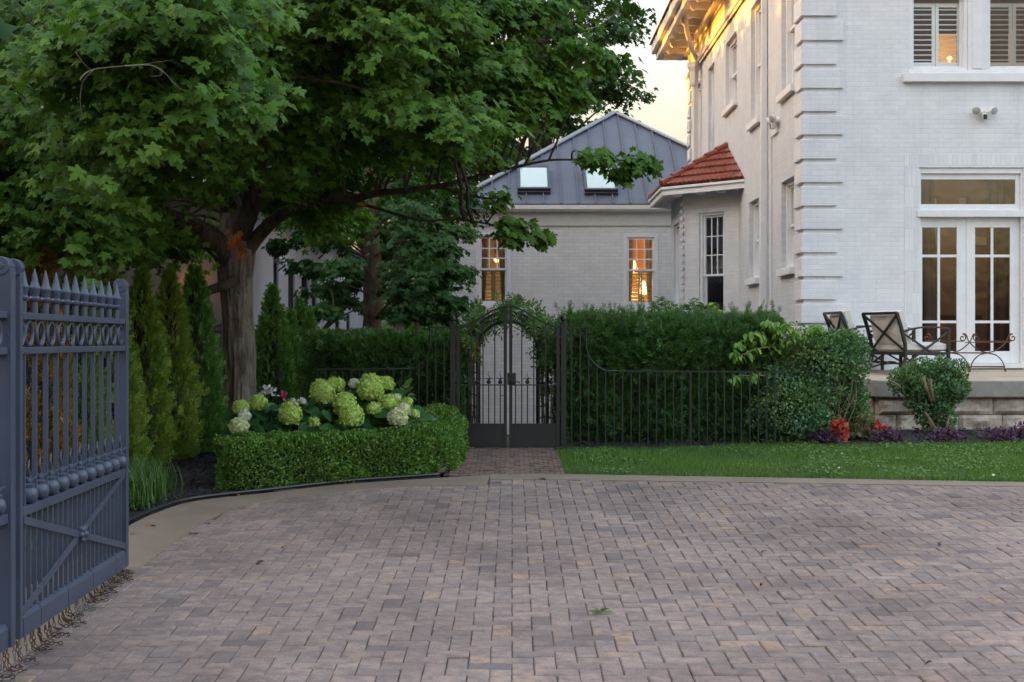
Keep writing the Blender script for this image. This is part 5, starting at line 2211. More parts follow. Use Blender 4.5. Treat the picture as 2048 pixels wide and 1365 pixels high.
M['thuja_dark'] = mat_leaf('dark_thuja_spray', [(0, (0.047, 0.130, 0.029)), (0.6, (0.090, 0.218, 0.045)), (1, (0.170, 0.325, 0.065))], trans=.2, clump=2.3, cl_amt=.5, cl_col=(0.136, 0.265, 0.050), rough=.5)
M['thuja_brown'] = mat_leaf('dying_thuja_spray', [(0, (0.084, 0.096, 0.023)), (0.35, (0.209, 0.110, 0.035)), (0.8, (0.376, 0.149, 0.040)), (1, (0.459, 0.207, 0.062))], trans=.2, clump=2.6, cl_amt=.55, cl_col=(0.076, 0.116, 0.025), rough=.7)
M['core'] = mat_plain('inner_twigs', (0.022, 0.024, 0.014), 0.95, var=.5, scale=20, bump=.6)
M['hyd_leaf'] = mat_leaf('hydrangea_leaf', [(0, (0.028, 0.094, 0.033)), (0.6, (0.047, 0.136, 0.044)), (1, (0.076, 0.179, 0.053))], trans=.25, rough=.45, clump=2, cl_amt=.3, cl_col=(0.055, 0.138, 0.041))
M['hyd_green'] = mat_leaf('lime_floret', [(0, (0.336, 0.476, 0.099)), (0.6, (0.504, 0.644, 0.155)), (1, (0.700, 0.784, 0.308))], trans=.25, rough=.7, tint=(1.05, 1.1, .8), spec=.2)
M['hyd_cream'] = mat_leaf('cream_floret', [(0, (0.538, 0.582, 0.269)), (0.5, (0.694, 0.717, 0.426)), (1, (0.800, 0.800, 0.616))], trans=.25, rough=.7, tint=(1.05, 1.05, .9), spec=.2)
M['hyd_white'] = mat_leaf('white_floret', [(0, (0.60, 0.62, 0.50)), (1, (0.80, 0.80, 0.74))], trans=.2, rough=.7, tint=(1, 1, .95), spec=.2)
M['lime_leaf'] = mat_leaf('fresh_dogwood_leaf', [(0, (0.110, 0.222, 0.036)), (0.6, (0.186, 0.320, 0.055)), (1, (0.271, 0.394, 0.087))], trans=.35, rough=.45)
M['vine'] = mat_leaf('wisteria_leaf', [(0, (0.042, 0.102, 0.022)), (0.6, (0.084, 0.168, 0.034)), (1, (0.156, 0.240, 0.054))], trans=.35)
M['vine_y'] = mat_leaf('yellowing_wisteria_leaf', [(0, (0.10, 0.13, 0.025)), (0.6, (0.2, 0.19, 0.04)), (1, (0.28, 0.21, 0.05))], trans=.35)
M['lirio'] = mat_leaf('lily_turf', [(0, (0.044, 0.096, 0.018)), (0.6, (0.068, 0.136, 0.028)), (1, (0.120, 0.192, 0.048))], trans=.3, rough=.4)
M['purple'] = mat_leaf('purple_leaf', [(0, (0.039, 0.016, 0.039)), (0.6, (0.083, 0.032, 0.071)), (1, (0.156, 0.068, 0.122))], trans=.15, rough=.5, tint=(1.2, .8, 1))
M['red_leaf'] = mat_leaf('red_coleus', [(0, (0.30, 0.022, 0.014)), (0.6, (0.46, 0.035, 0.02)), (1, (0.52, 0.07, 0.03))], trans=.25, rough=.5, tint=(1.1, .7, .6))
M['olive_leaf'] = mat_leaf('bronze_coleus', [(0, (0.05, 0.05, 0.014)), (0.6, (0.11, 0.095, 0.03)), (1, (0.17, 0.11, 0.045))], trans=.25)
M['pink'] = mat_leaf('pink_petal', [(0, (0.55, 0.04, 0.16)), (1, (0.70, 0.10, 0.26))], trans=.25, tint=(1, .8, .9))
M['white_leaf'] = mat_leaf('white_caladium', [(0, (0.55, 0.58, 0.55)), (1, (0.8, 0.8, 0.8))], trans=.25, tint=(1, 1, 1))


# ================================================================================================
# THE MAPLE
# ================================================================================================
TY = 15.4


def branch(mb, pts, r0, r1, seg=10, k=5, wob=.02):
    pts = smooth_path([Vector(p) for p in pts], k)
    n = len(pts)
    out = []
    for i, p in enumerate(pts):
        w = wob if 0 < i < n - 1 else 0
        out.append(p + Vector((noise.noise(p * 2.1), noise.noise(p * 2.3 + Vector((7, 0, 0))), noise.noise(p * 2.7 + Vector((0, 9, 0))))) * w)
    mb.tube(out, [r0 + (r1 - r0) * (i / (n - 1)) ** .8 for i in range(n)], seg)
    return out


maple = thing('maple_tree', 'large maple with a furrowed grey trunk forking low behind the hydrangeas', 'tree', (P(476, 0, TY).x, TY, gz(TY)))


def furrow(an, p, i):
    a = an * 1.0
    h = p.z
    q = Vector((math.cos(a) * 3.0, math.sin(a) * 3.0, h * 1.1))
    f = noise.noise(q * 1.3) * .10 + abs(noise.noise(Vector((math.cos(a) * 7, math.sin(a) * 7, h * .9)))) * .15 + abs(noise.noise(Vector((math.cos(a) * 15, math.sin(a) * 15, h * 2.4)))) * .085
    base = 1 + .28 * max(0, (0.95 - h)) ** 2 * (1 + .5 * math.cos(5 * a))
    return base * (0.94 + f)


mb = MB()
tp = smooth_path([P(477, 905, TY), P(478, 830, TY), P(479, 740, TY), P(476, 640, TY), P(472, 560, TY), P(472, 505, TY), P(470, 465, TY), P(468, 425, TY + .03), P(466, 385, TY + .1)], 9)
nt = len(tp)
tr_r = []
for i, p in enumerate(tp):
    py = CY - (p.z - HC) * F / TY
    w = np.interp(py, [385, 425, 465, 505, 560, 640, 740, 830, 905], [10, 24, 34, 38, 34, 31.5, 32, 34, 40])
    tr_r.append(w * TY / F)
mb.tube(tp, tr_r, 72, ridge=furrow)
trunk_o = mb.build('trunk', M['bark'], maple, smooth=True)

limbs = []
mb = MB()
def limb(pts, r0, r1, seg=12):
    o = branch(mb, pts, r0, r1, seg)
    limbs.extend(o[2:])
    return o
limb([P(478, 530, TY), P(500, 492, TY - .05), P(548, 440, TY - .2), P(610, 408, TY - .4), P(690, 398, TY - .6), P(770, 386, TY - .8), P(880, 372, TY - 1.0), P(960, 350, TY - 1.2)], .105, .016)
limb([P(566, 430, TY - .2), P(612, 385, TY - .3), P(645, 320, TY - .4), P(676, 250, TY - .5), P(705, 150, TY - .6), P(735, 20, TY - .6)], .068, .03)
limb([P(640, 330, TY - .4), P(690, 290, TY - .3), P(760, 262, TY - .2), P(870, 230, TY), P(980, 150, TY + .2)], .05, .02)
limb([P(472, 520, TY), P(466, 430, TY + .1), P(462, 330, TY + .3), P(468, 190, TY + .4), P(470, -40, TY + .4), P(468, -300, TY + .2)], .17, .10)
limb([P(480, 470, TY - .1), P(505, 400, TY - .3), P(518, 300, TY - .5), P(524, 215, TY - .6), P(535, 160, TY - .7), P(575, 80, TY - .8), P(600, -60, TY - .9), P(640, -240, TY - 1)], .11, .055)
limb([P(526, 200, TY - .6), P(518, 150, TY - .7), P(506, 110, TY - .8)], .04, .02)
limb([P(470, 540, TY), P(445, 500, TY - .1), P(400, 465, TY - .3), P(350, 440, TY - .5), P(285, 405, TY - 1.0), P(200, 360, TY - 1.8), P(90, 330, TY - 2.6), P(-40, 300, TY - 3)], .18, .03)
limb([P(462, 420, TY), P(420, 330, TY - .8), P(370, 250, TY - 2.0), P(330, 190, TY - 3.6), P(290, 150, TY - 4.8), P(240, 170, TY - 5.6)], .10, .02)
limb([P(462, 330, TY + .2), P(430, 210, TY + .4), P(400, 80, TY + .4), P(360, -80, TY + .2)], .08, .04)
limb([P(470, 560, TY - .1), P(452, 568, TY - .28), P(425, 578, TY - .38), P(400, 587, TY - .42)], .07, .045)
limb([P(690, 398, TY - .6), P(760, 420, TY - .9), P(840, 440, TY - 1.2), P(930, 440, TY - 1.4), P(1000, 452, TY - 1.6), P(1070, 470, TY - 1.7)], .022, .005)
limb([P(960, 350, TY - 1.2), P(1050, 330, TY - 1.4), P(1130, 318, TY - 1.5), P(1210, 326, TY - 1.6), P(1290, 330, TY - 1.7)], .020, .004)
limb([P(880, 372, TY - 1.0), P(960, 396, TY - 1.2), P(1020, 392, TY - 1.4)], .02, .006)
limb([P(720, 100, TY - .6), P(820, 60, TY - .6), P(940, 20, TY - .8), P(1060, -30, TY - 1)], .05, .02)
limb([P(980, 150, TY + .2), P(1080, 180, TY), P(1180, 165, TY - .2)], .025, .008)

# where the foliage pads sit: (px range, py range, depth range, count)
cen, rad = [], []
rr = random.Random(17)


def pads(px, py, Y, n, r=(.5, .75), keep=None):
    k = 0
    while k < n:
        a, b, c = rr.uniform(*px), rr.uniform(*py), rr.uniform(*Y)
        if keep and not keep(a, b): continue
        cen.append(P(a, b, c)); rad.append(rr.uniform(*r)); k += 1


def low_edge(px, py):
    xs = [-150, 0, 100, 230, 330, 380, 430, 520, 600, 700, 850, 1000]
    ys = [455, 455, 455, 460, 430, 340, 240, 235, 260, 300, 285, 230]
    return py < np.interp(px, xs, ys)


pads((110, 470), (-90, 260), (8.6, 11.0), 22, (.42, .60), keep=lambda a, b: (a - 315) ** 2 / 160 ** 2 + (b - 110) ** 2 / 190 ** 2 < 1)
pads((-170, 460), (230, 480), (10.5, 14.5), 32, (.5, .72), low_edge)
pads((380, 900), (-110, 330), (11.0, 14.8), 52, (.5, .75), low_edge)
pads((560, 960), (150, 420), (13.0, 17.0), 26, (.5, .72), low_edge)
pads((330, 560), (150, 400), (13.2, 16.0), 12, (.5, .7), low_edge)
for (a, b, c, r_) in ((1000, 20, 13.5, .45), (930, 100, 13.6, .5), (985, 130, 13.4, .40), (1040, 150, 13.6, .32), (1100, 130, 13.8, .30), (1160, 105, 13.9, .28), (1205, 120, 14.2, .2), (1080, 185, 13.6, .22),
                      (1130, 165, 13.7, .22), (925, 190, 13.6, .34), (990, 235, 13.3, .26), (1040, 230, 13.5, .2), (1090, 215, 13.5, .17), (1150, 190, 13.5, .15), (1165, 305, 13.4, .12), (1205, 315, 13.3, .11),
                      (1275, 318, 13.4, .10), (1240, 345, 13.4, .06), (1290, 325, 13.4, .08), (1000, 395, 13.6, .08), (1010, 440, 13.6, .12), (1050, 450, 13.5, .11), (1030, 470, 13.4, .08), (1085, 470, 13.4, .07),
                      (850, 200, 14, .5), (900, 150, 14.2, .5), (870, 60, 13.6, .5), (950, 30, 13.4, .45), (1080, 20, 13.6, .3), (1010, 190, 13.5, .3)):
    cen.append(P(a, b, c)); rad.append(r_)
pads((180, 350), (430, 480), (13.2, 15.2), 8, (.30, .42))
pads((230, 420), (425, 500), (16.2, 17.6), 9, (.32, .42))
pads((540, 730), (330, 420), (14.6, 16.2), 9, (.26, .38))
pads((560, 700), (400, 440), (16.5, 18.5), 4, (.3, .4))
pads((-60, 200), (430, 475), (12.5, 14.5), 6, (.35, .5))
nvis = len(cen)
for _ in range(46):     # the crown above the picture
    a = rr.uniform(0, 2 * math.pi); q = rr.uniform(.1, 1) ** .5 * 5.6
    cen.append(Vector((-3.1 + q * math.cos(a), 15.6 + q * .8 * math.sin(a), rr.uniform(6.2, 10.5 - q * .4)))); rad.append(rr.uniform(.6, .9))
# twigs out to the pads
for c, r_ in zip(cen, rad):
    hub = Vector((-3.1, 15.4, 4.2))
    b = min(limbs, key=lambda p: (p - c).length + max(0, p.z - c.z) * .5 + 1.2 * max(0, (p - hub).length - (c - hub).length + .45 * (p - c).length))
    if (b - c).length < .15: continue
    mid = b.lerp(c, .5) + Vector((rr.uniform(-.08, .08), rr.uniform(-.08, .08), .10 * (b - c).length))
    branch(mb, [b, mid, c, c + (c - b).normalized() * r_ * .5 - Vector((0, 0, .05))], min(.028, .008 + .007 * (b - c).length), .003, 6, 4, .03)
mb.build('branches', M['bark_dark'], maple, smooth=True)
# pale bare twigs in front
for pts in ([(160, 160), (185, 140), (250, 132), (300, 128), (345, 122)], [(250, 132), (300, 130), (330, 145), (352, 170), (385, 195)], [(185, 142), (168, 165), (163, 200), (165, 232), (155, 250)], [(320, 138), (322, 150), (300, 152)], [(152, 105), (170, 128), (182, 140)],
            [(1170, 60), (1200, 50), (1240, 20)]):
    Yt = 8.15 if pts[0][0] < 400 else 12.4
    mb = MB()
    branch(mb, [P(a, b, Yt + .1 * i) for i, (a, b) in enumerate(pts)], .0045, .0015, 6, 4, .012)
    mb.build('bare_twig', M['twig'], maple, smooth=True)
big = [i for i in range(nvis) if rad[i] > .34]
mid_ = [i for i in range(nvis) if .18 < rad[i] <= .34]
sml = [i for i in range(nvis) if rad[i] <= .18]
pick = lambda ii: ([cen[i] for i in ii], [rad[i] for i in ii])
cluster_leaves(*pick(big), 19, 26, .104, M['leaf_maple'], 'crown', maple, (-3.1, 15.0), spread=.06)
cluster_leaves(*pick(mid_), 9, 16, .112, M['leaf_maple'], 'right_crown', maple, (-3.1, 15.0), spread=.06)
cluster_leaves(*pick(sml), 6, 9, .11, M['leaf_maple'], 'hanging_sprays', maple, (-3.1, 15.0), spread=.05, droop=.9)
cluster_leaves(cen[nvis:], rad[nvis:], 12, 16, .17, M['leaf_maple'], 'upper_crown', maple, (-3.1, 14.5), tmpl=TMS)
# orange dead leaves on the trunk
op = np.array([P(474 + rr.uniform(-16, 16), 458 + i_ * 5.2, TY - .42 - rr.uniform(0, .25)) for i_ in range(10)])
N = len(op)
tag(scatter_mesh('dead_leaves', *TM, op, np.stack([RNG.normal(0, .7, N), RNG.normal(-.3, .3, N), -np.ones(N)], 1), np.stack([RNG.normal(0, .8, N), -np.ones(N), RNG.normal(.2, .6, N)], 1), RNG.uniform(.085, .125, N), M['leaf_orange'], maple), 'cluster of dead orange leaves on the trunk')

# ================================================================================================
# SECOND TREE (behind the left hedge) and the rest of the trees
# ================================================================================================
SY = 21.5
st = thing('young_maple_tree', 'slender tree with a reddish brown trunk behind the dark clipped hedge', 'tree', P(746, 690, SY))
mb = MB()
branch(mb, [P(746, 760, SY), P(745, 650, SY), P(747, 520, SY), P(742, 400, SY), P(750, 250, SY), P(752, 60, SY)], .165, .09, 24, 6, .02)
mb.build('trunk', M['bark_brown'], st, smooth=True)
mb = MB()
cen, rad = [], []
for (a, b, c, r_) in ((655, 575, 20.5, .32), (690, 530, 20.2, .4), (705, 565, 22.5, .45), (690, 605, 22.4, .4), (648, 620, 20.0, .25), (812, 545, 20.4, .5), (830, 590, 20.2, .6), (870, 560, 20.0, .6), (895, 600, 19.8, .38), (880, 640, 20, .3), (812, 622, 20.4, .38),
                      (770, 470, 22.8, .6), (840, 480, 20.3, .7), (880, 490, 20, .42), (905, 540, 19.8, .42), (700, 450, 21, .5), (650, 450, 21.5, .4), (790, 420, 21, .7), (835, 430, 20.5, .5), (740, 400, 22, .8), (820, 370, 22.5, .8), (660, 390, 22.5, .7), (850, 520, 22.5, .7), (790, 575, 22.5, .5), (860, 615, 21.6, .5), (905, 460, 20.6, .42), (690, 340, 22.5, .9), (760, 300, 23, .9), (600, 380, 23, .6), (575, 440, 22, .30), (620, 470, 21.6, .32), (560, 490, 21.8, .22), (660, 480, 21.2, .35), (605, 530, 21.4, .22), (640, 540, 21, .25)):
    cen.append(P(a, b, c)); rad.append(r_ * .82)
axp = [P(746, p, SY) for p in (640, 600, 560, 520, 480, 440, 400, 340, 280, 200)]
for c in cen:
    b = min(axp, key=lambda p: (p - c).length + max(0, p.z - c.z + .2))
    branch(mb, [b, b.lerp(c, .5) + Vector((0, 0, .12)), c], .022, .006, 6, 4, .03)
branch(mb, [P(640, 668, 20), P(660, 640, 20), P(668, 610, 20), P(664, 585, 20)], .035, .012, 8)
branch(mb, [P(645, 662, 20), P(680, 634, 20), P(715, 618, 20)], .028, .008, 8)
mb.build('branches', M['bark_dark'], st, smooth=True)
cluster_leaves(cen, rad, 13, 20, .105, M['leaf_second'], 'crown', st, (P(746, 0, SY).x, SY), spread=.055, flat=.13)


def far_tree(name, label, X, Y, z0, z1, rx, ry, n_pads, mat, tsize=.2, trunk_r=.22, seed=0, squash=1.0, pr=(.8, 1.3), ns=14, nl=20, keep=None, group='tall trees behind the houses', bark='bark_dark'):
    r2 = random.Random(seed)
    t = thing(name, label, 'tree', (X, Y, gz(Y)), group=group)
    mb = MB()
    branch(mb, [Vector((X, Y, gz(Y) - .3)), Vector((X + r2.uniform(-.2, .2), Y, z0)), Vector((X + r2.uniform(-.4, .4), Y + .2, (z0 + z1) / 2)), Vector((X, Y, z1 - .8))], trunk_r, trunk_r * .25, 14, 6, .05)
    cen, rad = [], []
    zc, hz = (z0 + z1) / 2, (z1 - z0) / 2
    k = 0
    while k < n_pads:
        a = r2.uniform(0, 2 * math.pi)
        u = r2.uniform(-1, 1)
        q = r2.uniform(.45, 1) ** .6
        w = math.sqrt(1 - u * u)
        c = Vector((X + rx * q * w * math.cos(a), Y + ry * q * w * math.sin(a), zc + hz * q * u))
        if keep and not keep(c): continue
        cen.append(c); rad.append(r2.uniform(*pr)); k += 1
    for c in cen:
        zb = max(z0 - .3, min(z1 - 1.2, c.z - (Vector((c.x - X, c.y - Y, 0)).length) * .6))
        b = Vector((X, Y, zb))
        branch(mb, [b, b.lerp(c, .5) + Vector((0, 0, .2)), c], .06, .012, 6, 3, .06)
    mb.build('trunk', M[bark], t, smooth=True)
    cluster_leaves(cen, rad, ns, nl, tsize, M[mat], 'crown', t, (X, Y), tmpl=TMS, spread=.14, flat=.28, droop=.3)
    return t


EDGE = lambda c: (CX + c.x / c.y * F) < np.interp(CY - (c.z - HC) / c.y * F, [-400, -60, 0, 120, 200, 260, 330], [1240, 1240, 1235, 1255, 1255, 1215, 1150])
far_tree('tall_tree', 'tall dark tree rising behind the annex roof, nearest the house', 1.0, 44, 5.5, 16, 5.0, 4.0, 62, 'leaf_far', .21, .35, 31, keep=EDGE, nl=24, pr=(.7, 1.15))
far_tree('tall_tree', 'tall dark tree behind the middle of the annex roof', -4.2, 42, 4.0, 15, 4.6, 4, 46, 'leaf_far', .22, .3, 32, keep=EDGE)
far_tree('tall_tree', 'tall tree behind the pale neighbouring house, upper middle', -9.0, 43, 3.0, 14, 5, 4, 44, 'leaf_far', .23, .3, 33)
far_tree('broad_tree', 'broad green tree beyond the neighbouring house at the left', -13.5, 40, 2.0, 12, 5, 4, 44, 'leaf_far2', .22, .3, 34)
far_tree('broad_tree', 'dark tree with orange sky showing through, top left corner', -8.6, 19.5, 2.9, 8.6, 2.8, 2.4, 34, 'leaf_far', .17, .22, 35, pr=(.55, .85), keep=lambda c: not ((CX + c.x / c.y * F) < 190 and (CY - (c.z - HC) / c.y * F) < 110))
far_tree('broad_tree', 'dark spreading tree just left of the maple crown', -6.2, 26, 4.3, 8.0, 3.6, 2.6, 44, 'leaf_second', .18, .25, 36, pr=(.7, 1.1))
far_tree('broad_tree', 'dark tree standing close behind the maple trunk', -5.6, 29.5, 4.6, 8.2, 3.2, 3.0, 40, 'leaf_far', .18, .25, 37, pr=(.7, 1.1))
far_tree('broad_tree', 'green tree above the red roof of the outbuilding', -13.5, 30, 1.0, 8.5, 4.2, 3, 40, 'leaf_far', .2, .25, 38)
far_tree('thin_tree', 'thin dark trunked tree between the hedge and the annex wall', P(805, 0, 27).x, 27, 3.2, 8.5, 1.15, 1.6, 20, 'leaf_second', .15, .12, 39, pr=(.5, .8))
far_tree('thin_tree', 'thin tree beside the left corner of the annex', P(838, 0, 30).x, 30, 3.0, 9.0, 1.0, 1.6, 20, 'leaf_far', .15, .10, 40, pr=(.5, .8), keep=EDGE)
# wood on the horizon
pts = np.stack([RNG.uniform(-95, 25, 5200), RNG.uniform(66, 92, 5200), RNG.uniform(-1.5, 1, 5200)], 1)
pts[:, 2] += np.abs(fb(pts * np.array([1, 1, 0]), .14)) * 6 * RNG.random(5200) + RNG.random(5200) * 6
N = len(pts)
tag(scatter_mesh('woodland_and_sun_screen', *TMS, pts, RNG.normal(0, 1, (N, 3)), np.stack([RNG.normal(0, .6, N), -np.ones(N), np.ones(N)], 1), RNG.uniform(.9, 2.0, N), M['leaf_far']), kind='stuff')


pts = np.stack([RNG.uniform(-30, -17, 11000), RNG.uniform(-25, 62, 11000), np.where(RNG.random(11000) < .6, RNG.uniform(-.5, 8.35, 11000), RNG.uniform(10.6, 17.0, 11000))], 1)  # added unseen leaf screen: blocks sun and sky, gap lets sun reach the eaves
pts[:, 2] += .5 * fb(pts * np.array([1, 1, 0]), .5)
N = len(pts)
tag(scatter_mesh('woodland_and_sun_screen', *TMS, pts, RNG.normal(0, 1, (N, 3)), np.stack([np.ones(N), RNG.normal(0, .6, N), RNG.normal(0, .6, N)], 1), RNG.uniform(1.0, 2.0, N), M['leaf_far']), kind='stuff')


# ================================================================================================
# ARBORVITAE
# ================================================================================================
def thuja(px, ytop, ybase, wpx, Y, mat, label, n=2300, seed=0, fs=.115):
    base = P(px, ybase, Y)
    base.z = gz(Y) - .02
    H = P(px, ytop, Y).z - base.z
    Rm = wpx / 2 * 1.22 * Y / F
    t = thing('arborvitae', label, 'shrub', base, group='columnar arborvitae in a row by the maple')
    mb = MB()
    mb.tube([base, base + Vector((0, 0, H * .9))], [.03, .006], 8)
    mb.build('trunk', M['bark_brown'], t)
    mb = MB()
    zz = [0.02, .12, .35, .6, .8, .93]
    mb.lathe([(Rm * .62 * (1 - z) ** .55 * min(1, .55 + z * 3), H * z) for z in zz], base, 12)
    mb.build('inner_branches', M['core'], t)
    z = RNG.random(n) ** 1.15
    a = RNG.uniform(0, 2 * np.pi, n)
    prof = Rm * np.minimum(1, .70 + z * 2.2) * (1 - z ** 1.9) ** .85
    p = np.stack([np.cos(a), np.sin(a), z * H], 1)
    lump = 1 + .20 * fb(np.stack([np.cos(a) * 1.2, np.sin(a) * 1.2, z * H * 2.4], 1), 1.6, seed) + .10 * fb(np.stack([np.cos(a) * 1.2, np.sin(a) * 1.2, z * H * 4], 1), 3.2, seed + 3)
    r_ = prof * lump * (1 - .45 * RNG.random(n) ** 2.2)
    p[:, 0] *= r_; p[:, 1] *= r_
    p += np.array(base)
    out = np.stack([np.cos(a), np.sin(a), np.zeros(n)], 1)
    tip = out * (.55 + RNG.normal(0, .25, n))[:, None] + np.array([0, 0, .95]) + RNG.normal(0, .28, (n, 3))
    nor = np.cross(out, [0, 0, 1]) * RNG.choice([-1, 1], n)[:, None] + RNG.normal(0, .55, (n, 3)) + out * .35
    scatter_mesh('foliage', *TF, p, tip, nor, fs * RNG.uniform(.6, 1.25, n) * (1.15 - .35 * z), M[mat], t)
    return t


thuja(75, 470, 985, 120, 11.2, 'thuja_brown', 'dying orange brown arborvitae behind the blue drive gate', 2600, 1)
thuja(150, 528, 975, 100, 12.0, 'thuja', 'green arborvitae behind the gate, right of the brown one', 2300, 2)
thuja(216, 538, 965, 105, 12.5, 'thuja', 'green arborvitae just left of the end post of the blue gate', 2300, 3)
thuja(284, 548, 940, 92, 13.2, 'thuja', 'yellowish green arborvitae just right of the blue gate', 2500, 4)
thuja(338, 545, 925, 90, 13.8, 'thuja', 'yellowish green arborvitae, second to the right of the blue gate', 2500, 5)
thuja(390, 540, 905, 92, 14.4, 'thuja_dark', 'deep green arborvitae nearest the maple trunk on its left', 2700, 6)
thuja(545, 578, 800, 78, 17.0, 'thuja_dark', 'dark arborvitae just right of the maple trunk', 2300, 7)
thuja(578, 625, 800, 60, 17.4, 'thuja_dark', 'small dark arborvitae, second right of the maple trunk', 1700, 8)
thuja(600, 605, 800, 50, 18.0, 'thuja_dark', 'slim dark arborvitae, third right of the maple trunk', 1700, 9)
thuja(620, 628, 790, 46, 17.6, 'thuja_dark', 'slim dark arborvitae against the left end of the clipped hedge', 1500, 10)


# ================================================================================================
# HEDGES
# ================================================================================================
def sweep_points(path, w, h, n, zf, amp=.03, seed=0.0, deep=.10, round_=.06, hfun=None, endround=False):
    """points and outward normals on a hedge swept along path [(x, y)]"""
    P2 = np.array([[p.x, p.y] for p in smooth_path([(a, b, 0) for a, b in path], 8)])
    seg = np.linalg.norm(np.diff(P2, axis=0), axis=1)
    cum = np.concatenate([[0], np.cumsum(seg)])
    tot = cum[-1]
    ne = int(n * .16)
    s = RNG.uniform(0, tot, n)
    x = np.interp(s, cum, P2[:, 0]); y = np.interp(s, cum, P2[:, 1])
    i = np.clip(np.searchsorted(cum, s) - 1, 0, len(seg) - 1)
    d = (P2[i + 1] - P2[i]) / seg[i][:, None]
    side = np.stack([d[:, 1], -d[:, 0]], 1)
    per = 2 * h + 2 * w
    q = RNG.uniform(0, per, n)
    hh = h * (hfun(x, y) if hfun else 1)
    # section: right side up, top across, left side down
    ed = np.minimum(s, tot - s)
    wf = np.sqrt(np.clip(1 - (1 - np.clip(ed / .26, 0, 1)) ** 2, 0, 1)) * .8 + .2 if endround else np.ones(n)
    u = np.where(q < h, 1.0, np.where(q < h + 2 * w, 1 - (q - h) / w, -1.0))
    v = np.where(q < h, q / h, np.where(q < h + 2 * w, 1.0, 1 - (q - h - 2 * w) / h))
    nx = np.where(q < h, 1.0, np.where(q < h + 2 * w, 0.0, -1.0))
    nz = np.where((q >= h) & (q < h + 2 * w), 1.0, 0.0)
    # ends
    end = np.zeros(n, int)
    end[:ne] = np.where(RNG.random(ne) < .5, 1, 2)
    s2 = np.where(end == 1, 0, np.where(end == 2, tot, s))
    x = np.where(end == 1, P2[0, 0], np.where(end == 2, P2[-1, 0], x)); y = np.where(end == 1, P2[0, 1], np.where(end == 2, P2[-1, 1], y))
    de = np.where((end == 1)[:, None], -(P2[1] - P2[0]) / seg[0], np.where((end == 2)[:, None], (P2[-1] - P2[-2]) / seg[-1], 0))
    wf = np.where(end > 0, .22 if endround else 1.0, wf); u = np.where(end > 0, RNG.uniform(-1, 1, n), u); v = np.where(end > 0, RNG.random(n), v)
    side = np.where((end == 1)[:, None], np.array([[(P2[1] - P2[0])[1], -(P2[1] - P2[0])[0]]]) / seg[0], np.where((end == 2)[:, None], np.array([[(P2[-1] - P2[-2])[1], -(P2[-1] - P2[-2])[0]]]) / seg[-1], side))
    # round the shoulders
    ru = 1 - round_ / w * np.clip((v - .8) / .2, 0, 1) ** 2
    rv = 1 - round_ / h * np.clip((np.abs(u) - .8) / .2, 0, 1) ** 2
    p = np.stack([x + side[:, 0] * u * w * ru * wf, y + side[:, 1] * u * w * ru * wf, np.zeros(n)], 1)
    hh = np.broadcast_to(hh, (n,))
    p[:, 2] = np.array([zf(b) for b in y]) + v * hh * rv
    nrm = np.where((end > 0)[:, None], np.concatenate([de, np.zeros((n, 1))], 1), np.stack([side[:, 0] * nx, side[:, 1] * nx, nz], 1))
    nrm = unit(nrm + 1e-9)
    o = amp * (fb(p, 4.5, seed) + .6 * fb(p, 11, seed + 2)) - deep * RNG.random(n) ** 2.5
    return p + nrm * o[:, None], nrm, (P2, tot)


def hedge_core(path, w, h, zf, name, parent, hfun=None):
    pts = smooth_path([(a, b, 0) for a, b in path], 5)
    mb = MB()
    v = []
    n = len(pts)
    for i, p in enumerate(pts):
        d = (pts[min(i + 1, n - 1)] - pts[max(i - 1, 0)]).normalized()
        s = Vector((d.y, -d.x, 0))
        hh = h * (float(hfun(np.array([p.x]), np.array([p.y]))[0]) if hfun else 1)
        z = zf(p.y)
        for (a, b) in ((1, 0), (1, .9), (.8, 1), (-.8, 1), (-1, .9), (-1, 0)):
            q = p + s * a * w
            v.append((q.x, q.y, z + b * hh))
    f = []
    for i in range(n - 1):
        for k in range(5):
            f.append((i * 6 + k, i * 6 + k + 1, i * 6 + 7 + k, i * 6 + 6 + k))
    f += [tuple(range(6)), tuple(range((n - 1) * 6, n * 6))]
    mb.add(v, f)
    return mb.build(name, M['core'], parent)


# low box hedge round the hydrangea bed
bxp = [(-2.50, 11.78), (-2.0, 12.08), (-1.45, 12.42), (-1.0, 12.72), (-.80, 13.05), (-.745, 13.7), (-.74, 14.45)]
bh = thing('box_hedge', 'low bright green box hedge curving round the hydrangea bed', 'hedge', (-1.5, 12.4, gz(12.4)))
hf = lambda x, y: 1 + .10 * np.clip((y - 13.6) / .5, 0, 1) + .05 * np.sin(x * 5 + y * 3)
hedge_core([(-2.25, 11.88)] + bxp[1:-1] + [(-.74, 14.3)], .14, .32, gz, 'inner_branches', bh, hf)
p, nr, _ = sweep_points(bxp, .25, .40, 52000, gz, .055, 1.0, .15, .05, hf, True)
N = len(p)
scatter_mesh('foliage', *TR, p, nr * .8 + RNG.normal(0, .55, (N, 3)) + np.array([0, 0, .35]), nr + RNG.normal(0, .6, (N, 3)) + np.array([0, 0, .5]), .029 * RNG.uniform(.6, 1.25, N), M['box'], bh)

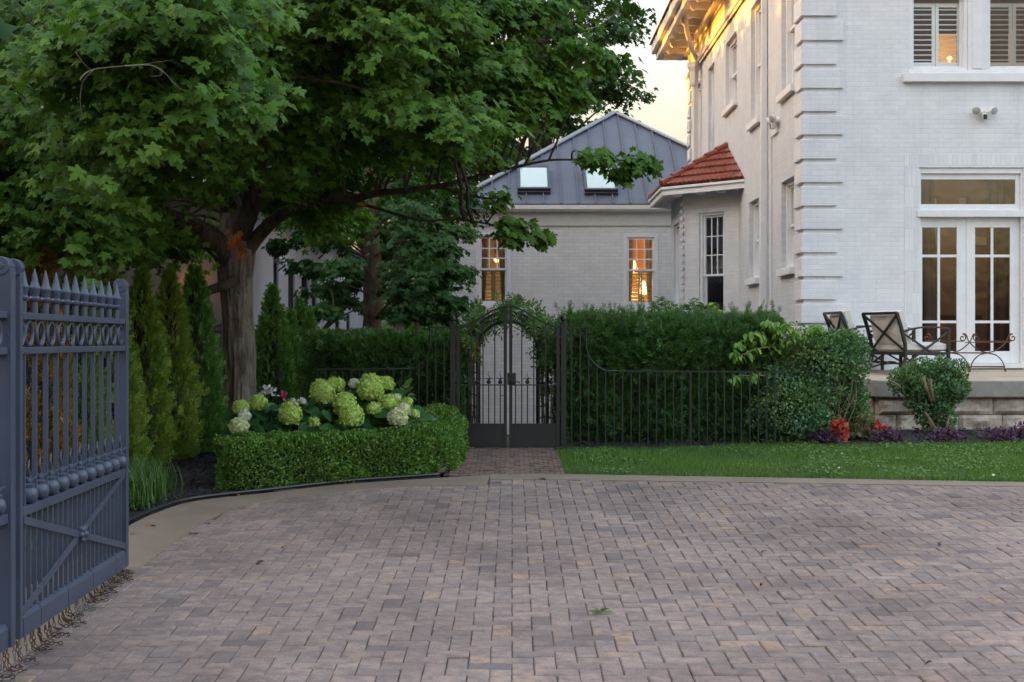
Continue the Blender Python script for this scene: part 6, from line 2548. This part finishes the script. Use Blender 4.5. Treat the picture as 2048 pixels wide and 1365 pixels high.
# tall yew hedges
for (path, w, ztop, n, lab, key, tips) in (
        ([(.56, 15.75), (1.4, 15.78), (2.2, 15.8), (3.02, 15.85)], .52, 1.93, 24000, 'tall dark yew hedge with shaggy upright shoots behind the right fence', 3.0, True),
        ([(-2.32, 15.95), (-1.6, 15.95), (-.95, 15.95), (-.56, 15.95)], .45, 1.76, 15000, 'dark clipped yew hedge behind the left fence', 8.0, False)):
    t = thing('yew_hedge', lab, 'hedge', (path[1][0], path[1][1], .6), group='yew hedges behind the iron fence')
    zf = lambda y: .56
    h = ztop - .56
    hedge_core(path, w - .12, h - .10, zf, 'inner_branches', t)
    p, nr, _ = sweep_points(path, w, h, n, zf, .06, key, .16, .07)
    N = len(p)
    scatter_mesh('foliage', *TN, p, nr * .9 + RNG.normal(0, .45, (N, 3)) + np.array([0, 0, .25]), nr * .4 + RNG.normal(0, .6, (N, 3)) + np.array([0, 0, .7]), .082 * RNG.uniform(.7, 1.25, N), M['yew'], t)
    if tips:
        k = 700
        x = RNG.uniform(.6, 3.0, k); y = RNG.uniform(15.28, 16.25, k)
        LL = RNG.uniform(.08, .17, k) * (1 + .7 * (RNG.random(k) < .25))
        pp, tt = [], []
        for i in range(k):
            d = np.array([RNG.normal(0, .25), RNG.normal(0, .2), 1.0])
            m_ = int(3 + LL[i] * 25)
            for j in range(m_):
                pp.append([x[i], y[i], ztop - .05] + d * LL[i] * j / m_); tt.append(d + RNG.normal(0, .10, 3))
        pp, tt = np.array(pp), np.array(tt)
        scatter_mesh('young_shoots', *TN, pp, tt, RNG.normal(0, 1, (len(pp), 3)), .055 * RNG.uniform(.8, 1.2, len(pp)), M['yew_tip'], t)


# ================================================================================================
# BUSHES
# ================================================================================================
def ell_points(ells, n, amp=.04, seed=0, deep=.12):
    vol = np.array([e[3] * e[5] + e[4] * e[5] for e in ells]); vol = vol / vol.sum()
    ps, ns = [], []
    for e, v in zip(ells, vol):
        k = int(n * v)
        d = unit(RNG.normal(0, 1, (k, 3)))
        r3 = np.array(e[3:6])
        p = d * r3
        nn = unit(d / r3)
        o = amp * (fb(p, 6, seed) + .5 * fb(p, 15, seed + 1)) - deep * RNG.random(k) ** 2.2
        ps.append(p + np.array(e[:3]) + nn * o[:, None]); ns.append(nn)
    return np.concatenate(ps), np.concatenate(ns)


def bush(name, label, cat, ells, n, mat, tmpl, size, loc, seed=0, amp=.04, deep=.12, core=True, zmin=None, upb=.35, stems=None, group=None, stem_mat='stem', fname='foliage'):
    t = thing(name, label, cat, loc, group=group)
    if core:
        mb = MB()
        for e in ells:
            mb.ball(e[:3], 1.0, 14, 10, (e[3] - deep * .8, e[4] - deep * .8, e[5] - deep * .8))
        mb.build('inner_branches', M['core'], t, smooth=True)
    if stems:
        mb = MB()
        for s in stems:
            branch(mb, s[0], s[1], s[2], 7, 4, .012)
        mb.build('stems', M[stem_mat], t, smooth=True)
    p, nn = ell_points(ells, n, amp, seed, deep)
    if zmin is not None:
        k = p[:, 2] > zmin
        p, nn = p[k], nn[k]
    N = len(p)
    scatter_mesh(fname, *tmpl, p, nn * .7 + RNG.normal(0, .5, (N, 3)) + np.array([0, 0, upb]), nn + RNG.normal(0, .6, (N, 3)) + np.array([0, 0, .5]), size * RNG.uniform(.6, 1.25, N), M[mat], t)
    return t


E = lambda px, py, Y, rx, ry, rz: (*P(px, py, Y), rx, ry, rz)
rr = random.Random(4)
k_ = 15.8 / F
stems = []
for _ in range(13):
    a = rr.uniform(1640, 1718)
    b0 = P(1660 + (a - 1660) * .3, 884, 15.45)
    b1 = P(a, rr.uniform(700, 800), 15.28 + rr.uniform(-.06, .12))
    stems.append(([b0, b0.lerp(b1, .5) + Vector((rr.uniform(-.1, .1), -.06, .03)), b1], .008, .003))
bush('boxwood_bush', 'large overgrown boxwood with bare tan stems beside the patio corner', 'bush',
     [E(1578, 822, 15.25, .40, .40, .36), E(1570, 765, 15.45, .36, .36, .34), E(1640, 725, 15.50, .36, .40, .36), E(1688, 710, 15.55, .24, .32, .27), E(1665, 800, 15.65, .38, .30, .42), E(1702, 800, 15.60, .15, .2, .32), E(1618, 690, 15.50, .26, .3, .2), E(1600, 790, 15.20, .28, .25, .2), E(1545, 840, 15.30, .24, .25, .24), E(1660, 690, 15.40, .2, .2, .14), E(1700, 685, 15.50, .14, .2, .14), E(1640, 775, 15.30, .22, .2, .2), E(1620, 845, 15.30, .25, .25, .22)],
     36000, 'box_dark', TR, .036, P(1640, 880, 15.8), 2, .10, .20, zmin=.60, stems=stems)
ell = [E(1852, 785, 16.15, .22, .24, .17), E(1815, 762, 16.15, .16, .2, .12), E(1900, 780, 16.15, .18, .2, .22), E(1868, 822, 16.15, .16, .18, .15), E(1880, 846, 16.15, .12, .14, .10), E(1840, 748, 16.2, .10, .12, .12), E(1880, 745, 16.2, .10, .12, .13), E(1912, 752, 16.2, .09, .1, .12)]
st_ = [([P(1880, 872, 16.1), P(1865, 850, 15.98), P(1850, 825, 15.95)], .022, .014), ([P(1888, 872, 16.1), P(1893, 850, 15.98), P(1900, 830, 16)], .02, .012), ([P(1873, 870, 16.1), P(1862, 852, 15.98), P(1856, 840, 15.98)], .018, .012), ([P(1895, 868, 16.1), P(1902, 852, 16)], .016, .01),
       ([P(1862, 800, 15.95), P(1852, 775, 15.84), P(1846, 754, 15.83)], .024, .020), ([P(1866, 800, 15.95), P(1862, 778, 15.84), P(1861, 758, 15.83)], .020, .018), ([P(1800, 775, 15.9), P(1788, 765, 15.88), P(1779, 762, 15.88)], .009, .007)]
bush('boxwood_bush', 'small vase shaped boxwood with cut stubs in front of the patio wall', 'bush', ell, 13000, 'box_dark', TR, .036, P(1885, 870, 16.1), 5, .09, .16, stems=st_)
# upright shoots on the small bush
t = bpy.data.objects[ 'boxwood_bush.001'] if 'boxwood_bush.001' in bpy.data.objects else None
pp, tt = [], []
for (a, b, top) in ((1833, 750, 732), (1840, 748, 738), (1879, 750, 727), (1882, 755, 735), (1896, 757, 740), (1912, 760, 745), (1797, 760, 752), (1856, 757, 742)):
    n_ = 26
    for j in range(n_):
        q = j / n_
        pp.append(np.array(P(a, b + (top - b) * q, 16.1)) + RNG.normal(0, .012, 3)); tt.append([RNG.normal(0, .7), RNG.normal(0, .7), .8])
pp, tt = np.array(pp), np.array(tt)
M['box_tip'] = mat_leaf('young_box_leaf', [(0, (0.06, 0.13, 0.03)), (1, (0.12, 0.2, 0.05))], trans=.3)
scatter_mesh('young_shoots', *TR, pp, tt, RNG.normal(0, 1, (len(pp), 3)), .03 * RNG.uniform(.7, 1.2, len(pp)), M['box_tip'], t)

# fresh green dogwood
dw = thing('dogwood_sapling', 'fresh lime green sapling with drooping leaves growing through the boxwood', 'shrub', P(1580, 880, 15.5))
mb = MB()
tips = []
for pts in ([(1590, 840, 15.5), (1580, 740, 15.4), (1540, 690, 15.3), (1500, 680, 15.2), (1470, 690, 15.15)], [(1580, 740, 15.4), (1560, 690, 15.3), (1555, 655, 15.2), (1535, 645, 15.2)], [(1580, 720, 15.4), (1600, 680, 15.3), (1622, 652, 15.3), (1640, 655, 15.3)],
            [(1580, 760, 15.3), (1530, 752, 15.15), (1485, 752, 15.05), (1464, 756, 15.0)], [(1545, 694, 15.3), (1510, 700, 15.2), (1480, 712, 15.15), (1468, 706, 15.1)], [(1560, 690, 15.3), (1590, 665, 15.2), (1575, 648, 15.2)], [(1530, 690, 15.3), (1520, 668, 15.2), (1496, 668, 15.2)]):
    tips.append(branch(mb, [P(*q) for q in pts], .011, .003, 6, 5, .01))
mb.build('stems', M['stem'], dw, smooth=True)
pp, tt, nn = [], [], []
for o in tips:
    for i, q in enumerate(o[len(o) // 3:]):
        for _ in range(4):
            a = RNG.uniform(0, 6.28)
            pp.append(np.array(q) + RNG.normal(0, .02, 3)); tt.append([math.cos(a) * .8, math.sin(a) * .8 - .2, -.75 + RNG.normal(0, .25)]); nn.append([math.cos(a) * .5, -.5 + RNG.normal(0, .3), .8])
scatter_mesh('foliage', *t_oval(.5, .3, .35), np.array(pp), np.array(tt), np.array(nn), .095 * RNG.uniform(.6, 1.2, len(pp)), M['lime_leaf'], dw)

# leafy shoots standing above the yew hedge
for i, (px, top, lab) in enumerate(((1325, 592, 'leafy upright shoots rising above the yew hedge below the right annex window'), (1388, 596, 'leafy upright shoots rising above the yew hedge in front of the bay window'), (1418, 606, 'yellow green shoots above the yew hedge beside the bay window'))):
    t = thing('garden_shrub', lab, 'shrub', P(px, 690, 17.2), group='leafy shoots above the yew hedge')
    mb = MB()
    pp, tt, nn = [], [], []
    for s in range(5):
        o = branch(mb, [P(px + (s - 2) * 6, 700, 17.2), P(px + (s - 2) * 10, 640, 17.15), P(px + (s - 2) * 13 + 6, top + abs(s - 1.5) * 11, 17.1)], .010, .003, 6, 5, .02)
        for q in o[4:]:
            for _ in range(4):
                a = RNG.uniform(0, 6.28)
                pp.append(np.array(q)); tt.append([math.cos(a), math.sin(a), .25 + RNG.normal(0, .25)]); nn.append([0 + RNG.normal(0, .3), -.4, .8])
    mb.build('stems', M['stem'], t, smooth=True)
    scatter_mesh('foliage', *t_oval(.48, .25, .2), np.array(pp), np.array(tt), np.array(nn), .10 * RNG.uniform(.6, 1.2, len(pp)), M['vine'] if i < 2 else M['lime_leaf'], t)

# climbing vine on the arbour
vn = thing('climbing_vine', 'wisteria vine with feathery leaves climbing over the garden arch', 'vine', (.4, 15.9, gz(15.9)))
mb = MB()
vp = []
for Yh, off in ((15.6, 0), (16.0, 1.1), (16.35, 2.2)):
    pts = []
    for k in range(40):
        q = k / 39
        s = hoop(Yh, .41, acz, n=26)
        i = q * (len(s) - 1)
        a, b = s[int(i)], s[min(int(i) + 1, len(s) - 1)]
        c = a.lerp(b, i - int(i))
        pts.append(c + Vector((.03 * math.sin(k * 1.1 + off), .04 * math.cos(k * 1.1 + off), .03 * math.sin(k * .7))))
    mb.tube(pts, .009, 6)
    vp += pts
mb.build('stems', M['bark_brown'], vn, smooth=True)
pp, tt, nn, sz, yl = [], [], [], [], []
for _ in range(400):
    q = random.choice(vp)
    a = math.atan2(q.z - acz, q.x + .045)
    if q.z < acz - .05 and q.x < 0 and random.random() < .45: continue
    if q.z < acz - .45 and random.random() < .55: continue
    wgt = (.35 + .65 * (q.x > 0)) if q.z < acz else 1
    if random.random() > wgt: continue
    up = max(0, math.sin(a)) if q.z > acz else 0
    outd = Vector((math.cos(a) if q.z > acz else (1 if q.x > 0 else -1), 0, up))
    d = (outd * random.uniform(-.5, .9) + Vector((random.gauss(0, .4), random.gauss(0, .5), random.uniform(-1.1, .35)))).normalized()
    L = random.uniform(.10, .20)
    side = d.cross(Vector((0, -1, .3))).normalized()
    isy = q.x < -.25 and q.z < acz + .12
    st0 = q + outd * random.uniform(0, .10) * (1 + up)
    for j in range(11):
        f_ = (j // 2 + 1) / 6
        s = 1 if j % 2 else -1
        bp = st0 + d * L * f_ + Vector((0, 0, -.06 * f_ * f_))
        td = (side * s * .9 + d * .5) if j < 10 else d
        pp.append(bp); tt.append(td); nn.append(Vector((random.gauss(0, .3), -.7, .6))); sz.append(.055 * random.uniform(.8, 1.15)); yl.append(isy)
pp, tt, nn, sz, yl = np.array(pp), np.array(tt), np.array(nn), np.array(sz), np.array(yl)
scatter_mesh('foliage', *t_oval(.36, .15, .1), pp[~yl], tt[~yl], nn[~yl], sz[~yl], M['vine'], vn)
if yl.any():
    tag(scatter_mesh('yellow_foliage', *t_oval(.36, .15, .1), pp[yl], tt[yl], nn[yl], sz[yl], M['vine_y'], vn), 'yellowing leaves low on the left of the arch')

# clover and weeds in the lawn
cp = []
while len(cp) < 5200:
    x, y = random.uniform(.55, 7.4), random.uniform(11.4, 15.0)
    if far_kerb(x) + .01 < y < lawn_back(x) - .03 and noise.noise(Vector((x * 1.7, y * 2.2, 4))) + .25 * (x > 2.6) > .16:
        cp.append((x, y, gz(y) + random.uniform(.02, .055)))
cp = np.array(cp); N = len(cp)
M['clover'] = mat_leaf('clover_leaf', [(0, (0.07, 0.15, 0.028)), (0.9, (0.13, 0.23, 0.05)), (0.985, (0.17, 0.27, 0.07)), (1, (0.6, 0.6, 0.5))], trans=.3)
tag(scatter_mesh('clover', *t_oval(.9, .1, .1), cp, np.stack([RNG.normal(0, 1, N), RNG.normal(0, 1, N), RNG.normal(.1, .2, N)], 1), np.stack([RNG.normal(0, .4, N), RNG.normal(-.3, .4, N), np.ones(N)], 1), RNG.uniform(.018, .034, N), M['clover']), kind='stuff')

# ================================================================================================
# HYDRANGEAS
# ================================================================================================
hy = thing('hydrangea_bush', 'hydrangea with big lime green and cream flower heads inside the box hedge', 'bush', (-1.6, 13.3, gz(13.3)))
heads = [(615, 915, 42, 'g'), (632, 955, 30, 'w'), (605, 1005, 46, 'c'), (700, 895, 45, 'g'), (855, 950, 57, 'g'), (1010, 842, 62, 'g'), (1075, 805, 45, 'g'), (970, 985, 28, 'g'), (1120, 900, 57, 'g'), (1153, 960, 60, 'g'), (1245, 822, 68, 'g'), (1320, 800, 42, 'g'), (1263, 922, 36, 'g'), (1335, 895, 46, 'g'),
         (1372, 870, 22, 'c'), (1425, 890, 28, 'g'), (1405, 925, 32, 'c'), (1377, 965, 50, 'c'), (1462, 947, 23, 'g'), (910, 885, 18, 'w'), (1165, 800, 27, 'w'), (870, 885, 12, 'w')]
mb = MB()
fl_v, fl_f = t_floret()
hcs = []
for i, (x, y, r_, k) in enumerate(heads):
    px, py, rp = x / 2.437 + 230, y / 2.437 + 440, r_ / 2.437
    Y = 12.95 + (1010 - y) / 200 * .75
    if y < 870: Y = max(Y, 13.45)
    c = P(px, py, Y)
    rw = rp * Y / F
    hcs.append((c, rw))
    n = int(430 * (rw / .10) ** 1.6)
    d = unit(RNG.normal(0, 1, (n, 3)))
    d = d[d[:, 2] > -.75]
    n = len(d)
    lump = 1 + .10 * fb(d, 5, i)
    sq = np.array([1.0, 1.0, .92])
    if k == 'g' and rw > .11: sq = np.array([1.0, 1.0, 1.08])
    p = np.array(c) + d * rw * sq * lump[:, None] * (1 - .13 * RNG.random(n) ** 2)[:, None]
    fh = scatter_mesh('flower_head', fl_v, fl_f, p, RNG.normal(0, 1, (n, 3)), d + RNG.normal(0, .42, (n, 3)), .0185 * RNG.uniform(.8, 1.25, n) * (1.1 if k != 'g' else 1), M[{'g': 'hyd_green', 'c': 'hyd_cream', 'w': 'hyd_white'}[k]], hy)
    mb.tube(smooth_path([c, c + Vector((0, .02, -rw * 1.3)), Vector((c.x * .8 - .3, c.y + .15, gz(c.y) - .02))], 4), .006, 6)
    hb = MB(); hb.ball(c, rw * .83, 14, 10, tuple(sq))
    hb.build('flower_core', M[{'g': 'hyd_green', 'c': 'hyd_cream', 'w': 'hyd_white'}[k]], fh, smooth=True)
mb.build('stems', M['hyd_leaf'], hy, smooth=True)
pp, tt, nn = [], [], []
for _ in range(420):
    c, rw = random.choice(hcs)
    a = random.uniform(0, 6.28)
    q = c + Vector((math.cos(a) * rw * random.uniform(.3, 1.3), abs(math.sin(a)) * rw * 1.2 + .06, -rw * random.uniform(.7, 2.0)))
    if q.z < gz(q.y) + .1: continue
    pp.append(q); tt.append([math.cos(a), math.sin(a) - .25, -.25 + random.gauss(0, .3)]); nn.append([random.gauss(0, .3), -.55 + random.gauss(0, .2), .8])
for _ in range(240):
    px = random.uniform(500, 810)
    q = P(px, random.uniform(815, 856), random.uniform(13.25, 13.9))
    a = random.uniform(0, 6.28)
    pp.append(q); tt.append([math.cos(a), math.sin(a) - .3, -.3 + random.gauss(0, .3)]); nn.append([random.gauss(0, .3), -.6, .75])
N = len(pp)
scatter_mesh('foliage', *t_oval(.74, .18, .25), np.array(pp), np.array(tt), np.array(nn), .155 * RNG.uniform(.7, 1.2, N), M['hyd_leaf'], hy)

# small bedding plants by the trunk
def tuft(name, label, cat, px, py, Y, mat, tmpl, n, size, spread, h, group=None, tipup=.4, base=None):
    base = P(px, py, Y) if base is None else base
    t = thing(name, label, cat, base, group=group)
    d = unit(RNG.normal(0, 1, (n, 3)))
    d[:, 2] = np.abs(d[:, 2])
    p = np.array(base) + d * np.array([spread, spread, h]) * (RNG.random(n) ** .5)[:, None]
    mb = MB()
    for _ in range(6):
        a = random.uniform(0, 6.28)
        mb.tube([base, base + Vector((math.cos(a) * spread * .5, math.sin(a) * spread * .5, h * .6))], .004, 5)
    mb.build('stems', M['stem'], t)
    scatter_mesh('foliage', *tmpl, p, d * .8 + np.array([0, 0, tipup - .2]) + RNG.normal(0, .4, (n, 3)), np.array([0, -.45, .8]) + RNG.normal(0, .45, (n, 3)), size * RNG.uniform(.65, 1.2, n), M[mat], t)
    return t


def tw(px, py, Y):
    b = P(px, py, Y); b.z = gz(Y) + .0
    return b


t = tuft('bedding_plant', 'white leaved bedding plant by the foot of the maple trunk', 'plant', 533, 792, 14.2, 'white_leaf', t_oval(.6, .2, .3), 44, .05, .10, .10)
t = tuft('bedding_plant', 'bright pink flower behind the hydrangea leaves', 'flower', 568, 797, 14.2, 'pink', t_oval(.7, .2, .2), 14, .05, .03, .05)
t = tuft('bedding_plant', 'small plant with upright green leaves before the left fence', 'plant', 806, 800, 14.3, 'vine', t_oval(.55, .2, .2), 26, .10, .07, .16)

# lily turf by the blue gate
lp, lt, ln, ls = [], [], [], []
lr = thing('lily_turf', 'clump of long grassy leaves at the kerb beside the blue gate', 'plant', (-2.95, 10.6, gz(10.6)))
tv, tf = [], []
nseg = 5
for j in range(nseg + 1):
    q = j / nseg
    w = .018 * (1 - q ** 2.2) + .001
    tv += [(-w, q - .25 * q * q, -.55 * q ** 2.2), (w, q - .25 * q * q, -.55 * q ** 2.2)]
tf = [(2 * j, 2 * j + 1, 2 * j + 3, 2 * j + 2) for j in range(nseg)]
crowns = [(-3.10, 9.9), (-3.05, 10.3), (-2.95, 10.75), (-2.92, 11.1), (-3.15, 10.7), (-3.2, 11.2), (-3.0, 11.45), (-3.3, 10.3), (-3.15, 9.5), (-3.3, 11.6), (-3.1, 9.1)]
for (x, y) in crowns:
    for _ in range(150):
        a = random.uniform(0, 6.28)
        lp.append((x + random.gauss(0, .07), y + random.gauss(0, .07), gz(y)))
        lt.append((math.cos(a) * .55, math.sin(a) * .55, 1.0)); ln.append((-math.cos(a) * -1 * .0 + math.cos(a), math.sin(a), .55)); ls.append(random.uniform(.22, .40))
scatter_mesh('foliage', tv, tf, np.array(lp), np.array(lt), np.array(ln), np.array(ls), M['lirio'], lr)

# purple, red and bronze plants along the patio bed
pl_ = [(1652, 884, 15.06, 'purple plant in the mulch below the red coleus, leftmost of its row'), (1768, 882, 15.35, 'purple plant in the mulch between the red coleus and the small boxwood'), (1893, 886, 15.3, 'purple plant in the mulch directly below the small boxwood'), (1995, 884, 15.35, 'purple plant in the mulch right of the small boxwood'), (2050, 868, 15.9, 'purple plant at the right edge of the bed against the patio wall')]
for i, (px, py, Y, lab) in enumerate(pl_):
    b = P(px, py, Y); b.z = gz_bed(Y) + .02
    tuft('purple_plant', lab, 'plant', px, py, Y, 'purple', t_oval(.5, .2, .2), 420, .045, .20, .13, 'purple plants in the patio bed', base=b)
for i, (px, Y, mt, sp, hh, lab, nm) in enumerate(((1678, 15.16, 'red_leaf', .10, .20, 'bright red coleus in front of the big boxwood', 'red_coleus'), (1754, 15.5, 'red_leaf', .11, .15, 'bright red coleus in front of the patio wall', 'red_coleus'), (1726, 15.4, 'olive_leaf', .13, .24, 'olive bronze coleus between the two red ones', 'bronze_coleus'))):
    b = P(px, 870, Y); b.z = gz_bed(Y) + .05
    tuft(nm, lab, 'plant', px, 870, Y, mt, t_oval(.62, .2, .3), 90, .075, sp, hh, base=b)

# weeds in the mulch and clover in the lawn edge
# fallen leaves and scraps on the paving -------------------------------------------------------------
M['dry_leaf'] = mat_leaf('dry_fallen_leaf', [(0, (0.16, 0.075, 0.03)), (1, (0.36, 0.18, 0.07))], trans=.1, rough=.8)
M['dark_leaf'] = mat_leaf('dark_fallen_leaf', [(0, (0.03, 0.02, 0.013)), (1, (0.08, 0.045, 0.025))], trans=.05, rough=.8)
litter = [(262, 1072, .11, 'dry_leaf', 'curled orange leaf on the kerb by the gate post'), (303, 1055, .10, 'dry_leaf', 'dry tan leaf on the kerb, right of the orange one'), (466, 992, .06, 'dry_leaf', 'small tan leaf on the kerb under the box hedge'), (1085, 961, .08, 'dark_leaf', 'dark twiggy leaf on the far kerb below the garden path'),
          (575, 1098, .06, 'dry_leaf', 'small brown leaf on the paving left of centre'), (875, 1047, .05, 'dry_leaf', 'tiny reddish leaf on the paving below the path'), (530, 1128, .07, 'dark_leaf', 'thin dark leaf stem on the paving'), (1527, 1175, .05, 'dark_leaf', 'small black leaf on the right of the paving'),
          (1535, 1108, .06, 'dry_leaf', 'curled brown leaf in the right half of the paving'), (1875, 1090, .06, 'dark_leaf', 'dark leaf scrap far right on the paving'), (620, 1137, .03, 'dark_leaf', 'tiny dark scrap left of the darkest pavers'), (1866, 1330, .04, 'dark_leaf', 'dark scrap near the lower right corner')]
for i, (px, py, s, mt, lab) in enumerate(litter):
    g_ = G(px, py)
    a = rr.uniform(0, 6.28)
    o = scatter_mesh('fallen_leaf', *(TM if s > .07 else t_oval(.45, .5, .5)), np.array([g_ + Vector((0, 0, .016))]), np.array([[math.cos(a), math.sin(a), .12]]), np.array([[.1, -.25, 1.0]]), s, M[mt])
    tag(o, lab, 'leaf', 'fallen leaves on the driveway')
g_ = G(1197, 1226)
pp = np.array([g_ + Vector((rr.gauss(0, .012), rr.gauss(0, .015), .008)) for _ in range(9)])
tag(scatter_mesh('weed_sprig', *t_oval(.4, .2, .1), pp, np.stack([RNG.normal(0, 1, 9), RNG.normal(0, 1, 9), RNG.uniform(.1, .7, 9)], 1), np.stack([RNG.normal(0, .3, 9), -np.ones(9) * .3, np.ones(9)], 1), .055, M['vine']), 'small green sprig lying on the paving right of centre', 'sprig')
# moss in the paving joints
mp = []
for _ in range(11000):
    px, py = random.uniform(250, 2048), random.uniform(965, 1365)
    g_ = G(px, py)
    if noise.noise(Vector((g_.x * 1.3, g_.y * 1.3, 2))) < .1: continue
    if random.random() < .5: x, y = round(g_.x / .1) * .1, g_.y
    else: x, y = g_.x, round((g_.y - .02) / .1) * .1 + .02
    if y > 12.1 or x < -2.2: continue
    if (x - math.floor(x / .1) * .1) > .003 and random.random() < .6: continue
    mp.append((x + random.gauss(0, .0012), y + random.gauss(0, .0012), SL * y - .007))
mp = np.array(mp); N = len(mp)
M['moss'] = mat_leaf('joint_moss', [(0, (0.03, 0.045, 0.012)), (1, (0.07, 0.08, 0.025))], trans=.1)
tag(scatter_mesh('joint_moss', [(-.5, 0, 0), (.5, .1, 0), (.1, 1, .2)], [(0, 1, 2)], mp, np.stack([RNG.normal(0, .6, N), RNG.normal(0, .6, N), np.ones(N)], 1), RNG.normal(0, 1, (N, 3)), RNG.uniform(.003, .006, N), M['moss']), kind='stuff')

# ================================================================================================
# SKY, SUN, CAMERA
# ================================================================================================
SUN_EL = R(3.2)
SUN_AZ = math.atan2(-1.0, 0.03)          # from the left, slightly from beyond the house front
sd = Vector((math.sin(SUN_AZ) * math.cos(SUN_EL), math.cos(SUN_AZ) * math.cos(SUN_EL), math.sin(SUN_EL)))
w = bpy.data.worlds.new('World')
SC.world = w
w.use_nodes = True
nt_ = w.node_tree
nt_.nodes.clear()
out = nt_.nodes.new('ShaderNodeOutputWorld')
bg = nt_.nodes.new('ShaderNodeBackground')
sk = nt_.nodes.new('ShaderNodeTexSky')
sk.sky_type = 'NISHITA'
sk.sun_disc = False
sk.sun_elevation = SUN_EL
sk.sun_rotation = SUN_AZ
sk.altitude = 100
sk.air_density = 0.7
sk.dust_density = 6.0
sk.ozone_density = 0.0
bg.inputs['Strength'].default_value = 0.15
# thick evening haze low in the sky: dimmer and peach coloured towards the horizon
tc_ = nt_.nodes.new('ShaderNodeTexCoord')
sx_ = nt_.nodes.new('ShaderNodeSeparateXYZ')
rp_ = nt_.nodes.new('ShaderNodeValToRGB')
el_ = rp_.color_ramp.elements
for p_, c_ in ((0.0, (.30, .235, .20)), (0.12, (.385, .318, .288)), (0.22, (.45, .41, .41)), (0.36, (.72, .70, .72)), (0.6, (1, 1, 1.03))):
    e_ = el_.new(p_) if p_ not in (0.0,) else el_[0]
    e_.position = p_
    e_.color = (*c_, 1)
el_[-1].color = (1, 1, 1.03, 1)
mx_ = nt_.nodes.new('ShaderNodeMix')
mx_.data_type = 'RGBA'
mx_.blend_type = 'MULTIPLY'
mx_.inputs[0].default_value = 1.0
nt_.links.new(tc_.outputs['Generated'], sx_.inputs[0])
nt_.links.new(sx_.outputs['Z'], rp_.inputs['Fac'])
nt_.links.new(sk.outputs[0], mx_.inputs[6])
nt_.links.new(rp_.outputs['Color'], mx_.inputs[7])
nt_.links.new(mx_.outputs[2], bg.inputs['Color'])
nt_.links.new(bg.outputs[0], out.inputs['Surface'])
L = bpy.data.lights.new('sun', 'SUN')
L.energy = 2.0
L.angle = R(0.6)
L.color = (0.44, 0.175, 0.014)
so = bpy.data.objects.new('sun', L)
COL.objects.link(so)
so.rotation_euler = sd.to_track_quat('Z', 'Y').to_euler()
so.location = (-20, 10, 20)

cam = bpy.data.cameras.new('camera')
cam.sensor_width = 36.0
cam.lens = 36.0 * F / 2048.0
cam.clip_start = 0.05
cam.clip_end = 2000
co = bpy.data.objects.new('camera', cam)
COL.objects.link(co)
co.location = (0, 0, HC)
co.rotation_euler = (math.pi / 2, 0, 0)
SC.camera = co

SC.view_settings.view_transform = 'Standard'
SC.view_settings.look = 'None'
SC.view_settings.gamma = 1
SC.view_settings.use_curve_mapping = False
SC.view_settings.exposure = 4.35
SC.cycles.use_denoising = True
SC.cycles.max_bounces = 8
SC.cycles.transparent_max_bounces = 16
SC.cycles.sample_clamp_indirect = 6.0
